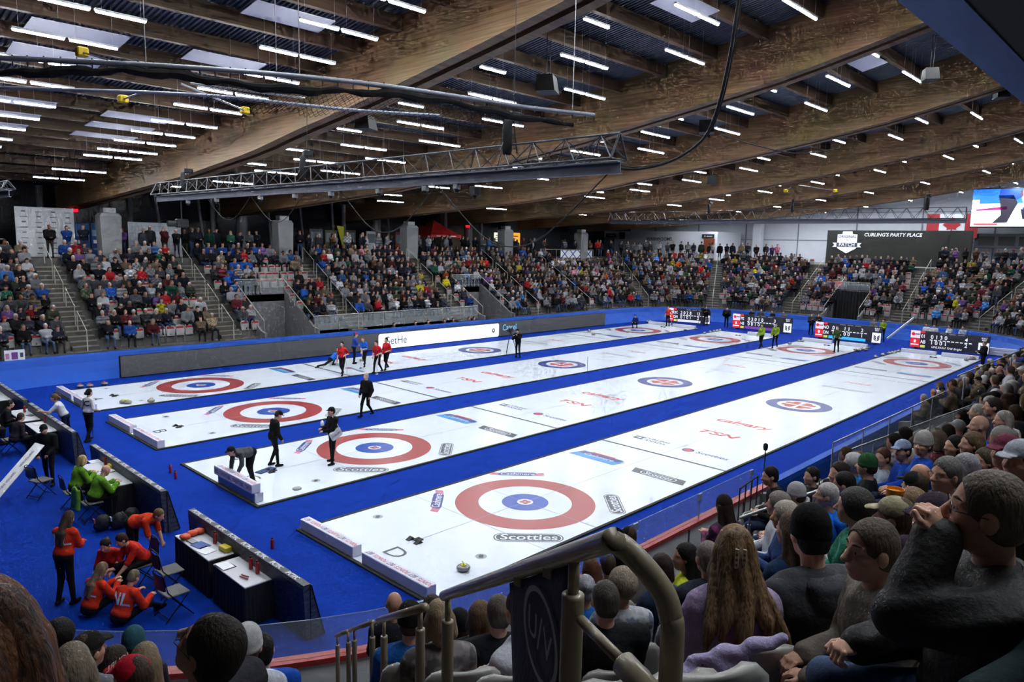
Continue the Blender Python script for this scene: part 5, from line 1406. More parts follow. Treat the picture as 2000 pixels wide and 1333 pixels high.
def hair_prims(J, style, lab=4):
    H, R = J['head'], J['HR']
    def q(x, y, z): return H+R @ V3(x, y, z)
    cuts = []; P = []
    face = ell_(q(.118, 0, -.040), (.097, .086, .120), .01, 0, R)
    if style == 'bald': return [], []
    if style == 'recede':
        P = [ell_(q(-.016, 0, .028), (.104, .0845, .105), .02, lab, R), ell_(q(-.05, 0, -.03), (.066, .072, .07), .03, lab, R)]
        return P, [('p', ell_(q(.125, 0, -.012), (.098, .085, .118), .01, 0, R)), ('h', q(0, 0, -.095), R @ V3(-.25, 0, -1))]
    if style in ('cap', 'toque'):
        if style == 'cap':
            P = [ell_(q(-.008, 0, .05), (.108, .088, .088), .01, lab, R)]; cuts = [('h', q(0, 0, .028), R @ V3(0, 0, -1))]
            P.append(ell_(q(.115, 0, .044), (.065, .062, .010), .012, lab, R @ rotv(0, 0, .2)))
        else:
            P = [ell_(q(-.015, 0, .05), (.11, .092, .112), .01, lab, R), ell_(q(-.015, 0, .012), (.112, .095, .04), .02, lab, R)]; cuts = [('h', q(0, 0, -.02), R @ V3(0, 0, -1))]
        return P, cuts
    P = [ell_(q(-.02, 0, .035), (.104, .086, .102), .02, lab, R), ell_(q(-.05, 0, -.03), (.072, .074, .075), .03, lab, R)]
    cuts = [('p', face), ('h', q(0, 0, -.10), R @ V3(-.25, 0, -1))]
    if style == 'curly': P.append(ell_(q(-.03, 0, .03), (.12, .11, .115), .03, lab, R)); 
    if style == 'bob':
        P += [cap_(q(-.03, s*.07, .0), q(-.03, s*.085, -.10), .035, .04, .03, lab) for s in (1, -1)]+[cap_(q(-.07, 0, 0), q(-.08, 0, -.11), .055, .05, .03, lab)]; cuts = [('p', face), ('h', q(0, 0, -.14), R @ V3(0, 0, -1))]
    if style == 'long':
        B = J['B']; P += [cap_(q(-.04, s*.065, .0), B(-.06, s*.11, .36), .038, .035, .04, lab) for s in (1, -1)]
        P += [cap_(q(-.07, 0, 0), B(-.125, 0, .40), .06, .06, .04, lab), cap_(B(-.125, .04, .40), B(-.135, .03, .22), .055, .03, .04, lab), cap_(B(-.125, -.04, .40), B(-.135, -.05, .20), .055, .03, .04, lab)]; cuts = [('p', face)]
    if style == 'pony': P += [cap_(q(-.10, 0, .05), q(-.15, 0, .0), .03, .035, .02, lab), cap_(q(-.15, 0, .0), J['B'](-.15, 0, .36), .035, .018, .02, lab)]
    if style == 'bun': P += [ell_(q(-.10, 0, .06), (.045, .045, .045), .02, lab, R)]
    return P, cuts
SKINS = [rgb(206, 160, 138), rgb(190, 142, 120), rgb(214, 172, 152), rgb(150, 104, 82)]
M_skin = [mat('skin_%d' % i, c, .55, bump=.05, bscale=120, spec=.35) for i, c in enumerate(SKINS)]
_MC = {}
def cmat(kind, c):
    key = (kind, c)
    if key not in _MC:
        _MC[key] = mat('%s_%d_%d_%d' % (kind, *c), rgb(*c), {'cloth': .85, 'hair': .6, 'puffer': .62, 'denim': .85}.get(kind, .8), noise=.18 if kind != 'puffer' else .08, nscale={'hair': 30, 'denim': 40}.get(kind, 10), bump=.5 if kind == 'hair' else .25, bscale={'hair': 90, 'denim': 250}.get(kind, 45),
                       stretch=(1, 1, .25) if kind == 'hair' else (1, 1, 1), sheen=0, spec=.18 if kind != 'puffer' else .3)
    return _MC[key]
def person_meshes(J, hb=.03, hc=.02, hh=.012, hd=.010, top=dict(), det=1, hat=None, fold=.003, seed=0, curl=.6, point=(None, None), hairdet=True):
    """dict of (V,F) for body/top/bottom/shoes/hair"""
    out = {}
    body = [(sdf_mesh([cap_(J['hip'], J['chest'], .085, .10, .05), cap_(J['chest'], J['neck0'], .09, .06, .05), cap_(J['S'][0], J['S'][1], .045, None, .04)]+sum([[cap_(J['S'][i], J['E'][i], .04, .034, .03), cap_(J['E'][i], J['H'][i], .036, .024, .02), cap_(J['P'][i], J['K'][i], .07, .05, .04), cap_(J['K'][i], J['A'][i], .048, .034, .03)] for i in (0, 1)], []), max(hb, .024)))]
    body.append(sdf_mesh(head_prims(J, det), hh))
    for i in (0, 1): body.append(sdf_mesh(hand_prims(J, i, det, 0, point[i], curl), hd))
    V = []; F = []; n = 0
    for v, f in body: V.append(v); F.append(f+n); n += len(v)
    out['body'] = (np.concatenate(V), np.concatenate(F))
    out['top'] = sdf_mesh(top_prims(J, **top), hc, fold=fold, seed=seed)
    out['bottom'] = sdf_mesh(bottom_prims(J), hc, fold=fold*.7, seed=seed+3)
    out['shoe'] = sdf_mesh(shoe_prims(J), max(hc*.8, .014))
    P, c = hair_prims(J, J['hair'])
    if P: out['hair'] = sdf_mesh(P, hh, c, fold=.002 if hh < .012 else 0)
    if hat:
        P, c = hair_prims(J, hat); out['hat'] = sdf_mesh(P, hh, c)
    return out
PARTN = {'top': 'jacket', 'bottom': 'trousers', 'shoe': 'shoes', 'hair': 'hair', 'hat': 'hat'}
def make_person(J, loc, rz, lab, skin=0, top=(30, 30, 34), bottom=(28, 30, 40), hairc=(60, 45, 35), shoe=(25, 25, 28), hatc=None, hat=None, group=None, topname='jacket', topk='cloth', botk='denim', z0=0., extra=None, **kw):
    ms = person_meshes(J, hat=hat, **kw)
    b = bpy.data.objects.new('person', np_mesh('person', *ms['body'], M_skin[skin])); COL.objects.link(b)
    b.location = loc; b.rotation_euler = (0, 0, rz); tag(b, lab, 'person', group)
    cols = {'top': (topk, top), 'bottom': (botk, bottom), 'shoe': ('cloth', shoe), 'hair': ('hair', hairc), 'hat': ('cloth', hatc or top)}
    for k, (V, F) in ms.items():
        if k == 'body' or len(F) == 0: continue
        nm = topname if k == 'top' else PARTN[k]
        o = bpy.data.objects.new(nm, np_mesh(nm, V, F, cmat(*cols[k]))); COL.objects.link(o); o.parent = b
    if extra: extra(b, J)
    return b
def eyes(b, J, brow=(70, 55, 45), r=.0125):
    H, R = J['head'], J['HR']
    for s in (1, -1):
        c = H+R @ V3(.073, s*.031, .004)
        mb = MB(); Mx = Matrix(R.tolist()).to_4x4(); Mx.translation = Vector(c)
        mb.lathe([(0, -r), (r*.6, -r*.8), (r, 0), (r*.6, r*.8), (0, r)], 12, M=Mx); 
        mb.lathe([(.006, r*.9), (.003, r*1.06), (0, r*1.08)], 10, 1, M=Mx @ Matrix.Rotation(PI/2, 4, 'Y'))
        mb.build('eye', [mat('eye_white', rgb(200, 195, 190), .3), mat('iris', rgb(50, 45, 40), .2)], b, smooth=True)
        mb = MB(); a = [H+R @ V3(*q) for q in ((.086, s*.012, .032), (.082, s*.032, .039), (.068, s*.052, .033))]; mb.tube(a, .0045, 6, radii=[.0045, .005, .002]); mb.build('eyebrow', cmat('hair', brow), b, smooth=True)
    mb = MB(); a = [H+R @ V3(*q) for q in ((.086, .024, -.067), (.096, 0, -.0675), (.086, -.024, -.067))]; mb.tube(a, .0035, 6); mb.build('lips', mat('lips', rgb(150, 95, 90), .5), b, smooth=True)
def glasses(b, J, c=(40, 36, 34)):
    H, R = J['head'], J['HR']; mb = MB()
    for s in (1, -1):
        ring = [H+R @ V3(.094, s*.033+.024*math.cos(a), .004+.018*math.sin(a)) for a in np.linspace(0, 2*PI, 17)]
        mb.tube(ring, .0018, 6, cap=False); mb.tube([H+R @ V3(.094, s*.057, .008), H+R @ V3(.085, s*.078, .008), H+R @ V3(.0, s*.087, .004)], .0018, 6)
    mb.tube([H+R @ V3(.094, .009, .008), H+R @ V3(.099, 0, .011), H+R @ V3(.094, -.009, .008)], .0018, 6)
    mb.build('glasses', mat('specs', rgb(*c), .3), b)
# ------------------------------------------------------------------ seats
def seat_meshes():
    out = {}
    mb = MB(); n = 10; W = .235; prof = []
    for (z, x, w) in [(.40, -.19, .21), (.5, -.205, .22), (.65, -.22, .232), (.78, -.235, .232), (.86, -.243, .215), (.895, -.247, .18), (.91, -.249, .12)]: prof.append((z, x, w))
    V = []
    for th in (0, 1):
        for z, x, w in prof:
            for i in range(n+1):
                t = i/n*2-1; V.append((x-.04*(1-t*t)-.0+th*(-.028), w*t, z))
    m = len(prof)*(n+1); F = []
    for r in range(len(prof)-1):
        for i in range(n):
            a = r*(n+1)+i; F.append((a, a+1, a+n+2, a+n+1)); F.append((m+a, m+a+n+1, m+a+n+2, m+a+1))
    for r in range(len(prof)-1):
        for i in (0, n): a = r*(n+1)+i; F.append((a, a+n+1, m+a+n+1, m+a) if i == 0 else (a, m+a, m+a+n+1, a+n+1))
    for i in range(n): a = (len(prof)-1)*(n+1)+i; F.append((a, a+1, m+a+1, m+a)); F.append((i, m+i, m+i+1, i+1))
    mb.add(V, F); out['back_shell'] = mb.mesh('back_shell', M_seat, True)
    mb = MB(); mb.box(-.262, -.225, -.18, .18, .56, .845, b=.012); mb.v = [(x-.0+(.045 if False else 0)+.0, y, z) for x, y, z in mb.v]
    mb.v = [(x+.012-.035*(1-(y/.235)**2)+.03, y, z) for x, y, z in mb.v]; out['pad'] = mb.mesh('pad', M_pad)
    mb = MB(); mb.box(-.2, .2, -.21, .21, .35, .395, b=.015); out['pan_down'] = mb.mesh('seat_pan', M_seat)
    mb = MB(); mb.box(-.215, -.165, -.205, .205, .36, .74, b=.015); out['pan_up'] = mb.mesh('seat_pan', M_seat)
    mb = MB()
    for s in (-1, 1): mb.box(-.26, -.21, s*.2-.012, s*.2+.012, .0, .5, b=.004)
    out['bracket'] = mb.mesh('bracket', M_steel); return out
SM = seat_meshes()
def put_seat(x, y, z, rz, up, lab, group=None):
    o = bpy.data.objects.new('stadium_seat', SM['back_shell']); COL.objects.link(o); o.location = (x, y, z); o.rotation_euler = (0, 0, rz)
    tag(o, lab, 'seat', group or 'folding seats in the stands')
    for nm, k in (('pad', 'pad'), ('seat_pan', 'pan_up' if up else 'pan_down'), ('bracket', 'bracket')):
        c = bpy.data.objects.new(nm, SM[k]); COL.objects.link(c); c.parent = o
    return o
# ------------------------------------------------------------------ hand placed spectators near the camera
NEARP = []   # (xy, radius)
def near(px_, py_, D, head, lab, body=None, **kw):
    """head centre pixel + distance; headings in degrees"""
    f = {k: kw.pop(k) for k in ('arms', 'lean', 'fem', 'w', 'hair', 'hands', 'hpitch', 'hroll', 'knees', 'legs', 'pose', 'poles') if k in kw}
    body = head if body is None else body
    J = figure(pose=f.pop('pose', 'sit'), hyaw=math.radians(head-body), **f)
    def spot(D):
        Hp = atd(px_, py_, D); c, s = math.cos(math.radians(body)), math.sin(math.radians(body)); h = J['head']
        return Hp[0]-(c*h[0]-s*h[1]), Hp[1]-(s*h[0]+c*h[1])
    if D > 4:
        best = None
        for f_ in (1, .96, 1.04, .92, 1.08, .88, 1.12, .84, 1.16):
            x_, y_ = spot(D*f_); md = min([math.hypot(x_-a, y_-b) for a, b in NEARP]+[9]); sc_ = min(md, .56)-abs(f_-1)*.3
            if best is None or sc_ > best[0]+1e-6: best = (sc_, f_)
        D *= best[1]
    Hp = atd(px_, py_, D); rz_ = math.radians(body); c, s = math.cos(rz_), math.sin(rz_)
    hx, hy, hz = J['head']
    loc = (Hp[0]-(c*hx-s*hy), Hp[1]-(s*hx+c*hy), Hp[2]-hz)
    if D < 3.2: q = dict(hh=.0055, hd=.0045, hc=.011)
    elif D < 6.5: q = dict(hh=.009, hd=.008, hc=.018)
    else: q = dict(hh=.013, hd=.012, hc=.024)
    q.update({k: kw.pop(k) for k in ('fold', 'curl', 'point', 'hc') if k in kw})
    seat = kw.pop('seat', True); th = kw.pop('thick', .012); slv = kw.pop('sleeve', 1.)
    NEARP.append((loc[0], loc[1]))
    ms_kw = dict(q); ms_kw['top'] = dict(thick=th, sleeve=slv)
    b = mk(J, loc, rz_, lab, ms_kw, kw)
    if seat: 
        put_seat(loc[0], loc[1], loc[2], rz_, False, lab.replace('person', 'grey seat under the person', 1) if len(lab.split()) < 11 else 'grey folding seat under the '+' '.join(lab.split()[:9]), 'occupied seats near the camera')
    return b, J
def mk(J, loc, rz_, lab, ms_kw, kw):
    kw = dict(kw); hat = kw.pop('hat', None); skin = kw.pop('skin', 0); group = kw.pop('group', None)
    cols = {'top': (kw.pop('topk', 'cloth'), kw.pop('top', (30, 30, 34))), 'bottom': (kw.pop('botk', 'denim'), kw.pop('bottom', (44, 56, 84))), 'shoe': ('cloth', kw.pop('shoe', (28, 28, 30))), 'hair': ('hair', kw.pop('hairc', (60, 45, 35)))}
    cols['hat'] = ('cloth', kw.pop('hatc', (20, 20, 22))); topname = kw.pop('topname', 'jacket'); ex = kw.pop('extra', None)
    ms = person_meshes(J, hat=hat, **ms_kw)
    b = bpy.data.objects.new('person', np_mesh('person', *ms['body'], M_skin[skin])); COL.objects.link(b)
    b.location = loc; b.rotation_euler = (0, 0, rz_); tag(b, lab, 'person', group)
    for k, (V, F) in ms.items():
        if k == 'body' or len(F) == 0: continue
        nm = topname if k == 'top' else PARTN[k]
        m = cols[k][1] if isinstance(cols[k][1], bpy.types.Material) else cmat(*cols[k])
        o = bpy.data.objects.new(nm, np_mesh(nm, V, F, m)); COL.objects.link(o); o.parent = b
    if ex:
        for fn in (ex if isinstance(ex, list) else [ex]): fn(b, J)
    return b
def plaid(name, a, c, d):
    m = mat(name, rgb(*a), .85); nt = m.node_tree; b = nt.nodes['Principled BSDF']; tc = nt.nodes.new('ShaderNodeTexCoord'); w1 = nt.nodes.new('ShaderNodeTexChecker'); w1.inputs['Scale'].default_value = 14
    w1.inputs['Color1'].default_value = (*rgb(*a), 1); w1.inputs['Color2'].default_value = (*rgb(*c), 1); nt.links.new(tc.outputs['Object'], w1.inputs['Vector'])
    w2 = nt.nodes.new('ShaderNodeTexNoise'); w2.inputs['Scale'].default_value = 12; mx = nt.nodes.new('ShaderNodeMixRGB'); nt.links.new(tc.outputs['Object'], w2.inputs['Vector']); r = nt.nodes.new('ShaderNodeValToRGB'); r.color_ramp.elements[0].position = .5; r.color_ramp.elements[1].position = .6
    nt.links.new(w2.outputs['Fac'], r.inputs['Fac']); nt.links.new(r.outputs[0], mx.inputs[0]); nt.links.new(w1.outputs['Color'], mx.inputs[1]); mx.inputs[2].default_value = (*rgb(*d), 1); nt.links.new(mx.outputs[0], b.inputs['Base Color']); return m
def collar(c, r=.075, h=.05, k='cloth'):
    def fn(b, J):
        mb = MB(); B = J['B']; n = 20; V = []
        for (rr, z) in ((r+.02, .455), (r+.004, .455+h*.6), (r, .455+h), (r-.012, .455+h*.9)):
            for i in range(n): a = 2*PI*i/n; V.append(tuple(B(-.008+rr*math.cos(a), rr*1.05*math.sin(a), z+.01*math.cos(a)*-1)))
        mb.add(V, [(q*n+i, q*n+(i+1) % n, (q+1)*n+(i+1) % n, (q+1)*n+i) for q in range(3) for i in range(n)]); mb.build('collar', cmat(k, c), b, smooth=True)
    return fn
def hood(c):
    def fn(b, J):
        B = J['B']; V, F = sdf_mesh([cap_(B(-.10, .07, .44), B(-.10, -.07, .44), .05, None, .05), ell_(B(-.13, 0, .38), (.05, .11, .10), .05), cap_(B(-.02, .09, .47), B(-.09, .08, .45), .028, None, .04), cap_(B(-.02, -.09, .47), B(-.09, -.08, .45), .028, None, .04)], .012, fold=.004)
        o = bpy.data.objects.new('hood', np_mesh('hood', V, F, cmat('cloth', c))); COL.objects.link(o); o.parent = b
    return fn
def streak_mat(name, c, c2):
    m = mat(name, rgb(*c), .5, spec=.3); nt = m.node_tree; b = nt.nodes['Principled BSDF']; L = nt.links.new
    tc = nt.nodes.new('ShaderNodeTexCoord'); mp = nt.nodes.new('ShaderNodeMapping'); mp.inputs['Scale'].default_value = (1, 1, .05); L(tc.outputs['Object'], mp.inputs['Vector'])
    n = nt.nodes.new('ShaderNodeTexNoise'); n.inputs['Scale'].default_value = 95; n.inputs['Detail'].default_value = 5; n.inputs['Distortion'].default_value = .6; L(mp.outputs[0], n.inputs['Vector'])
    r = nt.nodes.new('ShaderNodeValToRGB'); r.color_ramp.elements[0].position = .35; r.color_ramp.elements[1].position = .68
    r.color_ramp.elements[0].color = (*rgb(*c2), 1); r.color_ramp.elements[1].color = (*rgb(*c), 1); L(n.outputs['Fac'], r.inputs['Fac']); L(r.outputs[0], b.inputs['Base Color'])
    bp = nt.nodes.new('ShaderNodeBump'); bp.inputs['Strength'].default_value = .9; bp.inputs['Distance'].default_value = .006; L(n.outputs['Fac'], bp.inputs['Height']); L(bp.outputs[0], b.inputs['Normal'])
    return m
def locks(c, c2, paths, nm, wisps=90, seed=1, h=.0075):
    """long loose hair: broad overlapping locks (paths of (x, y, z, r) in body space, h: in head space) with fine wisps"""
    def fn(b, J):
        H, R, B = J['head'], J['HR'], J['B']; m = streak_mat(nm, c, c2); rg = random.Random(seed); P = []
        def W(q): return V3(*(H+R @ V3(*q[1:4]))) if q[0] == 'h' else V3(*B(*q[1:4]))
        allp = []
        for path in paths:
            pts = [Vector(W(q)) for q in path]; rr = [q[4] for q in path]; S = smooth(pts, 5); k_ = len(S); q_ = [float(np.interp(i/(k_-1)*(len(rr)-1), range(len(rr)), rr)) for i in range(k_)]
            for i in range(k_-1): P.append(cap_(S[i], S[i+1], q_[i], q_[i+1], .012))
            allp.append((S, q_))
        V, F = sdf_mesh(P, h, fold=.0015, seed=seed)
        o = bpy.data.objects.new('hair_locks', np_mesh('hair_locks', V, F, m)); COL.objects.link(o); o.parent = b
        mb = MB(); up = V3(0, 0, 1)
        for i in range(wisps):
            S, q_ = allp[rg.randrange(len(allp))]; a = rg.uniform(0, 2*PI); k0 = rg.randrange(0, max(1, len(S)//3)); pts = []
            for k in range(k0, len(S)):
                pts.append(S[k]+Vector((math.cos(a), math.sin(a), 0))*(q_[k]*1.0+.0015+.003*math.sin(k*.6+i)))
            if len(pts) > 3: pts[-1] = pts[-1]+Vector((rg.uniform(-.012, .012), rg.uniform(-.012, .012), -rg.uniform(.0, .035))); mb.tube(pts, .0012, 4, radii=[.0013]*(len(pts)-1)+[.0003])
        w = mb.build('hair_wisps', m, b, smooth=True); w['kind'] = 'stuff'
    return fn
GIRL = [[('h', -.05, .0, .11, .03), ('h', -.115, .0, .0, .036), ('b', -.13, .0, .50, .042), ('b', -.165, .01, .40, .042), ('b', -.17, .0, .32, .026), ('b', -.165, .0, .25, .006)],
        [('h', -.06, .03, .1, .03), ('h', -.09, .055, .0, .036), ('b', -.115, .07, .50, .04), ('b', -.15, .1, .40, .03), ('b', -.155, .11, .32, .007)],
        [('h', -.06, -.03, .1, .03), ('h', -.09, -.055, .0, .036), ('b', -.115, -.06, .50, .04), ('b', -.155, -.1, .40, .032), ('b', -.16, -.12, .30, .007)],
        [('h', .0, .06, .06, .022), ('h', -.03, .08, -.04, .026), ('b', -.08, .12, .48, .034), ('b', -.13, .155, .37, .03), ('b', -.135, .17, .27, .006)],
        [('h', .0, -.06, .06, .022), ('h', -.03, -.08, -.04, .026), ('b', -.08, -.115, .48, .036), ('b', -.135, -.165, .36, .034), ('b', -.14, -.2, .24, .006)],
        [('h', -.07, -.05, -.02, .02), ('b', -.12, -.13, .47, .026), ('b', -.155, -.19, .34, .022), ('b', -.15, -.23, .22, .004)],
        [('h', -.07, .05, -.02, .02), ('b', -.13, .035, .47, .026), ('b', -.185, .03, .36, .024), ('b', -.18, .04, .26, .004)]]
def hat_mark(text, size, c=(235, 235, 235), x=.112, z=.06, back=False):
    def fn(b, J):
        H, R = J['head'], J['HR']; mb = MB(); s = -1 if back else 1
        o = H+R @ V3(s*x, 0, z); Mx = frame(tuple(o), tuple(R @ V3(0, s*1., 0)), tuple(R @ V3(-.35*s*.6, 0, 1)))
        put_text(mb, text, Mx @ Matrix.Translation((0, 0, .002)), size, 0, .1, .01); mb.build('cap_mark', cmat('cloth', c), b)
    return fn
def clips(b, J):
    H, R = J['head'], J['HR']
    for s in (1, -1):
        mb = MB(); Mx = Matrix((R @ rotv(0, -.25)).tolist()).to_4x4(); Mx.translation = Vector(H+R @ V3(-.152, s*.017, .02)); mb.box(-.006, .004, -.009, .009, -.045, .05, 0, Mx, .002)
        for k in range(3): mb.box(-.009, -.004, -.005, .005, -.03+k*.024, -.018+k*.024, 1, Mx)
        mb.build('hair_clip', [mat('clip_pale', rgb(200, 190, 165), .4), mat('clip_dark', rgb(110, 90, 66), .5)], b)
E_ = lambda b, J: eyes(b, J)
# closest four on the right
near(1925, 1000, 2.18, 106, 'person in black puffer jacket and glasses holding a fist to his mouth at far right', body=120, arms='chin', hair='recede', hairc=(104, 96, 86), top=(17, 17, 20), topk='puffer', thick=.034, w=1.1, bottom=(66, 82, 116), hpitch=-.05,
     hands=[(.19, .04, 1.12), (.34, -.12, .66)], poles=[(.75, .35, -.9), (-.5, -.55, -.9)], extra=[E_, glasses, collar((17, 17, 20), .085, .06, 'puffer')], curl=1.1, point=((.2, -.2, .9), None), fold=.007, lean=.05, knees=.16)
near(1699, 1074, 2.95, 142, 'person with short grey hair in a taupe hoodie looking left, beside the black puffer jacket', body=122, hair='recede', hairc=(92, 82, 72), top=(112, 106, 98), thick=.026, w=1.12, bottom=(56, 72, 104), extra=[E_, collar((112, 106, 98), .088, .045)], fold=.008, lean=.12, arms='lap')
near(1433, 1076, 3.45, 38, 'person in lavender sweatshirt with long brown hair held by two pale clips', body=48, fem=True, hair='bob', hairc=(128, 102, 74), top=(164, 148, 184), thick=.022, topname='sweatshirt', w=.98, extra=[locks((150, 122, 88), (78, 58, 42), GIRL, 'hair_streaked', 120, 3), clips], fold=.006, lean=.05)
near(1580, 1043, 3.6, 52, 'person in grey hoodie wearing a black cap backwards', body=62, hair='short', hairc=(30, 26, 24), hat='toque', hatc=(14, 14, 16), top=(70, 72, 78), thick=.024, w=1.08, lean=.22, extra=[hood((66, 68, 74)), hat_mark('~', .05, (225, 225, 225), .112, .0, True)], topname='hoodie', fold=.006)
near(1381, 1090, 5.5, 62, 'person with cropped grey hair in a dark navy coat, left of the long haired woman', hair='short', hairc=(122, 112, 106), top=(32, 38, 52), thick=.03, w=1.08, lean=.15)
near(1336, 1088, 6.6, 140, 'person with long black hair and a yellow safety vest, by the metal walkway', fem=True, body=110, hair='long', hairc=(26, 22, 20), top=(190, 200, 40), topname='vest', skin=1)
near(1290, 1110, 6.1, 70, 'person with smooth dark brown hair just right of the thick handrail', fem=True, hair='bob', hairc=(42, 32, 27), top=(36, 48, 74))
near(1181, 1172, 4.65, 55, 'person with short dark grey hair in a black sweater right of the navy banner', hair='short', hairc=(74, 70, 66), top=(18, 20, 24), thick=.028, w=1.15, extra=[collar((18, 20, 24), .08, .03)], fold=.005)
near(1215, 1142, 5.35, 50, 'person with tousled grey blond hair in a white checked shirt', fem=True, hair='curly', hairc=(140, 128, 112), top=plaid('check_white', (180, 184, 194), (196, 200, 208), (110, 118, 140)), topname='shirt', w=1.05)
near(1143, 1150, 6.5, 50, 'person with pale grey bun hair and blue top left of the black sweater', fem=True, hair='bun', hairc=(150, 150, 160), top=(30, 96, 170))
near(1153, 1112, 7.6, 60, 'person with long auburn hair just left of the upper handrail post', fem=True, hair='long', hairc=(84, 54, 38), top=(60, 50, 48))
near(1186, 1104, 7.9, 60, 'person in dark blue cap beyond the auburn hair', hair='short', hat='cap', hatc=(52, 62, 100), top=(46, 52, 70))
near(1013, 1190, 4.45, 80, 'person in black vest and white sleeves, half hidden by the navy banner', hair='short', hairc=(40, 34, 30), top=(200, 202, 214), body=95, thick=.018, topname='shirt', bottom=(112, 142, 186), extra=None)
near(973, 1196, 4.75, 58, 'person with short grey brown hair in a black jacket left of the navy banner', hair='short', hairc=(88, 82, 76), top=(24, 25, 30), thick=.03, w=1.12, extra=[collar((24, 25, 30), .082, .04)], fold=.005)
near(940, 1204, 5.7, 10, 'person with light brown hair turned to the right, beyond the black jacket', fem=True, hair='bob', hairc=(96, 76, 58), body=45, top=(40, 40, 46))
near(857, 1208, 5.1, 60, 'person with a blond bob in a speckled grey sweater behind the handrail posts', fem=True, hair='bob', hairc=(140, 122, 98), top=plaid('speckle', (112, 108, 108), (124, 120, 120), (78, 74, 76)), topname='sweater', thick=.02, w=1.05, fold=.004)
near(843, 1188, 6.6, 60, 'person with long dark hair left of the thick handrail lower end', fem=True, hair='long', hairc=(52, 42, 34), top=(50, 46, 50))
near(896, 1222, 6.0, 70, 'person in black knitted hat between the speckled sweater and the black jacket', hair='short', hat='toque', hatc=(18, 18, 20), top=(34, 40, 60))
near(770, 1180, 7.4, 55, 'person with bald grey crown in a dark coat at the sheet corner', hair='bald', top=(34, 36, 44), skin=1)
near(800, 1212, 5.9, 60, 'person in bright blue jacket with a black hat behind the thin handrail posts', hair='short', hat='toque', hatc=(18, 19, 22), top=(26, 88, 164), thick=.024)
# left group
near(408, 1266, 2.42, 116, 'person with dark hair and glasses leaning his head back, largest head at lower left', body=120, hair='short', hairc=(30, 24, 20), top=(34, 34, 40), hpitch=-.5, w=1.1, extra=[E_, glasses], skin=1, thick=.02)
near(-42, 1272, 1.2, 85, 'person with long chestnut brown hair cut off by the left edge', fem=True, hair='long', hairc=(84, 54, 36), top=(70, 26, 24), thick=.02, seat=False, extra=[locks((78, 46, 28), (28, 17, 12), GIRL, 'hair_chestnut', 80, 9)])
near(258, 1326, 4.1, 120, 'person in a red cap with white lettering at the bottom left', body=100, hair='short', hat='cap', hatc=(170, 20, 44), top=(150, 20, 40), extra=[hat_mark('CURL', .06, (235, 235, 235), .1, .075)])
near(484, 1262, 4.6, 50, 'person in a white cable knit hat and pale jacket right of the dark haired man', hair='short', hat='toque', hatc=(176, 176, 178), top=(186, 190, 204), fem=True, thick=.03)
near(512, 1270, 5.4, 60, 'person with black hair in a royal blue jacket beside the white knit hat', hair='short', hairc=(24, 22, 22), top=(16, 72, 168), thick=.03)
near(262, 1256, 6.2, 60, 'person wearing a dark teal knitted hat near the glass', hair='short', hat='toque', hatc=(44, 84, 96), top=(40, 42, 48))
near(142, 1302, 3.7, 70, 'person with streaked ash hair seen from above at lower left', fem=True, hair='bob', hairc=(118, 106, 92), top=(70, 70, 74))
near(174, 1272, 4.9, 20, 'person in a dark flat cap and grey coat facing right', hair='short', hat='cap', hatc=(26, 24, 24), top=(110, 112, 122), body=50, skin=1)
near(117, 1240, 5.7, 70, 'person with curly black hair and a navy jacket at the left', hair='curly', hairc=(20, 18, 18), top=(28, 38, 66))
near(226, 1292, 4.9, 30, 'person with dark brown hair beside the red cap', fem=True, hair='bob', hairc=(50, 38, 32), top=(36, 34, 38))
near(284, 1292, 4.7, 60, 'person with streaky light brown hair behind the man in glasses', fem=True, hair='long', hairc=(122, 106, 84), top=(60, 58, 60))
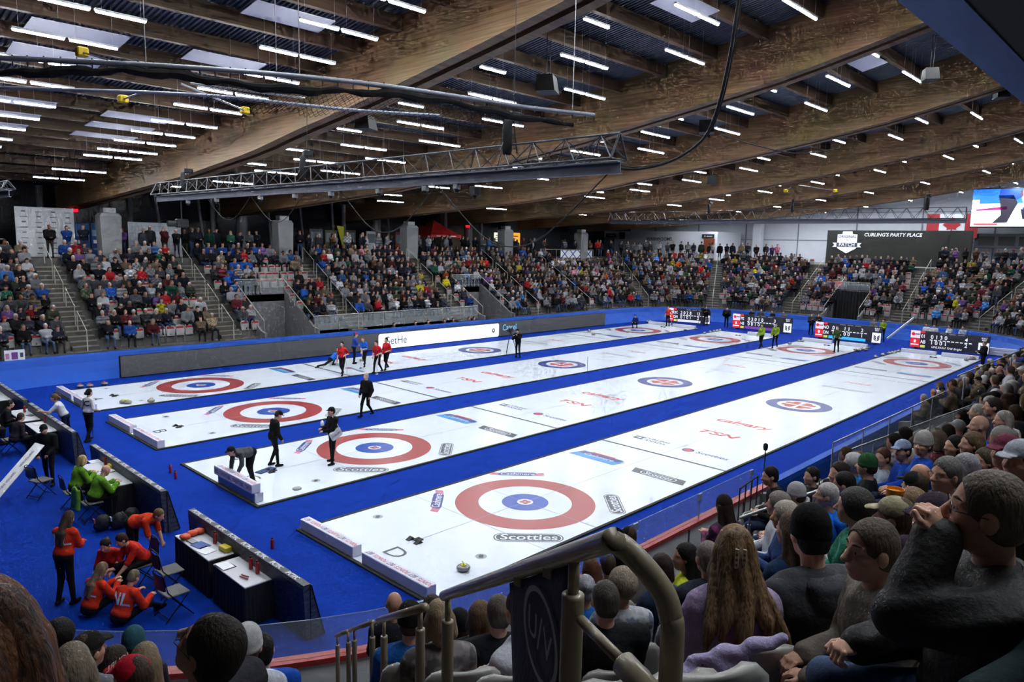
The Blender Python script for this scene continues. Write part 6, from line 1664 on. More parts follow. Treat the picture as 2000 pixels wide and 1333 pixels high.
# right hand rows
R_ = [(1613, 968, 7.2, 120, 'person with white cropped hair in a bright blue hoodie', dict(hair='short', hairc=(176, 172, 172), top=(24, 106, 214), body=100, extra=[hood((24, 100, 205))])),
      (1665, 990, 5.1, 110, 'person with dark curly hair in a green shirt', dict(hair='curly', hairc=(62, 60, 60), top=(46, 124, 98), body=95, fem=True)),
      (1747, 1012, 4.4, 95, 'person in a beige baseball cap behind the grey hoodie man', dict(hair='short', hairc=(90, 76, 60), hat='cap', hatc=(156, 150, 124), top=(36, 34, 40))),
      (1822, 1012, 4.5, 150, 'person in a dark plum cap beside the puffer jacket man', dict(hair='short', hat='cap', hatc=(50, 40, 52), top=(52, 34, 52))),
      (1778, 984, 5.9, 60, 'person with frizzy light brown hair holding a popcorn tub', dict(hair='curly', hairc=(124, 102, 80), top=(72, 56, 110), fem=True, arms='phone')),
      (1785, 950, 6.3, 70, 'person in a black cap and grey checked jacket', dict(hair='short', hat='cap', hatc=(20, 20, 20), top=(78, 78, 92))),
      (1796, 930, 7.0, 80, 'person with a bald tan head above the black cap', dict(hair='bald', top=(70, 74, 84), skin=1)),
      (1846, 928, 5.8, 150, 'person with grey hair and glasses in a grey jacket looking left', dict(hair='short', hairc=(104, 102, 100), top=(88, 88, 98), body=110, extra=[glasses])),
      (1883, 915, 6.0, 75, 'person with straight silver hair seen from behind', dict(hair='bob', hairc=(132, 132, 138), top=(40, 40, 44), fem=True)),
      (1922, 902, 6.3, 140, 'person with wavy brown hair and dark top at the right', dict(hair='long', hairc=(74, 62, 52), top=(36, 34, 36), fem=True, body=110)),
      (1963, 882, 5.4, 155, 'person in a maroon hooded top looking left', dict(hair='short', hat='cap', hatc=(96, 44, 60), top=(90, 36, 52), body=115)),
      (1992, 900, 4.9, 150, 'person in a grey mesh cap at the right edge', dict(hair='short', hat='cap', hatc=(150, 156, 166), top=(20, 20, 22), body=110, skin=1)),
      (1664, 905, 9.2, 100, 'person with white curly hair and a light blue scarf', dict(hair='curly', hairc=(186, 186, 190), top=(60, 140, 214), fem=True)),
      (1692, 910, 8.5, 100, 'person in a green knitted hat and black coat', dict(hair='short', hat='toque', hatc=(40, 84, 50), top=(16, 17, 20))),
      (1723, 894, 9.2, 160, 'person with reddish short hair in a pale jacket looking left', dict(hair='short', hairc=(84, 52, 40), top=(150, 164, 178), body=110)),
      (1762, 880, 8.8, 160, 'person in a blue and white cap and royal blue jacket', dict(hair='short', hat='cap', hatc=(150, 166, 200), top=(18, 66, 170), body=115)),
      (1802, 868, 8.3, 165, 'person in a grey knit beanie and royal blue coat', dict(hair='short', hat='toque', hatc=(170, 166, 164), top=(20, 70, 176), body=120, fem=True)),
      (1829, 860, 8.6, 90, 'person with brown hair in a dark maroon coat', dict(hair='bob', hairc=(92, 76, 62), top=(84, 34, 40), fem=True)),
      (1863, 872, 7.7, 140, 'person with black shoulder length hair and black top', dict(hair='bob', hairc=(30, 28, 28), top=(22, 22, 26), fem=True)),
      (1896, 868, 7.3, 130, 'person with long light brown hair turned toward the rink', dict(hair='long', hairc=(96, 78, 58), top=(30, 28, 30), fem=True)),
      (1911, 832, 8.6, 120, 'person with a shiny bald head and blue jacket', dict(hair='bald', top=(24, 84, 190))),
      (1958, 822, 8.4, 130, 'person with silver striped hair holding a can', dict(hair='bob', hairc=(156, 150, 144), top=(130, 46, 46), fem=True, arms='phone')),
      (1938, 795, 9.4, 120, 'person with dark hair above the bald man', dict(hair='short', hairc=(48, 42, 38), top=(44, 50, 60))),
      (1908, 806, 10.2, 110, 'person with pale grey combed hair above the bald man', dict(hair='short', hairc=(170, 164, 156), top=(64, 68, 78))),
      (1553, 966, 8.6, 110, 'person in a pale grey knit beanie near the front rows', dict(hair='short', hat='toque', hatc=(166, 164, 170), top=(60, 62, 70))),
      (1530, 1008, 6.6, 130, 'person with grey blond curls in a blue knitted sweater', dict(hair='curly', hairc=(160, 152, 142), top=(56, 78, 130), fem=True, arms='phone', lean=.1)),
      (1517, 985, 7.4, 120, 'person with ash curls in a white shirt beside the blue sweater', dict(hair='curly', hairc=(120, 114, 108), top=(196, 200, 210))),
      (1546, 1035, 5.2, 70, 'person with long brown hair between the lavender sweatshirt and the backward cap', dict(hair='long', hairc=(92, 74, 58), top=(28, 52, 84), fem=True)),
      (1413, 990, 8.7, 60, 'person in a purple plaid jacket and dark beanie', dict(hair='long', hairc=(40, 30, 26), hat='toque', hatc=(34, 28, 28), top=plaid('plaid_purple', (60, 26, 60), (36, 22, 44), (126, 40, 96)), fem=True, body=70, arms='phone', lean=.1)),
      (1503, 930, 9.6, 140, 'person in black with headphones behind the pole microphone', dict(hair='short', hairc=(30, 24, 22), top=(14, 14, 16), body=120, lean=.3)),
      (1584, 930, 9.4, 150, 'person with dark hair and beard near the black side rail', dict(hair='short', hairc=(34, 28, 26), top=(24, 24, 28), body=100)),
      (1637, 925, 8.3, 150, 'person with dark hair and pale face left of the green hat', dict(hair='bun', hairc=(44, 34, 32), top=(190, 190, 196), fem=True, body=110)),
      (1647, 946, 7.4, 110, 'person with slicked black hair leaning forward', dict(hair='short', hairc=(26, 24, 24), top=(46, 44, 48), skin=1, lean=.35)),
      (1228, 1048, 9.6, 70, 'person in a black cap and dark jacket at the front row above the handrail', dict(hair='short', hat='cap', hatc=(16, 16, 18), top=(22, 20, 24))),
      (1532, 1078, 4.6, 80, 'person in a dark teal puffer coat beyond the lavender sweatshirt', dict(hair='short', hairc=(110, 100, 92), top=(24, 50, 66), topk='puffer', lean=.2)) if False else None]
for q in R_:
    if q is None: continue
    a, b_, D, hd, lab, kw = q
    near(a, b_, D, hd, lab, **kw)
# the arm and knees cut off at the right edge
near(2262, 1000, 1.6, 110, 'person in dark green sleeve and jeans cut off by the right edge', body=125, arms='lap', hair='short', hairc=(90, 86, 80), top=(24, 40, 42), thick=.03, bottom=(52, 78, 120), hands=[(.22, .02, .62), (.3, -.1, .64)], seat=False, w=1.1)
# hair clips, coat on seat, popcorn, bench microphone
gp = [o for o in bpy.data.objects if o.get('label', '').startswith('person in lavender')][0]

def seat_at(px_, py_, D, hd, lab, up=False):
    t = atd(px_, py_, D); a = math.radians(hd); put_seat(t[0]+.25*math.cos(a), t[1]+.25*math.sin(a), t[2]-.91, a, up, lab, 'empty seats nearest the camera')
for k, (a, b_, D, hd) in enumerate([(1385, 1302, 2.35, 60), (1300, 1312, 2.4, 58), (1225, 1318, 2.45, 56), (1010, 1312, 3.6, 55), (905, 1305, 4.1, 56), (812, 1290, 4.7, 58)]):
    seat_at(a, b_, D, hd, 'grey seat back with red pad at the bottom edge, %s from the right' % ORD[k], k < 5)
# ------------------------------------------------------------------ crowd
PAL = [((22, 23, 27), 'black', 24), ((38, 42, 56), 'navy', 20), ((66, 68, 74), 'charcoal', 13), ((120, 122, 128), 'grey', 15), ((176, 178, 186), 'white', 12), ((92, 34, 44), 'maroon', 4), ((168, 34, 42), 'red', 3), ((32, 78, 160), 'blue', 4.5), ((60, 110, 176), 'light blue', 2), ((58, 66, 52), 'olive', 4), ((30, 74, 60), 'green', 2), ((122, 108, 90), 'tan', 7), ((200, 190, 40), 'yellow', .9), ((100, 74, 130), 'purple', 1.2), ((190, 90, 40), 'orange', .8), ((88, 62, 48), 'brown', 4), ((186, 110, 140), 'pink', .7)]
PW = np.array([p[2] for p in PAL], float); PW /= PW.sum()
HAIRC = [((34, 28, 26), 'dark'), ((70, 54, 42), 'brown'), ((100, 80, 56), 'fair'), ((150, 148, 146), 'grey'), ((184, 182, 180), 'white'), ((100, 96, 92), 'greying')]
HW = np.array([.22, .26, .12, .18, .1, .12])
BOT = [(30, 32, 40), (22, 22, 26), (48, 60, 88), (70, 84, 110), (50, 46, 42)]
STYLES = ['short', 'short', 'long', 'bob', 'bald', 'toque', 'cap', 'curly']
def variant(pose, arms, hair, fem, h, lean, hy, w=1., det=0):
    J = figure(pose=pose, arms=arms, lean=lean, hyaw=hy, fem=fem, w=w, hair=hair)
    P = top_prims(J, .042, 1)+bottom_prims(J, 2)+shoe_prims(J, 3)
    hp_, cuts = hair_prims(J, hair)
    body = head_prims(J, 0, 0)
    for i in (0, 1): body += [ell_(J['H'][i]+V3(.03, 0, 0), (.05, .04, .035), .02, 0)]
    P2 = body+P+[tuple(list(p[:6])+[4]) for p in hp_]
    if h > .03: P2 = [tuple(list(p[:5])+[max(p[5], .03)]+[p[6]]) for p in P2]
    V, F, lab = sdf_mesh(P2, h, labels=True)
    Hh = J['head']; R = J['HR']; loc_ = (V-Hh) @ R
    face = (loc_[:, 0] > .035) & (loc_[:, 2] < .05) & (loc_[:, 2] > -.13) & (np.abs(loc_[:, 1]) < .085)
    lab[face & (lab == 4)] = 0
    return V, F, lab
VAR = {}
SITS = [('lap', 0., .2), ('cross', .05, -.3), ('knees', .3, .4), ('phone', .15, 0.), ('lap', -.03, -.5), ('clap', .05, .1), ('chin', .2, .3), ('front', .1, -.1)]
def get_var(kind, i, st, h):
    key = (kind, i, st, h)
    if key not in VAR:
        fem = st in ('long', 'bob', 'curly')
        if kind == 'sit': a, l, hy = SITS[i]; VAR[key] = variant('sit', a, st, fem, h, l, hy, .95+.05*(i % 3))
        else: a = ['front', 'down', 'cross'][i % 3]; VAR[key] = variant('stand', a, st, fem, h, .03, .2*(i-1))
    return VAR[key]
SPOTS = []   # (dist, x, y, z, heading, kind, section text, row, seat)
SEATS_EMPTY = []
def near_any(x, y, r):
    return any((x-a)**2+(y-b)**2 < r*r for a, b in NEARP)
rg = random.Random(5)
sec_names = ['first', 'second', 'third', 'fourth', 'fifth', 'sixth', 'seventh', 'eighth', 'ninth', 'tenth', 'eleventh']
def aisle_ref(u):
    c = [(abs(a-u), i, a) for i, a in enumerate(AISLES)]; c.sort(); return c[0][1], c[0][2]
def visible(x, y, z, m=60):
    a, b_, w = proj((x, y, z+1.0)); return w > .5 and -m < a < 2000+m and -60 < b_ < 1333+150
for row in range(12):
    d = D0+RUN*row+.43
    u = 0.
    while u < UTOT:
        side = 'corner' if (UL < u < UL+UC or UL+UC+UE < u < UNEAR0 or 2*UL+2*UC+UE < u < 2*UL+3*UC+UE or u > UTOT-UC) else 'straight'
        sc_ = (RAD+d)/RAD if side == 'corner' else 1.
        x, y, nx, ny = peri(d, u); ucur = u; u += .515/sc_
        nearside = UNEAR0 <= ucur <= UNEAR1
        if row >= (12 if nearside else NROW): continue
        if ucur > UNEAR1 and ucur < UTOT-.2*UC: continue
        if gap(ucur, d) >= 0 or invom(ucur, row) or (MEDIA[0] < ucur < MEDIA[1] and row == 0): continue
        z = (rzn if nearside else rz)(row)
        if not visible(x, y, z, 520 if nearside else 200): continue
        if nearside and row < 5 and .3 < x < 10.4 and y > -9.4: continue
        dist = math.dist((x, y, z+1), CAM)
        if dist < 2.6: continue
        if nearside and (dist < 9.8 or proj((x, y, z+1.2))[0] < 1500):
            if row < 3 and proj((x, y, z+1.2))[0] < 1400: continue
            if not near_any(x, y, .62): SEATS_EMPTY.append((dist, x, y, z, math.atan2(-ny, -nx), ucur, row))
            continue
        if nearside and ((row < 4 and proj((x, y, z+1.2))[0] < 1640) or (row < 2 and proj((x, y, z+1.2))[0] < 1760)): continue
        if 37.3 < x < 45.4 and y > 31 and row >= 8: continue
        if near_any(x, y, .5): continue
        jt = rg.uniform(-.07, .07); x += -ny*jt; y += nx*jt; jt = rg.uniform(-.05, .05); x += nx*jt; y += ny*jt
        if row >= 9 and y > 31 and any(abs(x-c) < .9 for c in XC): continue
        pe = .10 if not nearside else .04
        if 7.5 < x < 12 and y > 29.5 and row in (5, 6, 7): pe = .75
        if y > 26 and row == 0: pe = .3
        if x > 48 and row in (0, 1): pe = .55
        if x > 48 and row in (5, 6): pe = .3
        if rg.random() < pe: SEATS_EMPTY.append((dist, x, y, z, math.atan2(-ny, -nx), ucur, row)); continue
        SPOTS.append((dist, x, y, z, math.atan2(-ny, -nx), 'sit', ucur, row))
# standing watchers along the back concourse
for ua, ub, n in ((u_n(-3.), u_n(1.), 4), (u_n(1.5), u_n(12.), 17), (u_n(12.5), u_n(39), 44), (u_ne(85), u_ne(5), 34), (u_e(4.5), u_e(3.6), 3), (u_se(0), u_se(-50), 22)):
    for k in range(n):
        u = ua+(ub-ua)*(k+rg.random()*.7)/n; d = 7.9+rg.random()*1.1; x, y, nx, ny = peri(d, u)
        if any(abs(x-c) < .95 and y < 34.5 and y > 32. for c in XC): continue
        if visible(x, y, ZTOP): SPOTS.append((math.dist((x, y, ZTOP+1), CAM), x, y, ZTOP, math.atan2(-ny, -nx)+rg.uniform(-.6, .6), 'stand', u, 10))
SPOTS.sort(key=lambda q: (not visible(q[1], q[2], q[3], -15), q[0])); SEATS_EMPTY.sort(key=lambda q: (not visible(q[1], q[2], q[3], -10), q[0]))
def pick(lst, w): return lst[int(RNG.choice(len(lst), p=np.array(w)/sum(w)))]
NPEOPLE = len([o for o in bpy.data.objects if o.get('category') == 'person'])
NIND = 300-NPEOPLE
M_crowd = attr_mat('crowd_cloth')
bigV = []; bigF = []; bigC = []; nb = 0
SIDE = {'n': 'far stand', 'e': 'end stand', 's': 'near stand', 'c': 'corner stand'}
labels_used = {}
def where(u, row, x=0, y=0):
    i, a = aisle_ref(u); sd = 'far stand' if u < UL else ('far corner' if u < UL+UC else ('end stand' if u < UL+UC+UE else ('right corner' if u < UNEAR0 else 'near stand')))
    n = max(1, int(abs(u-a)/.53)-0); n = min(n, 24)
    side_ = 'before' if u < a else 'past'
    return '%s row %s, %s seat %s stairs %s' % (sd, ORD[row], ORD[n-1], side_, ORD[i])
for k, (dist, x, y, z, hd, kind, u, row) in enumerate(SPOTS):
    st = pick(STYLES, [5, 4, 2.2, 2.2, 1.2, 1.7, 1.8, 1.]); i = rg.randrange(len(SITS) if kind == 'sit' else 3)
    h = .02 if dist < 13 else (.028 if dist < 22 else (.038 if dist < 33 else (.05 if dist < 48 else .062)))
    h = max(h, .028) if k >= NIND else h
    V, F, lab = get_var(kind, i if h < .05 else i % 4 if kind == 'sit' else i, st, h)
    ci = int(RNG.choice(len(PAL), p=PW)); top, cname, _ = PAL[ci]
    if 15 < x < 22 and y > 30 and rg.random() < .25: top, cname, _ = PAL[1]
    if 5 < x < 9 and y > 29 and rg.random() < .3: top, cname, _ = PAL[7]
    hi = int(RNG.choice(6, p=HW)); hc, hname = HAIRC[hi]
    if st in ('toque', 'cap'): hc, hname = pick([((24, 24, 28), 'black'), ((150, 150, 152), 'grey'), ((180, 180, 184), 'white'), ((40, 56, 110), 'blue'), ((140, 36, 44), 'red')], [4, 2, 2, 1.5, 1])
    bc = rg.choice(BOT); sk = rg.choice(SKINS[:3]+SKINS[:3]+[SKINS[3]])
    j = rg.uniform(.28, .72)  # clothes darkened in colour to stand in for dim light on the stands
    cols = np.array([sk, tuple(min(1, v*j) for v in rgb(*top)), rgb(*bc), (.02, .02, .022), rgb(*hc)])
    yaw = hd+rg.uniform(-.35, .35); s = rg.uniform(.98, 1.12)
    c_, s_ = math.cos(yaw), math.sin(yaw); cv = cols[lab]
    if rg.random() < .45:
        ph = rg.uniform(0, 6); fq_ = rg.choice([28, 45, 70]); n_ = np.sin(V[:, 2]*fq_+ph)*np.sin(V[:, 1]*fq_*rg.choice([0, .7, 1.])+ph*2)
        cv = np.where(((lab == 1) & (n_ > .25))[:, None], np.clip(cv*rg.choice([.3, 2.2, 3.]), 0, .75), cv)
    cv = cv*np.where(lab == 0, .62, 1)[:, None]  # skin dimmed in colour as well, for the weak light there
    if k < NIND:
        o = bpy.data.objects.new('person', np_mesh('person', V, F, M_crowd, cv)); COL.objects.link(o); o.location = (x, y, z); o.rotation_euler = (0, 0, yaw); o.scale = (s, s, s)
        hw_ = {'toque': hname+' knit hat', 'cap': hname+' cap', 'bald': 'bald head', 'long': 'long '+hname+' hair', 'curly': 'curly '+hname+' hair', 'bob': hname+' bobbed hair', 'short': 'short '+hname+' hair'}[st]
        tag(o, '%s, %s, %s' % (cname+' jacket', hw_, where(u, row)), 'person', 'seated spectators of the stands')
        if o['label'] in labels_used: o['label'] = o['label'].replace(' jacket', ' coat') if labels_used[o['label']] == 1 else o['label'].replace(' jacket', ' sweater')
        labels_used[o['label']] = labels_used.get(o['label'], 0)+1
    else:
        W = V*s; W = np.stack([W[:, 0]*c_-W[:, 1]*s_+x, W[:, 0]*s_+W[:, 1]*c_+y, W[:, 2]+z], 1)
        bigV.append(W.astype(np.float32)); bigF.append((F+nb).astype(np.int32)); bigC.append(cv.astype(np.float32)); nb += len(V)
if bigV:
    o = bpy.data.objects.new('spectator_crowd', np_mesh('spectator_crowd', np.concatenate(bigV), np.concatenate(bigF), M_crowd, np.concatenate(bigC))); COL.objects.link(o)
    tag(o, 'packed distant crowd filling the far, corner and end stands', 'crowd', kind='stuff')
print('CROWD', len(SPOTS), NIND, nb, len(SEATS_EMPTY))
# empty seats
NSEAT = len([o for o in bpy.data.objects if o.get('category') == 'seat'])
def mesh_np(me):
    V = np.empty(len(me.vertices)*3); me.vertices.foreach_get('co', V); V = V.reshape(-1, 3); F = [tuple(p.vertices) for p in me.polygons]; return V, F
SV = []; SFc = []; SMi = []; off = 0
for key, mi in (('back_shell', 0), ('pad', 1), ('pan_up', 0), ('bracket', 2)):
    v, f = mesh_np(SM[key]); SV.append(v); SFc += [tuple(i+off for i in q) for q in f]; SMi += [mi]*len(f); off += len(v)
SV = np.concatenate(SV); mbs = MB(); sl = {}
for k, (dist, x, y, z, hd, u, row) in enumerate(SEATS_EMPTY):
    if k < 300-NSEAT:
        lb = 'empty seat, '+where(u, row)
        if lb in sl: lb = 'vacant seat, '+where(u, row)
        sl[lb] = 1; put_seat(x, y, z, hd, True, lb, 'empty folding seats')
    else:
        c_, s_ = math.cos(hd), math.sin(hd); W = np.stack([SV[:, 0]*c_-SV[:, 1]*s_+x, SV[:, 0]*s_+SV[:, 1]*c_+y, SV[:, 2]+z], 1)
        o0_ = mbs.n; mbs.v += [tuple(v) for v in W.tolist()]; mbs.n += len(W); mbs.f += [tuple(i+o0_ for i in q) for q in SFc]; mbs.m += SMi
if mbs.n: o = mbs.build('stadium_seating', [M_seat, M_pad, M_steel], smooth=False); tag(o, 'remaining empty folding seats of the far stands', 'seats', kind='stuff')
# ------------------------------------------------------------------ people on the floor and ice
def floor_person(px_, py_, z, body, lab, kw, off=(0, 0), q=None, J=None, loc=None):
    kw = dict(kw); f = {k: kw.pop(k) for k in ('arms', 'lean', 'fem', 'w', 'hair', 'hands', 'hpitch', 'hroll', 'knees', 'legs', 'pose', 'hyaw', 'twist') if k in kw}
    f.setdefault('pose', 'stand'); f.setdefault('arms', 'down'); J = figure(**f)
    if loc is None: p = at(px_, py_, 2, z); loc = (p[0]+off[0], p[1]+off[1], z)
    near_ = np.linalg.norm(np.array(loc)-CAM) < 22
    ms = dict(hh=.012, hd=.009, hc=.018) if near_ else dict(hh=.018, hd=.016, hc=.026, det=1)
    ms['top'] = dict(thick=kw.pop('thick', .01), sleeve=kw.pop('sleeve', 1.)); ms['fold'] = .004
    for k in ('curl', 'point'):
        if k in kw: ms[k] = kw.pop(k)
    return mk(J, loc, math.radians(body), lab, ms, kw), J, loc
def back_text(t, size, c=(230, 230, 230), z=.30, front=False, y=0):
    def fn(b, J):
        B, R = J['B'], J['R']; mb = MB(); s = 1 if front else -1
        P = V3(*B(s*.0, y, z)); n = R @ V3(s, 0, 0); o = P+n*(.158 if not front else .15)
        Mx = frame(tuple(o), tuple(R @ V3(0, s*1., 0)), tuple(R @ V3(0, 0, 1)))
        V_, F_ = text_geo(t, size, 0, .02); tgt = [q for q in b.children if q.name.startswith(('jacket', 'shirt', 'sweatshirt', 'hoodie'))][0].data
        A = np.empty(len(tgt.vertices)*3); tgt.vertices.foreach_get('co', A); A = (A.reshape(-1, 3)-J['hip']) @ R
        ly = V3(0, s*1., 0); out = []
        for vx, vy, _ in V_:
            yy = y+s*vx; zz = z+vy; m = (np.abs(A[:, 1]-yy) < .03) & (np.abs(A[:, 2]-zz) < .03)
            xx = (s*A[m, 0]).max() if m.any() else .15
            out.append(tuple(B(s*(xx+.008), yy, zz)))
        mb.add(out, F_); mb.build('shirt_letters', mat('letters_%d%d' % (c[0], c[2]), rgb(*c), .7), b)
    return fn
def broom(b, J, a, e, head=(200, 60, 60)):
    mb = MB(); mb.tube([a, e], .0125, 8); d = (Vector(e)-Vector(a)).normalized(); mb.build('broom_handle', mat('broom_white', rgb(170, 172, 178), .4), b)
    mb = MB(); mb.box(-.10, .10, -.03, .03, -.02, .03, 0, Matrix.Translation(e), .01); mb.build('broom_head', mat('broom_head_%d' % head[0], rgb(*head), .6), b)
walkL = dict(legs=dict(hip=(0, 0, .90), K=[(.14, .09, .50), (.02, -.09, .49)], A=[(.26, .09, .10), (-.26, -.09, .16)]), pose='stand')
walkR = dict(legs=dict(hip=(0, 0, .90), K=[(.02, .09, .49), (.16, -.09, .50)], A=[(-.24, .09, .15), (.22, -.09, .10)]), pose='stand')
BLK = (15, 15, 17); SB = dict(bottom=BLK, botk='cloth', shoe=(16, 16, 18))
floor_person(716, 814, .0, 195, 'person in black with white hair striding along the carpet between sheets B and C', dict(**walkR, **SB, top=BLK, hair='short', hairc=(170, 166, 160), hands=[(.10, .24, .82), (.14, -.2, .86)], thick=.02), off=(0, 0))
b, J, loc = floor_person(650, 905, IZ, 175, 'person in black cap and hoodie with white shoulder bag on the sheet C rings', dict(legs=dict(hip=(0, 0, .93), K=[(.05, .13, .50), (-.02, -.12, .49)], A=[(.12, .20, .085), (-.05, -.16, .085)]), **SB, top=BLK, hair='short', hairc=(40, 34, 30), hat='cap', hatc=(16, 16, 18), hands=[(.32, .08, 1.06), (.30, -.1, 1.10)], thick=.022, extra=[hood(BLK)]))
mb = MB(); 
g_ = empty('shoulder_bag', (loc[0]-.02, loc[1]-.22, loc[2]+.95), 0, 'white lettered shoulder bag slung on the person in the black cap', 'bag')
mb.box(-.19, .19, -.05, .05, -.14, .14, 0, Matrix.Rotation(-.5, 4, 'Y'), .03); mb.build('pouch', mat('bag_white', rgb(200, 202, 208), .6), g_)
mb = MB(); mb.tube([(.1, -.02, .16), (.04, .03, .34), (-.03, .14, .52), (-.04, .3, .50)], .014, 6); mb.build('strap', mat('bag_strap', rgb(190, 190, 198), .6), g_)
mb = MB(); put_text(mb, 'CURLING', frame((0, -.055, 0), (1, 0, .5), (-.5, 0, 1)), .09, 0, 0, .004); mb.build('lettering', M_dgrey, g_)
e = empty('clipboard_mic', (loc[0]-.36, loc[1]-.03, loc[2]+1.28), 0, 'small white fluffy microphone held up by the person in the black cap', 'microphone')
mb = MB(); mb.lathe([(0, -.06), (.04, -.05), (.055, 0), (.05, .06), (.02, .1), (0, .11)], 12); mb.build('wind_cover', M_white, e, smooth=True)
mb = MB(); mb.tube([(0, 0, -.05), (.04, .0, -.22)], .012, 8); mb.build('handle', M_black, e)
floor_person(535, 911, IZ, -10, 'person in black cap and jacket looking down beside the blue square on sheet C', dict(legs=dict(hip=(0, 0, .90), K=[(.10, .10, .50), (.06, -.10, .49)], A=[(-.06, .13, .085), (.08, -.13, .085)]), **SB, top=BLK, hair='short', hairc=(60, 48, 40), hat='cap', hatc=(15, 15, 17), lean=.16, hpitch=.5, hyaw=-.1, hands=[(.18, .14, .84), (.2, -.12, .82)], thick=.02))
floor_person(485, 946, IZ, 190, 'person in grey sweater bending over the stacked foam boards on sheet C', dict(legs=dict(hip=(0, 0, .88), K=[(.10, .11, .48), (.02, -.11, .48)], A=[(.02, .13, .085), (-.10, -.13, .085)]), bottom=BLK, botk='cloth', shoe=(18, 18, 18), top=(74, 76, 80), hair='short', hairc=(30, 26, 24), hat='cap', hatc=(24, 22, 24), lean=1.45, hpitch=-.35, hands=[(.52, .12, .42), (.50, -.22, .34)], thick=.014, topname='sweater'), off=(.12, 0.05))
x, y = px(519, 920); mb = MB(); mb.box(-.3, .3, -.13, .13, 0, .02, 0, Matrix.Rotation(.3, 4, 'Z'), .004); o = mb.build('blue_mat', mat('mat_blue', rgb(20, 52, 110), .6), loc=(x, y, IZ+.006)); tag(o, 'small dark blue square board lying on sheet C', 'board')
# white shirted pair near the left tables
b, J, loc = floor_person(172, 862, 0, 25, 'person in white shirt with dark ponytail, seen from behind, holding a yellow topped broom', dict(legs=dict(hip=(0, 0, .93), K=[(.04, .10, .50), (.0, -.10, .49)], A=[(.10, .14, .085), (-.22, -.12, .10)]), bottom=(14, 15, 18), botk='cloth', shoe=(20, 20, 22), top=(196, 198, 206), topname='shirt', sleeve=.3, hair='pony', hairc=(28, 24, 24), fem=True, lean=.1, hands=[(.26, .16, 1.15), (.2, -.2, 1.0)], extra=[back_text('BC', .24, (30, 32, 40), .33)]), off=(.05, 0))
mb = MB(); mb.tube([(.30, .2, .05), (.27, .16, 1.3)], .0125, 8); mb.build('broom_handle', mat('broom_blue', rgb(30, 50, 110), .4), b)
mb = MB(); mb.box(.17, .37, .12, .2, 1.28, 1.33, b=.01); mb.build('broom_head', mat('broom_yellow', rgb(210, 150, 30), .6), b)
floor_person(120, 868, 0, 150, 'person in white shirt with brown ponytail leaning on the sponsor barrier', dict(legs=dict(hip=(0, 0, .90), K=[(.02, .1, .49), (-.05, -.1, .49)], A=[(-.05, .12, .085), (-.2, -.12, .09)]), bottom=(22, 30, 60), botk='cloth', top=(196, 198, 206), topname='shirt', sleeve=.3, hair='pony', hairc=(110, 84, 54), fem=True, lean=.45, hpitch=-.2, hands=[(.62, .16, 1.12), (.45, -.2, 1.02)], curl=.2), off=(.15, .0))
# person carrying the long white strip
b, J, loc = floor_person(92, 950, 0, 235, 'person in black coat and cap carrying a long white lettered strip', dict(legs=dict(hip=(0, 0, .93), K=[(.1, .1, .5), (-.02, -.1, .49)], A=[(.12, .12, .085), (-.16, -.12, .1)]), **SB, top=(17, 17, 20), hair='short', hairc=(30, 26, 24), hat='cap', hatc=(20, 20, 24), lean=.2, hpitch=.3, hands=[(.28, .1, .92), (.3, -.12, .9)], thick=.03, skin=1), off=(.1, .1))
A = Vector(at(78, 868, 2, 1.25)); Bp = Vector(at(0, 958, 2, .42)); Bp = Bp+(Bp-A)*.12; e = empty('white_strip', tuple(A), 0, 'long white strip with dark lettering held at the left edge', 'strip')
d = Bp-A; u = d.normalized(); v = u.cross(Vector((CF[0], CF[1], CF[2]))).normalized(); w_ = u.cross(v)
Mx = Matrix((u, v, w_)).transposed().to_4x4(); mb = MB(); mb.box(0, d.length, -.13, .13, -.012, .012, 0, Mx, .004); mb.build('strip_board', M_white, e)
t = MB(); sgn = -1 if w_.dot(Vector(CF)) > 0 else 1
ux = -u if u.dot(Vector(CR)) < 0 else u
vy = v if v.dot(Vector(CU)) > 0 else -v
for k in range(2):
    o = u*(d.length*(.3+.42*k)); M2 = Matrix((ux, vy, ux.cross(vy))).transposed().to_4x4(); M2.translation = o+ux.cross(vy)*.0145
    put_text(t, 'NEW HOLLAND', M2, .085, 0, 0, .006, .85)
t.build('lettering', M_dgrey, e)
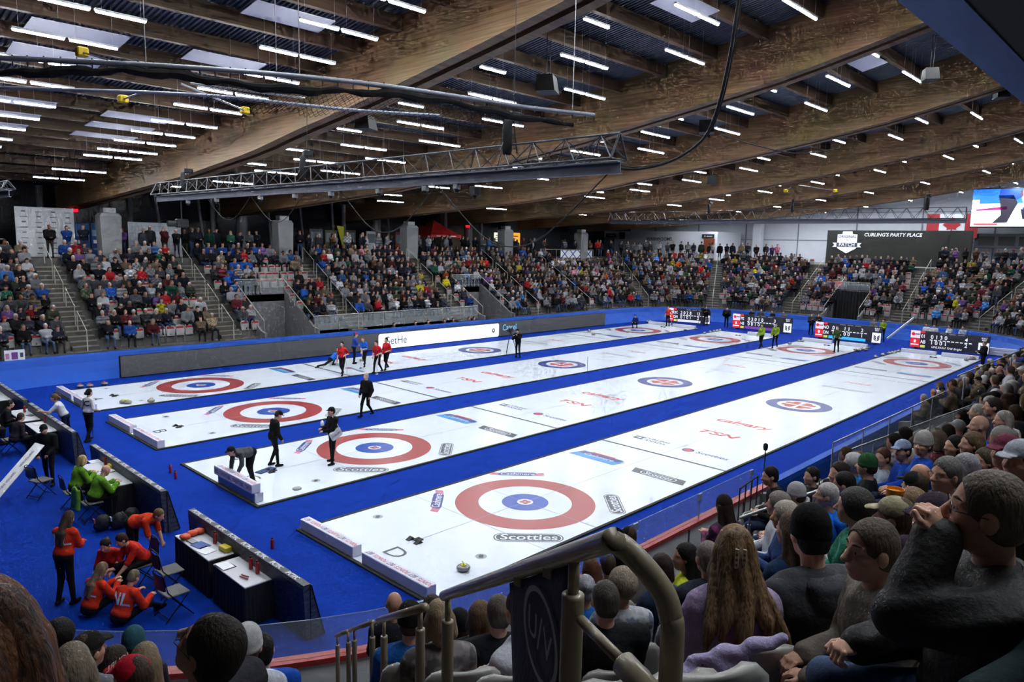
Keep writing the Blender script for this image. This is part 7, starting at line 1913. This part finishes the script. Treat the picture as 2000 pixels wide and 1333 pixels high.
# ------------------------------------------------------------------ tables, barriers, chairs
M_skirt = mat('table_skirt', (.009, .009, .011), .9, bump=.6, bscale=9, stretch=(3, 3, .2))
def table(x, y0, y1, lab, W=.68, H=.74):
    e = empty('draped_table', (x, (y0+y1)/2, 0), 0, lab, 'table', 'black skirted tables behind the sheets'); L = y1-y0
    mb = MB(); mb.box(-W/2, W/2, -L/2, L/2, H-.03, H, b=.008); mb.build('table_top', mat('table_white', rgb(196, 200, 208), .5), e)
    mb = MB(); n = 60; V = []
    per = [(-W/2, -L/2), (W/2, -L/2), (W/2, L/2), (-W/2, L/2), (-W/2, -L/2)]
    for a, b_ in zip(per[:-1], per[1:]):
        for k in range(n):
            t = k/n; xx = a[0]+(b_[0]-a[0])*t; yy = a[1]+(b_[1]-a[1])*t; w = .012*math.sin(t*60); nx, ny = (b_[1]-a[1]), -(b_[0]-a[0]); q = math.hypot(nx, ny)
            V += [(xx+nx/q*w*.3, yy+ny/q*w*.3, H-.028), (xx+nx/q*(w+.012), yy+ny/q*(w+.012), .01)]
    m = len(V)//2; mb.add(V, [(2*k, 2*((k+1) % m), 2*((k+1) % m)+1, 2*k+1) for k in range(m)]); mb.build('skirt', M_skirt, e)
    for a in (-1, 1):
        for b_ in (-1, 1): mb = MB(); mb.tube([(a*(W/2-.06), b_*(L/2-.08), 0), (a*(W/2-.06), b_*(L/2-.08), H-.03)], .015, 6); mb.build('leg', M_darkmetal, e)
    return e
TX = -7.68
T_ = [(.62, 2.2, 'black skirted table with orange bags and blue folder'), (-.85, .42, 'nearest black skirted table with red bottles and a clipboard'), (6.1, 8.4, 'black skirted table where the two people in green sit'), (12.6, 14.2, 'black skirted table behind the person carrying the strip'), (14.5, 16.4, 'black skirted table with papers at the far left'), (18.4, 20.6, 'black skirted table cut off by the left edge')]
for y0, y1, lab in T_: table(TX, y0, y1, lab)
M_btex = mat('barrier_print', rgb(12, 12, 15), .5, noise=.9, nscale=9, col2=rgb(84, 88, 98), stretch=(1, 1, 2.5))
def barrier(y0, y1, lab):
    e = empty('sponsor_barrier', (-7.1, (y0+y1)/2, 0), 0, lab, 'barrier', 'low slanted sponsor barriers'); L = y1-y0
    mb = MB(); pr = [(-.04, 0), (-.27, .93), (-.29, 1.0), (-.42, 1.0), (-.43, .93), (-.38, .0)]
    V = [(a, s*L/2, z) for s in (-1, 1) for a, z in pr]; n = len(pr)
    mb.add(V, [(i, (i+1) % n, n+(i+1) % n, n+i) for i in range(n)]+[tuple(range(n))[::-1], tuple(range(n, 2*n))]); mb.build('printed_panel', M_btex, e)
    t = MB(); k = 0; y = L/2-.3
    while y > -L/2+.2:
        Mx = frame((-.36, y, 1.004), (0, -1, 0), (1, 0, 0)); put_text(t, 'IPCTIPC', Mx, .13, 0, .1, .012, .8); y -= .56
    y = L/2-.5
    while y > -L/2+.4:
        for r in range(4):
            z = .78-.2*r; Mx = frame((0, y, z), (0, 1, 0), (-.24, 0, .97)); Mx.translation = Vector((-.04-.23*z/.93+.006, y-.1*r, z)); put_text(t, 'Kruger' if False else 'curling', Mx, .12, 1, .2, .004)
        y -= .75
    t.build('lettering', [M_white, mat('print_silver', rgb(98, 100, 110), .5)], e)
    mb = MB(); mb.tube([(-.04, -L/2, .02), (-.28, -L/2, .98)], .012, 6); mb.tube([(-.3, -L/2, .98), (-.3, -L/2, .02)], .012, 6); mb.build('end_frame', M_darkmetal, e); return e
barrier(-1.95, 2.75, 'nearest low black sponsor barrier with white lettered top edge'); barrier(4.25, 9.35, 'second black sponsor barrier behind the people in green'); barrier(11.0, 16.1, 'third black sponsor barrier where the white shirted person leans'); barrier(16.6, 21.5, 'fourth black sponsor barrier at the left edge')
def chair(x, y, rz, lab, col=(40, 44, 58)):
    e = empty('folding_chair', (x, y, 0), math.radians(rz), lab, 'chair', 'folding chairs behind the sheets')
    mc = mat('chair_grey', rgb(92, 92, 94), .7, bump=.1)
    mb = MB(); mb.box(-.2, .2, -.21, .21, .43, .465, b=.012); mb.build('seat', mc, e)
    mb = MB(); V = []; n = 8
    for j in range(5):
        z = .58+.27*j/4
        for i in range(n+1): t = i/n*2-1; V.append((-.22-.03*(1-t*t)-.07*(z-.5), .2*t*(1-.25*(j/4)**3), z))
    V2 = [(a-.018, b_, c) for a, b_, c in V]; m = len(V); F = []
    for j in range(4):
        for i in range(n): a = j*(n+1)+i; F += [(a, a+1, a+n+2, a+n+1), (m+a, m+a+n+1, m+a+n+2, m+a+1)]
    mb.add(V+V2, F); mb.build('backrest', mat('chair_back', rgb(*col), .5), e, smooth=True)
    mf = M_darkmetal
    for s in (-1, 1):
        mb = MB(); mb.tube([(.24, s*.22, 0), (-.2, s*.21, .55), (-.26, s*.2, .86), (-.262, s*.12, .9), (-.262, 0, .905)], .011, 7); mb.build('frame', mf, e)
        mb = MB(); mb.tube([(-.26, s*.215, 0), (.16, s*.215, .43)], .011, 7); mb.build('leg', mf, e)
    mb = MB(); mb.tube([(-.2, -.215, .065), (-.2, .215, .065)], .008, 6); mb.tube([(.2, -.22, .05), (.2, .22, .05)], .008, 6); mb.build('crossbar', mf, e)
    return e
chair(-8.45, 1.35, 0, 'empty grey folding chair beside the orange bags table'); chair(-8.72, .45, 5, 'nearest empty grey folding chair'); chair(-8.72, 2.0, 180, 'folding chair under the crouching person in orange')
chair(-8.85, 8.75, 20, 'folding chair left of the people in green'); chair(-8.5, 7.25, 0, 'folding chair under the blond person in green'); chair(-8.4, 6.2, 0, 'folding chair with a green jacket on its back'); chair(-8.55, 13.6, 0, 'folding chair with a white shirt on its back'); chair(-8.6, 15.2, 0, 'folding chair at the far left table'); chair(-8.3, 18.9, 0, 'folding chair by the table at the left edge')
def bottle(x, y, z, lab, col=(150, 28, 34), h=.2):
    e = empty('water_bottle', (x, y, z), 0, lab, 'bottle', 'red drink bottles'); mb = MB(); mb.lathe([(.034, 0), (.037, .01), (.037, h*.78), (.028, h*.88), (.016, h*.9)], 14); mb.build('flask', mat('bottle_%d' % col[0], rgb(*col), .35), e, smooth=True)
    mb = MB(); mb.lathe([(.022, h*.9), (.022, h*1.02), (.012, h*1.06)], 12); mb.build('cap', M_black, e); return e
TH = .742
for k, (a, b_, z, lab) in enumerate([(490, 1112, TH, 'red bottle on the nearest table, left one'), (503, 1121, TH, 'red bottle on the nearest table, right one'), (420, 1062, TH, 'red bottle on the orange bags table'), (532, 1072, 0, 'red bottle standing alone on the blue carpet'), (333, 924, 0, 'small red bottle at the corner of sheet C, upper one'), (343, 936, 0, 'small red bottle at the corner of sheet C, lower one'),
      (229, 914, TH, 'red bottle on the green team table, nearest one'), (206, 908, TH, 'red bottle on the green team table, by the bald man'), (211, 903, TH, 'red bottle on the green team table, tall middle one'), (199, 896, TH, 'red bottle on the green team table, fourth'), (193, 891, TH, 'red bottle on the green team table, fifth'), (187, 886, TH, 'red bottle on the green team table, farthest'),
      (89, 826, TH, 'red bottle on the table below the white shirted leaning person'), (48, 806, TH, 'red bottle on the far left table')]):
    p = at(a, b_, 2, z); bottle(p[0], p[1], z+.003, lab, h=.24)
def blob(name, pts, m, lab, cat, parent=None, h=.015, fold=.004, grp=None):
    V, F = sdf_mesh(pts, h, fold=fold, seed=len(lab)); c = V.mean(0); c[2] = V[:, 2].min(); o = bpy.data.objects.new(name, np_mesh(name, V-c, F, m)); COL.objects.link(o); o.location = c; tag(o, lab, cat, grp); return o
M_or = mat('orange_bag', rgb(210, 76, 36), .45, bump=.4)
for k, (a, b_) in enumerate([(358, 1051), (372, 1044), (385, 1040)]):
    p = at(a, b_, 2, TH+.04); p[0] += .03; blob('orange_bag', [ell_((p[0], p[1], TH+.058), (.10, .11, .052), .03), ell_((p[0]+.03, p[1]-.04, TH+.06), (.07, .07, .045), .03)], M_or, 'crumpled orange bag on the table, %s of three' % ['left', 'middle', 'right'][k], 'bag', grp='orange bags on the table')
def sheet_on(a, b_, w, l, ang, m, lab, cat='paper', z=TH, t=.006, nm='paper_sheet'):
    p = at(a, b_, 2, z); mb = MB(); mb.box(-w/2, w/2, -l/2, l/2, 0, t, b=.001); o = mb.build(nm, m, loc=(p[0], p[1], z+.002)); o.rotation_euler = (0, 0, math.radians(ang)); tag(o, lab, cat); return o
M_blue2 = mat('folder_blue', rgb(24, 70, 150), .5)
sheet_on(392, 1066, .24, .34, 10, M_blue2, 'blue folder on the orange bags table', 'folder', nm='folder'); sheet_on(402, 1076, .25, .34, 12, M_white, 'white form on the orange bags table'); sheet_on(374, 1058, .12, .3, 5, mat('tray_grey', rgb(150, 152, 160), .5), 'flat grey case on the orange bags table', 'case', t=.02, nm='flat_case')
sheet_on(440, 1106, .25, .36, 4, M_black, 'black clipboard on the nearest table', 'clipboard', nm='clipboard', t=.004); 
p = at(440, 1106, 2, TH); mb = MB(); mb.box(-.11, .11, -.16, .16, 0, .003); o = mb.build('paper_sheet', M_white, loc=(p[0], p[1], TH+.008)); tag(o, 'white page on the black clipboard', 'paper')
sheet_on(213, 921, .3, .3, 10, M_black, 'black edged tablet on the green team table', 'tablet', nm='tablet'); p = at(213, 921, 2, TH); mb = MB(); mb.box(-.12, .12, -.12, .12, 0, .003); o = mb.build('paper_sheet', M_white, loc=(p[0], p[1], TH+.01)); o.rotation_euler.z = .17; tag(o, 'white page on the tablet of the green team table', 'paper')
sheet_on(185, 902, .25, .3, 0, M_white, 'white sheet of paper before the blond person in green'); sheet_on(75, 828, .25, .36, 0, M_white, 'white page on the middle left table'); sheet_on(60, 812, .2, .28, 20, mat('dark_page', rgb(70, 76, 74), .5), 'dark tablet on the far left table', 'tablet', nm='tablet'); sheet_on(108, 838, .22, .3, -20, M_white, 'white page at the near end of the middle left table')
def boxy(a, b_, z, s, m, lab, cat, nm, ang=0):
    p = at(a, b_, 2, z); mb = MB(); mb.box(-s[0]/2, s[0]/2, -s[1]/2, s[1]/2, 0, s[2], b=.008); o = mb.build(nm, m, loc=(p[0], p[1], z+.003)); o.rotation_euler = (0, 0, math.radians(ang)); tag(o, lab, cat); return o
M_yb = mat('box_yellow', rgb(206, 186, 40), .5); boxy(440, 1076, TH, (.14, .26, .09), M_yb, 'yellow tissue box on the orange bags table', 'box', 'yellow_box', 5); boxy(218, 914, TH, (.14, .22, .1), M_yb, 'yellow box on the green team table', 'box', 'yellow_box', 5)
blob('pliers', [cap_((-8.0+.1, -.42, TH+.02), (-7.85, -.62, TH+.02), .012), cap_((-7.95+.1, -.38, TH+.02), (-7.8, -.55, TH+.02), .012)], mat('plier_red', rgb(140, 40, 44), .4), 'red and black tool lying on the nearest table', 'tool', h=.008, fold=0)
for k, (a, b_, lab, c) in enumerate([(211, 1022, 'black backpack on the carpet below the green team table, left one', (20, 20, 24)), (243, 1018, 'black backpack with a pale tag below the green team table', (18, 18, 20)), (266, 1008, 'black bag with a silver lid at the near end of the green team table', (24, 24, 28))]):
    p = at(a, b_, 2, .15); p[0] -= .1
    o = blob('backpack', [ell_((p[0], p[1], .19), (.17, .15, .19), .05), ell_((p[0]-.1, p[1], .13), (.1, .11, .12), .04)], mat('pack_%d' % c[0], rgb(*c), .7, bump=.3), lab, 'bag', grp='bags on the carpet')
    mb = MB(); mb.box(-.19, -.16, -.05, .05, .22, .32, b=.005); q = mb.build('tag', mat('tag_%d' % k, [rgb(160, 90, 100), rgb(190, 195, 220), rgb(110, 112, 118)][k], .6), o)
# draped clothes on chairs
blob('green_jacket', [ell_((-8.72, 6.22, .62), (.05, .22, .26), .05), cap_((-8.70, 6.38, .8), (-8.74, 6.42, .35), .05), cap_((-8.70, 6.06, .8), (-8.74, 6.02, .4), .05)], mat('lime', rgb(88, 138, 28), .7, bump=.2), 'lime green jacket hung over a folding chair back', 'jacket', h=.014)
blob('white_shirt', [ell_((-8.86, 13.6, .62), (.05, .24, .28), .05)], mat('shirt_blotch', rgb(190, 196, 210), .7, noise=.8, nscale=7, col2=rgb(50, 70, 120)), 'white and blue shirt hung over a folding chair', 'shirt', h=.02)
LIME = (92, 142, 34); ORG = (206, 52, 28)
def sitkw(**k): return dict(pose='sit', arms=k.pop('arms', 'front'), **k)
floor_person(0, 0, 0, 8, 'person with blond hair in a lime green jacket seated at the table', sitkw(hair='bob', hairc=(170, 150, 100), fem=True, top=LIME, bottom=(20, 20, 24), lean=.3, thick=.02, hands=[(.42, .1, .80), (.42, -.1, .80)]), loc=(-8.45, 7.3, 0))
floor_person(0, 0, 0, 5, 'person with a shaved head in a lime green jacket writing at the table', sitkw(hair='bald', top=LIME, bottom=(20, 20, 24), lean=.42, hpitch=.3, thick=.025, hands=[(.5, .1, .80), (.5, -.12, .80)]), loc=(-8.35, 6.22, 0))
bt = lambda s=.27, z=.3: back_text('NL', s, (225, 225, 232), z)
floor_person(130, 1180, 0, 38, 'person with long brown hair standing in an orange red jacket and black trousers', dict(legs=dict(hip=(0, 0, .93), K=[(.03, .09, .49), (.03, -.09, .49)], A=[(-.04, .12, .085), (.02, -.13, .085)]), bottom=(16, 17, 20), botk='cloth', shoe=(14, 14, 16), top=ORG, fem=True, hair='long', hairc=(66, 52, 42), lean=.22, hpitch=.35, hands=[(.42, .06, 1.05), (.42, -.06, 1.04)], thick=.02, extra=[bt()]))
flo = dict(pose='floor', bottom=(18, 18, 20), botk='cloth', shoe=(16, 16, 18))
floor_person(0, 0, 0, 20, 'person with long ash hair sitting on the carpet in orange, left of two', dict(legs=dict(hip=(0, 0, .14), K=[(.36, .2, .36), (.36, -.22, .30)], A=[(.56, .1, .08), (.56, -.05, .08)]), **flo, top=ORG, fem=True, hair='long', hairc=(110, 92, 72), lean=.38, hpitch=.2, hands=[(.5, .02, .45), (.48, -.1, .42)], thick=.02, extra=[bt(.25)]), loc=(-9.80, 1.42, 0))
floor_person(0, 0, 0, 22, 'person with grey blond hair sitting on the carpet in orange, right of two', dict(legs=dict(hip=(0, 0, .14), K=[(.36, .2, .36), (.36, -.22, .26)], A=[(.62, .1, .08), (.66, -.15, .08)]), **flo, top=ORG, fem=True, hair='short', hairc=(118, 108, 88), lean=.42, hpitch=.35, hands=[(.45, .1, .40), (.5, -.16, .34)], thick=.024, w=1.05, extra=[bt(.29)]), loc=(-9.52, .74, 0))
floor_person(0, 0, 0, 225, 'person with dark tied hair crouching in orange, facing the camera', dict(legs=dict(hip=(0, 0, .34), K=[(.34, .18, .5), (.36, -.16, .46)], A=[(.2, .16, .08), (.22, -.16, .08)]), pose='crouch', bottom=(18, 18, 20), botk='cloth', top=(190, 40, 30), fem=True, hair='bun', hairc=(40, 30, 26), lean=.5, hpitch=.2, sleeve=.35, hands=[(.5, .1, .5), (.5, -.1, .48)]), loc=(-9.05, 2.42, 0))
floor_person(0, 0, 0, 190, 'person with dark hair in orange seated on a folding chair leaning in', sitkw(top=(190, 40, 30), fem=True, hair='short', hairc=(58, 34, 30), bottom=(18, 18, 20), lean=.7, hpitch=.15, sleeve=.35, hands=[(.6, .12, .42), (.58, -.14, .44)]), loc=(-8.66, 2.0, 0))
floor_person(0, 0, 0, -55, 'person in orange top bending far forward behind the group', dict(legs=dict(hip=(0, 0, .88), K=[(-.02, .1, .48), (.04, -.1, .48)], A=[(-.12, .12, .085), (-.06, -.12, .085)]), bottom=(16, 16, 18), botk='cloth', top=(205, 60, 28), fem=True, hair='short', hairc=(110, 90, 60), lean=1.35, hpitch=-.1, sleeve=.35, hands=[(.62, .1, .35), (.6, -.12, .35)]), loc=(-8.5, 3.15, 0))
# far left cluster at the table
for k, (x, y, rz_, top, hc, lab) in enumerate([(-8.9, 14.9, 0, (30, 34, 44), (110, 90, 80), 'person in dark clothes with pale headphones at the far left tables'), (-8.35, 15.5, -10, (24, 24, 28), (40, 34, 30), 'person in black at the left edge behind the table papers'), (-8.5, 13.2, 20, (44, 40, 46), (60, 50, 44), 'person in dusky sweater seated behind the strip carrier'), (-8.4, 18.6, -20, (20, 20, 24), (70, 56, 44), 'person in black at the table cut off by the left edge'), (-8.3, 20.2, -30, (150, 24, 36), (50, 40, 36), 'person in red behind the far left barrier'), (-8.6, 16.9, 0, (170, 174, 186), (60, 60, 70), 'person in pale jacket at the left edge')]):
    floor_person(0, 0, 0, rz_, lab, sitkw(top=top, hair='short', hairc=hc, lean=.35, bottom=(26, 28, 34)), loc=(x, y, 0))
# sheet A play
RED = (186, 34, 38); BLU = (34, 92, 190)
PA = dict(bottom=(14, 14, 18), botk='cloth', shoe=(20, 20, 22), topname='shirt', fem=True)
def player(a, b_, hd, lab, top, brm=None, **k):
    kw = dict(PA); kw.update(k); b, J, loc = floor_person(a, b_, IZ, hd, lab, dict(top=top, **kw)); 
    if brm: broom(b, J, *brm)
    return b, J, loc
player(669, 734, 215, 'person in red shirt with dark ponytail standing with a broom, left of the red shirts', RED, ((.1, .2, 1.15), (.25, .35, .03), (160, 160, 170)), hair='pony', hairc=(30, 24, 22), hands=[(.12, .2, 1.05), (.05, -.24, .8)], sleeve=.3, **walkL)
player(738, 729, 200, 'person in red shirt bending slightly, middle of the red shirts on sheet A', RED, ((.2, .2, 1.1), (.45, .25, .03), (190, 190, 196)), hair='pony', hairc=(34, 26, 24), lean=.2, hands=[(.24, .18, 1.0), (.2, -.16, .85)], sleeve=.3, **walkR)
player(755, 723, 200, 'person in red shirt, rightmost of the red shirts on sheet A', RED, hair='bun', hairc=(30, 24, 22), hands=[(.2, .14, 1.0), (.1, -.22, .82)], sleeve=.3, **walkL)
player(692, 711, 320, 'person in blue shirt and red cap standing behind the sweepers', (40, 70, 160), hair='short', hat='cap', hatc=(180, 40, 50), hands=[(.35, .05, .95), (.38, -.05, .92)], lean=.12, sleeve=.6, pose='stand')
player(712, 715, 215, 'person in light blue shirt sweeping with legs apart on sheet A', BLU, ((.35, .05, 1.0), (.85, .1, .03), (40, 90, 180)), hair='bun', hairc=(110, 86, 60), lean=.35, hands=[(.38, .06, .95), (.48, .02, .78)], sleeve=.3, legs=dict(hip=(0, 0, .84), K=[(.25, .12, .48), (-.1, -.12, .46)], A=[(.38, .14, .085), (-.42, -.14, .1)]), pose='stand', extra=[back_text('AB', .2, (225, 230, 240), .33)])
b, J, loc = player(640, 716, -2, 'person in blue shirt sliding low in the delivery lunge on sheet A', BLU, hair='bun', hairc=(140, 116, 84), lean=.95, hpitch=-.8, hands=[(.78, -.1, .22), (.55, .3, .25)], sleeve=.3, legs=dict(hip=(.0, 0, .36), K=[(.34, .14, .42), (-.42, -.12, .14)], A=[(.22, .16, .09), (-.85, -.12, .10)], T=[(1, .1, 0), (-1, 0, -.1)]), pose='crouch')
b.location.x += .2
player(1242, 641, 190, 'person in blue crouching behind the far rings of sheet A', (24, 40, 110), hair='short', hat='cap', hatc=(40, 60, 120), lean=.35, hands=[(.4, .15, .5), (.4, -.15, .5)], legs=dict(hip=(0, 0, .38), K=[(.36, .2, .48), (.36, -.2, .48)], A=[(.2, .18, .08), (.2, -.18, .08)]), pose='crouch')
player(1304, 638, 190, 'person in orange red shirt standing near the far end of sheet A', (200, 60, 44), ((.1, .28, 1.0), (.14, .45, .03), (190, 60, 60)), hair='pony', hairc=(70, 54, 44), hands=[(.12, .25, 1.0), (.1, -.22, .9)], sleeve=.3, pose='stand')
player(1486, 681, 170, 'person in lime and black striped shirt walking, left of the green pair', (120, 150, 40), hair='short', hat='cap', hatc=(60, 70, 30), hands=[(.3, .1, .95), (.2, -.2, .9)], thick=.03, **walkL)
player(1513, 680, 190, 'person in lime and black striped shirt, right of the green pair', (116, 146, 44), hair='pony', hairc=(50, 40, 34), hands=[(.3, .1, .95), (.2, -.2, .9)], thick=.03, **walkR)
player(1633, 688, 185, 'person in dark green top standing on the far rings of sheet C', (60, 86, 40), hair='short', hairc=(70, 54, 44), hands=[(.14, .2, 1.0), (.06, -.24, .9)], pose='stand')
b, J, loc = floor_person(1918, 725, 0, 120, 'person in black with headphones standing at the far right of sheet D', dict(**SB, top=BLK, hair='short', hairc=(130, 112, 60), thick=.04, w=1.15, hands=[(.3, .1, 1.1), (.32, -.1, 1.12)]))
# camera crew
def tripod(p, hd, lab, h=1.35):
    e = empty('tripod_camera', p, hd, lab, 'camera', 'broadcast cameras on the carpet')
    for k in range(3): a = 2*PI*k/3; mb = MB(); mb.tube([(.45*math.cos(a), .45*math.sin(a), 0), (.03*math.cos(a), .03*math.sin(a), h)], .018, 6); mb.build('leg', M_darkmetal, e)
    mb = MB(); mb.box(-.22, .2, -.08, .08, h+.03, h+.24, b=.02); mb.box(-.06, .06, -.06, .06, h-.02, h+.04); mb.build('camera_body', M_black, e)
    mb = MB(); mb.lathe([(.05, 0), (.065, .16)], 14, M=Matrix.Translation((.2, 0, h+.13)) @ Matrix.Rotation(PI/2, 4, 'Y')); mb.build('lens', M_darkmetal, e); return e
floor_person(1009, 699, 0, 195, 'person in black operating a tripod camera on the carpet between sheets A and B', dict(**SB, top=BLK, hair='short', hat='cap', hatc=BLK, thick=.03, lean=.15, hands=[(.35, .12, 1.35), (.35, -.12, 1.3)]), off=(.1, 0))
p = at(996, 692, 2, 0); tripod((p[0], p[1], 0), math.radians(195), 'black tripod camera between sheets A and B')
for k, (a, b_, lab, tp) in enumerate([(1378, 637, 'camera operator in black before the sheet A scoreboard', (14, 14, 16)), (1418, 640, 'person in a long black coat right of the sheet A scoreboard', (12, 14, 13)), (1583, 655, 'person in grey with a camera left of the sheet C scoreboard', (50, 50, 56)), (1596, 655, 'person in black kneeling left of the sheet C scoreboard', (28, 28, 32))]):
    floor_person(a, b_, 0, 200, lab.replace('camera operator', 'person'), dict(**SB, top=tp, hair='short', hairc=(60, 50, 44), thick=.04 if k != 1 else .09, hands=[(.3, .1, 1.25), (.3, -.1, 1.2)]))
p = at(1370, 637, 2, 0); tripod((p[0], p[1], 0), 3.4, 'tripod camera before the sheet A scoreboard')
# people behind the scoreboards
BH = [(43.9, 1.9, (196, 200, 210), 'person in white jersey behind the sheet D scoreboard, leftmost'), (43.6, 1.35, (200, 204, 214), 'person in white jersey with dark ponytail behind the sheet D scoreboard'), (44.0, .5, (190, 194, 204), 'person in white jersey behind the middle of the sheet D scoreboard'), (44.1, -.3, (160, 180, 210), 'person in pale blue jersey bending behind the sheet D scoreboard'),
      (44.0, 15.1, (30, 34, 44), 'person in dark top behind the sheet B scoreboard, leftmost'), (44.2, 14.4, (60, 62, 70), 'person in grey behind the sheet B scoreboard, second'), (44.0, 13.3, (24, 24, 28), 'person in black behind the sheet B scoreboard, third'), (44.1, 12.4, (90, 92, 98), 'person with grey coat behind the sheet B scoreboard, rightmost'), (44.3, 4.9, (120, 140, 30), 'person in lime top seated behind the sheet C scoreboard'), (44.4, 5.6, (110, 112, 120), 'person in pale grey seated behind the sheet C scoreboard')]
for x, y, tp, lab in BH: floor_person(0, 0, 0, 180+random.uniform(-40, 40), lab, dict(top=tp, hair=random.choice(['short', 'pony']), hairc=(50, 40, 34), bottom=(22, 24, 30), botk='cloth', thick=.02, arms='front'), loc=(x, y, 0))
# staff behind the far boards
for k, x in enumerate((15.2, 17.0, 18.1, 19.6, 20.4, 21.9, 22.4)):
    floor_person(0, 0, 0, -90+random.uniform(-40, 40), 'person in dark clothes seated at the bench behind the advertising screen, %s from the left' % ORD[k], sitkw(top=random.choice([(30, 30, 36), (60, 62, 70), (140, 144, 150)]), hair=random.choice(['short', 'bob', 'toque']) if False else random.choice(['short', 'bob']), hairc=(60, 50, 44), bottom=(24, 26, 32)), loc=(x, 26.1, .02))
# microphones on stands
def micstand(x, y, z0, z1, lab, boom=None):
    e = empty('microphone_stand', (x, y, z0), 0, lab, 'microphone'); mb = MB(); mb.tube([(0, 0, 0), (0, 0, z1-z0)], .011, 6); mb.build('pole', M_darkmetal, e)
    mb = MB(); mb.lathe([(0, -.09), (.04, -.07), (.055, 0), (.05, .07), (0, .1)], 12, M=Matrix.Translation((0, 0, z1-z0+.05))); mb.build('wind_cover', M_blackcloth, e, smooth=True)
    mb = MB(); mb.tube([(.02, 0, z1-z0-.08), (.05, 0, z1-z0-.2), (.02, 0, z1-z0-.3)], .006, 5); mb.build('cable', M_black, e); return e
p = at(1495, 878, 1, -5.3); micstand(p[0], p[1], 1.1, p[2], 'tall black microphone on a pole at the near boards')
mb = MB(); p = at(1147, 728, 2, 0); mb.tube([(0, 0, 0), (0, 0, .85)], .01, 6); o = mb.build('thin_pole', M_darkmetal, loc=(p[0], p[1], 0)); tag(o, 'thin dark pole standing beside the middle ring of sheet B', 'pole')
# popcorn tub
p = atd(1747, 972, 5.7); e = empty('popcorn_tub', tuple(p), 0, 'orange and white popcorn tub held up in the near stand', 'tub'); e.scale = (.8, .8, .8)
mb = MB(); mb.lathe([(.065, -.09), (.07, -.03), (.075, -.02)], 20); mb.build('tub_base', M_white, e); mb = MB(); mb.lathe([(.075, -.02), (.085, .09), (.08, .09), (.076, .06)], 20); mb.build('tub_band', mat('tub_orange', rgb(220, 140, 30), .5), e)
t = MB(); M2 = frame((0, 0, 0), tuple(CR), tuple(CU)); M2.translation = Vector(-CF*.088); put_text(t, 'POP\nCORN', M2, .045, 0, 0, .003); t.build('lettering', M_dgrey, e)
# lavender coat over the seat in front, black side rails, small paper
p = atd(1440, 1268, 3.0); blob('lavender_coat', [cap_((p[0]-.16, p[1]+.12, p[2]-.04), (p[0]+.16, p[1]-.12, p[2]+.03), .024, .03, .03), cap_((p[0]-.2, p[1]+.13, p[2]-.09), (p[0]+.0, p[1]+.0, p[2]-.07), .026, .03, .03), cap_((p[0]-.02, p[1]+.02, p[2]-.02), (p[0]+.06, p[1]-.06, p[2]-.1), .03, .02, .03)], mat('coat_lavender', rgb(166, 156, 198), .75, bump=.3), 'lavender coat draped over the seat back behind the long haired person', 'coat', h=.012, fold=.01)
for k, (A_, B_) in enumerate([((1445, 960), (1480, 935)), ((1535, 958), (1600, 945))]):
    a = at(*A_, 1, -6.0); b_ = at(*B_, 1, -6.1); rail_line('black_side_rail', (a[0], a[1], a[2]-.75), (b_[0], b_[1], b_[2]-.75), .8, 'black metal side rail near the front row, %s one' % ['left', 'right'][k], r=.016, posts=3, m=M_black)
# fan poster at the left
e = empty('paper_poster', (-6.0, 25.33, .98), 0, 'pink and white hand made poster on the boards at the far left', 'poster'); e.location.y = 25.22
mb = MB(); mb.box(-.38, .38, -.01, .01, .12, .6); mb.build('paper', M_white, e); t = MB(); Mx = frame((0, -.0125, .36), (1, 0, 0), (0, 0, 1)); fq(t, Mx, -.34, -.2, -.15, .1, 0); fq(t, Mx, -.12, .12, -.18, .14, 1); fq(t, Mx, .2, .32, -.1, .1, 2); t.build('drawing', [mat('pinkish', rgb(190, 130, 150), .6), mat('violet', rgb(110, 60, 130), .6), M_dgrey], e)
# ------------------------------------------------------------------ light
w = bpy.data.worlds.new('world'); SC.world = w; w.use_nodes = True
w.node_tree.nodes['Background'].inputs['Color'].default_value = (.30, .36, .48, 1)
w.node_tree.nodes['Background'].inputs['Strength'].default_value = .16
def area(x, y, z, sx, sy, e, col=(.94, .97, 1), rot=(0, 0, 0), spread=140):
    l = bpy.data.lights.new('rink_lamp', 'AREA'); l.shape = 'RECTANGLE'; l.size = sx; l.size_y = sy; l.energy = e; l.color = col; l.spread = math.radians(spread)
    o = bpy.data.objects.new('rink_lamp', l); COL.objects.link(o); o.location = (x, y, z); o.rotation_euler = rot
    return o
SC.view_settings.view_transform = 'Standard'; SC.view_settings.look = 'None'; SC.view_settings.gamma = 1
SC.view_settings.use_curve_mapping = False
SC.view_settings.exposure = 0.0
SC.cycles.use_denoising = True
SC.cycles.max_bounces = 4; SC.cycles.diffuse_bounces = 2; SC.cycles.glossy_bounces = 2; SC.cycles.transparent_max_bounces = 12
SC.cycles.sample_clamp_indirect = 3
SC.cycles.caustics_reflective = False; SC.cycles.caustics_refractive = False
SC.cycles.use_adaptive_sampling = True; SC.cycles.adaptive_threshold = .08; SC.cycles.adaptive_min_samples = 8; SC.cycles.time_limit = 1000
SC.render.use_persistent_data = False
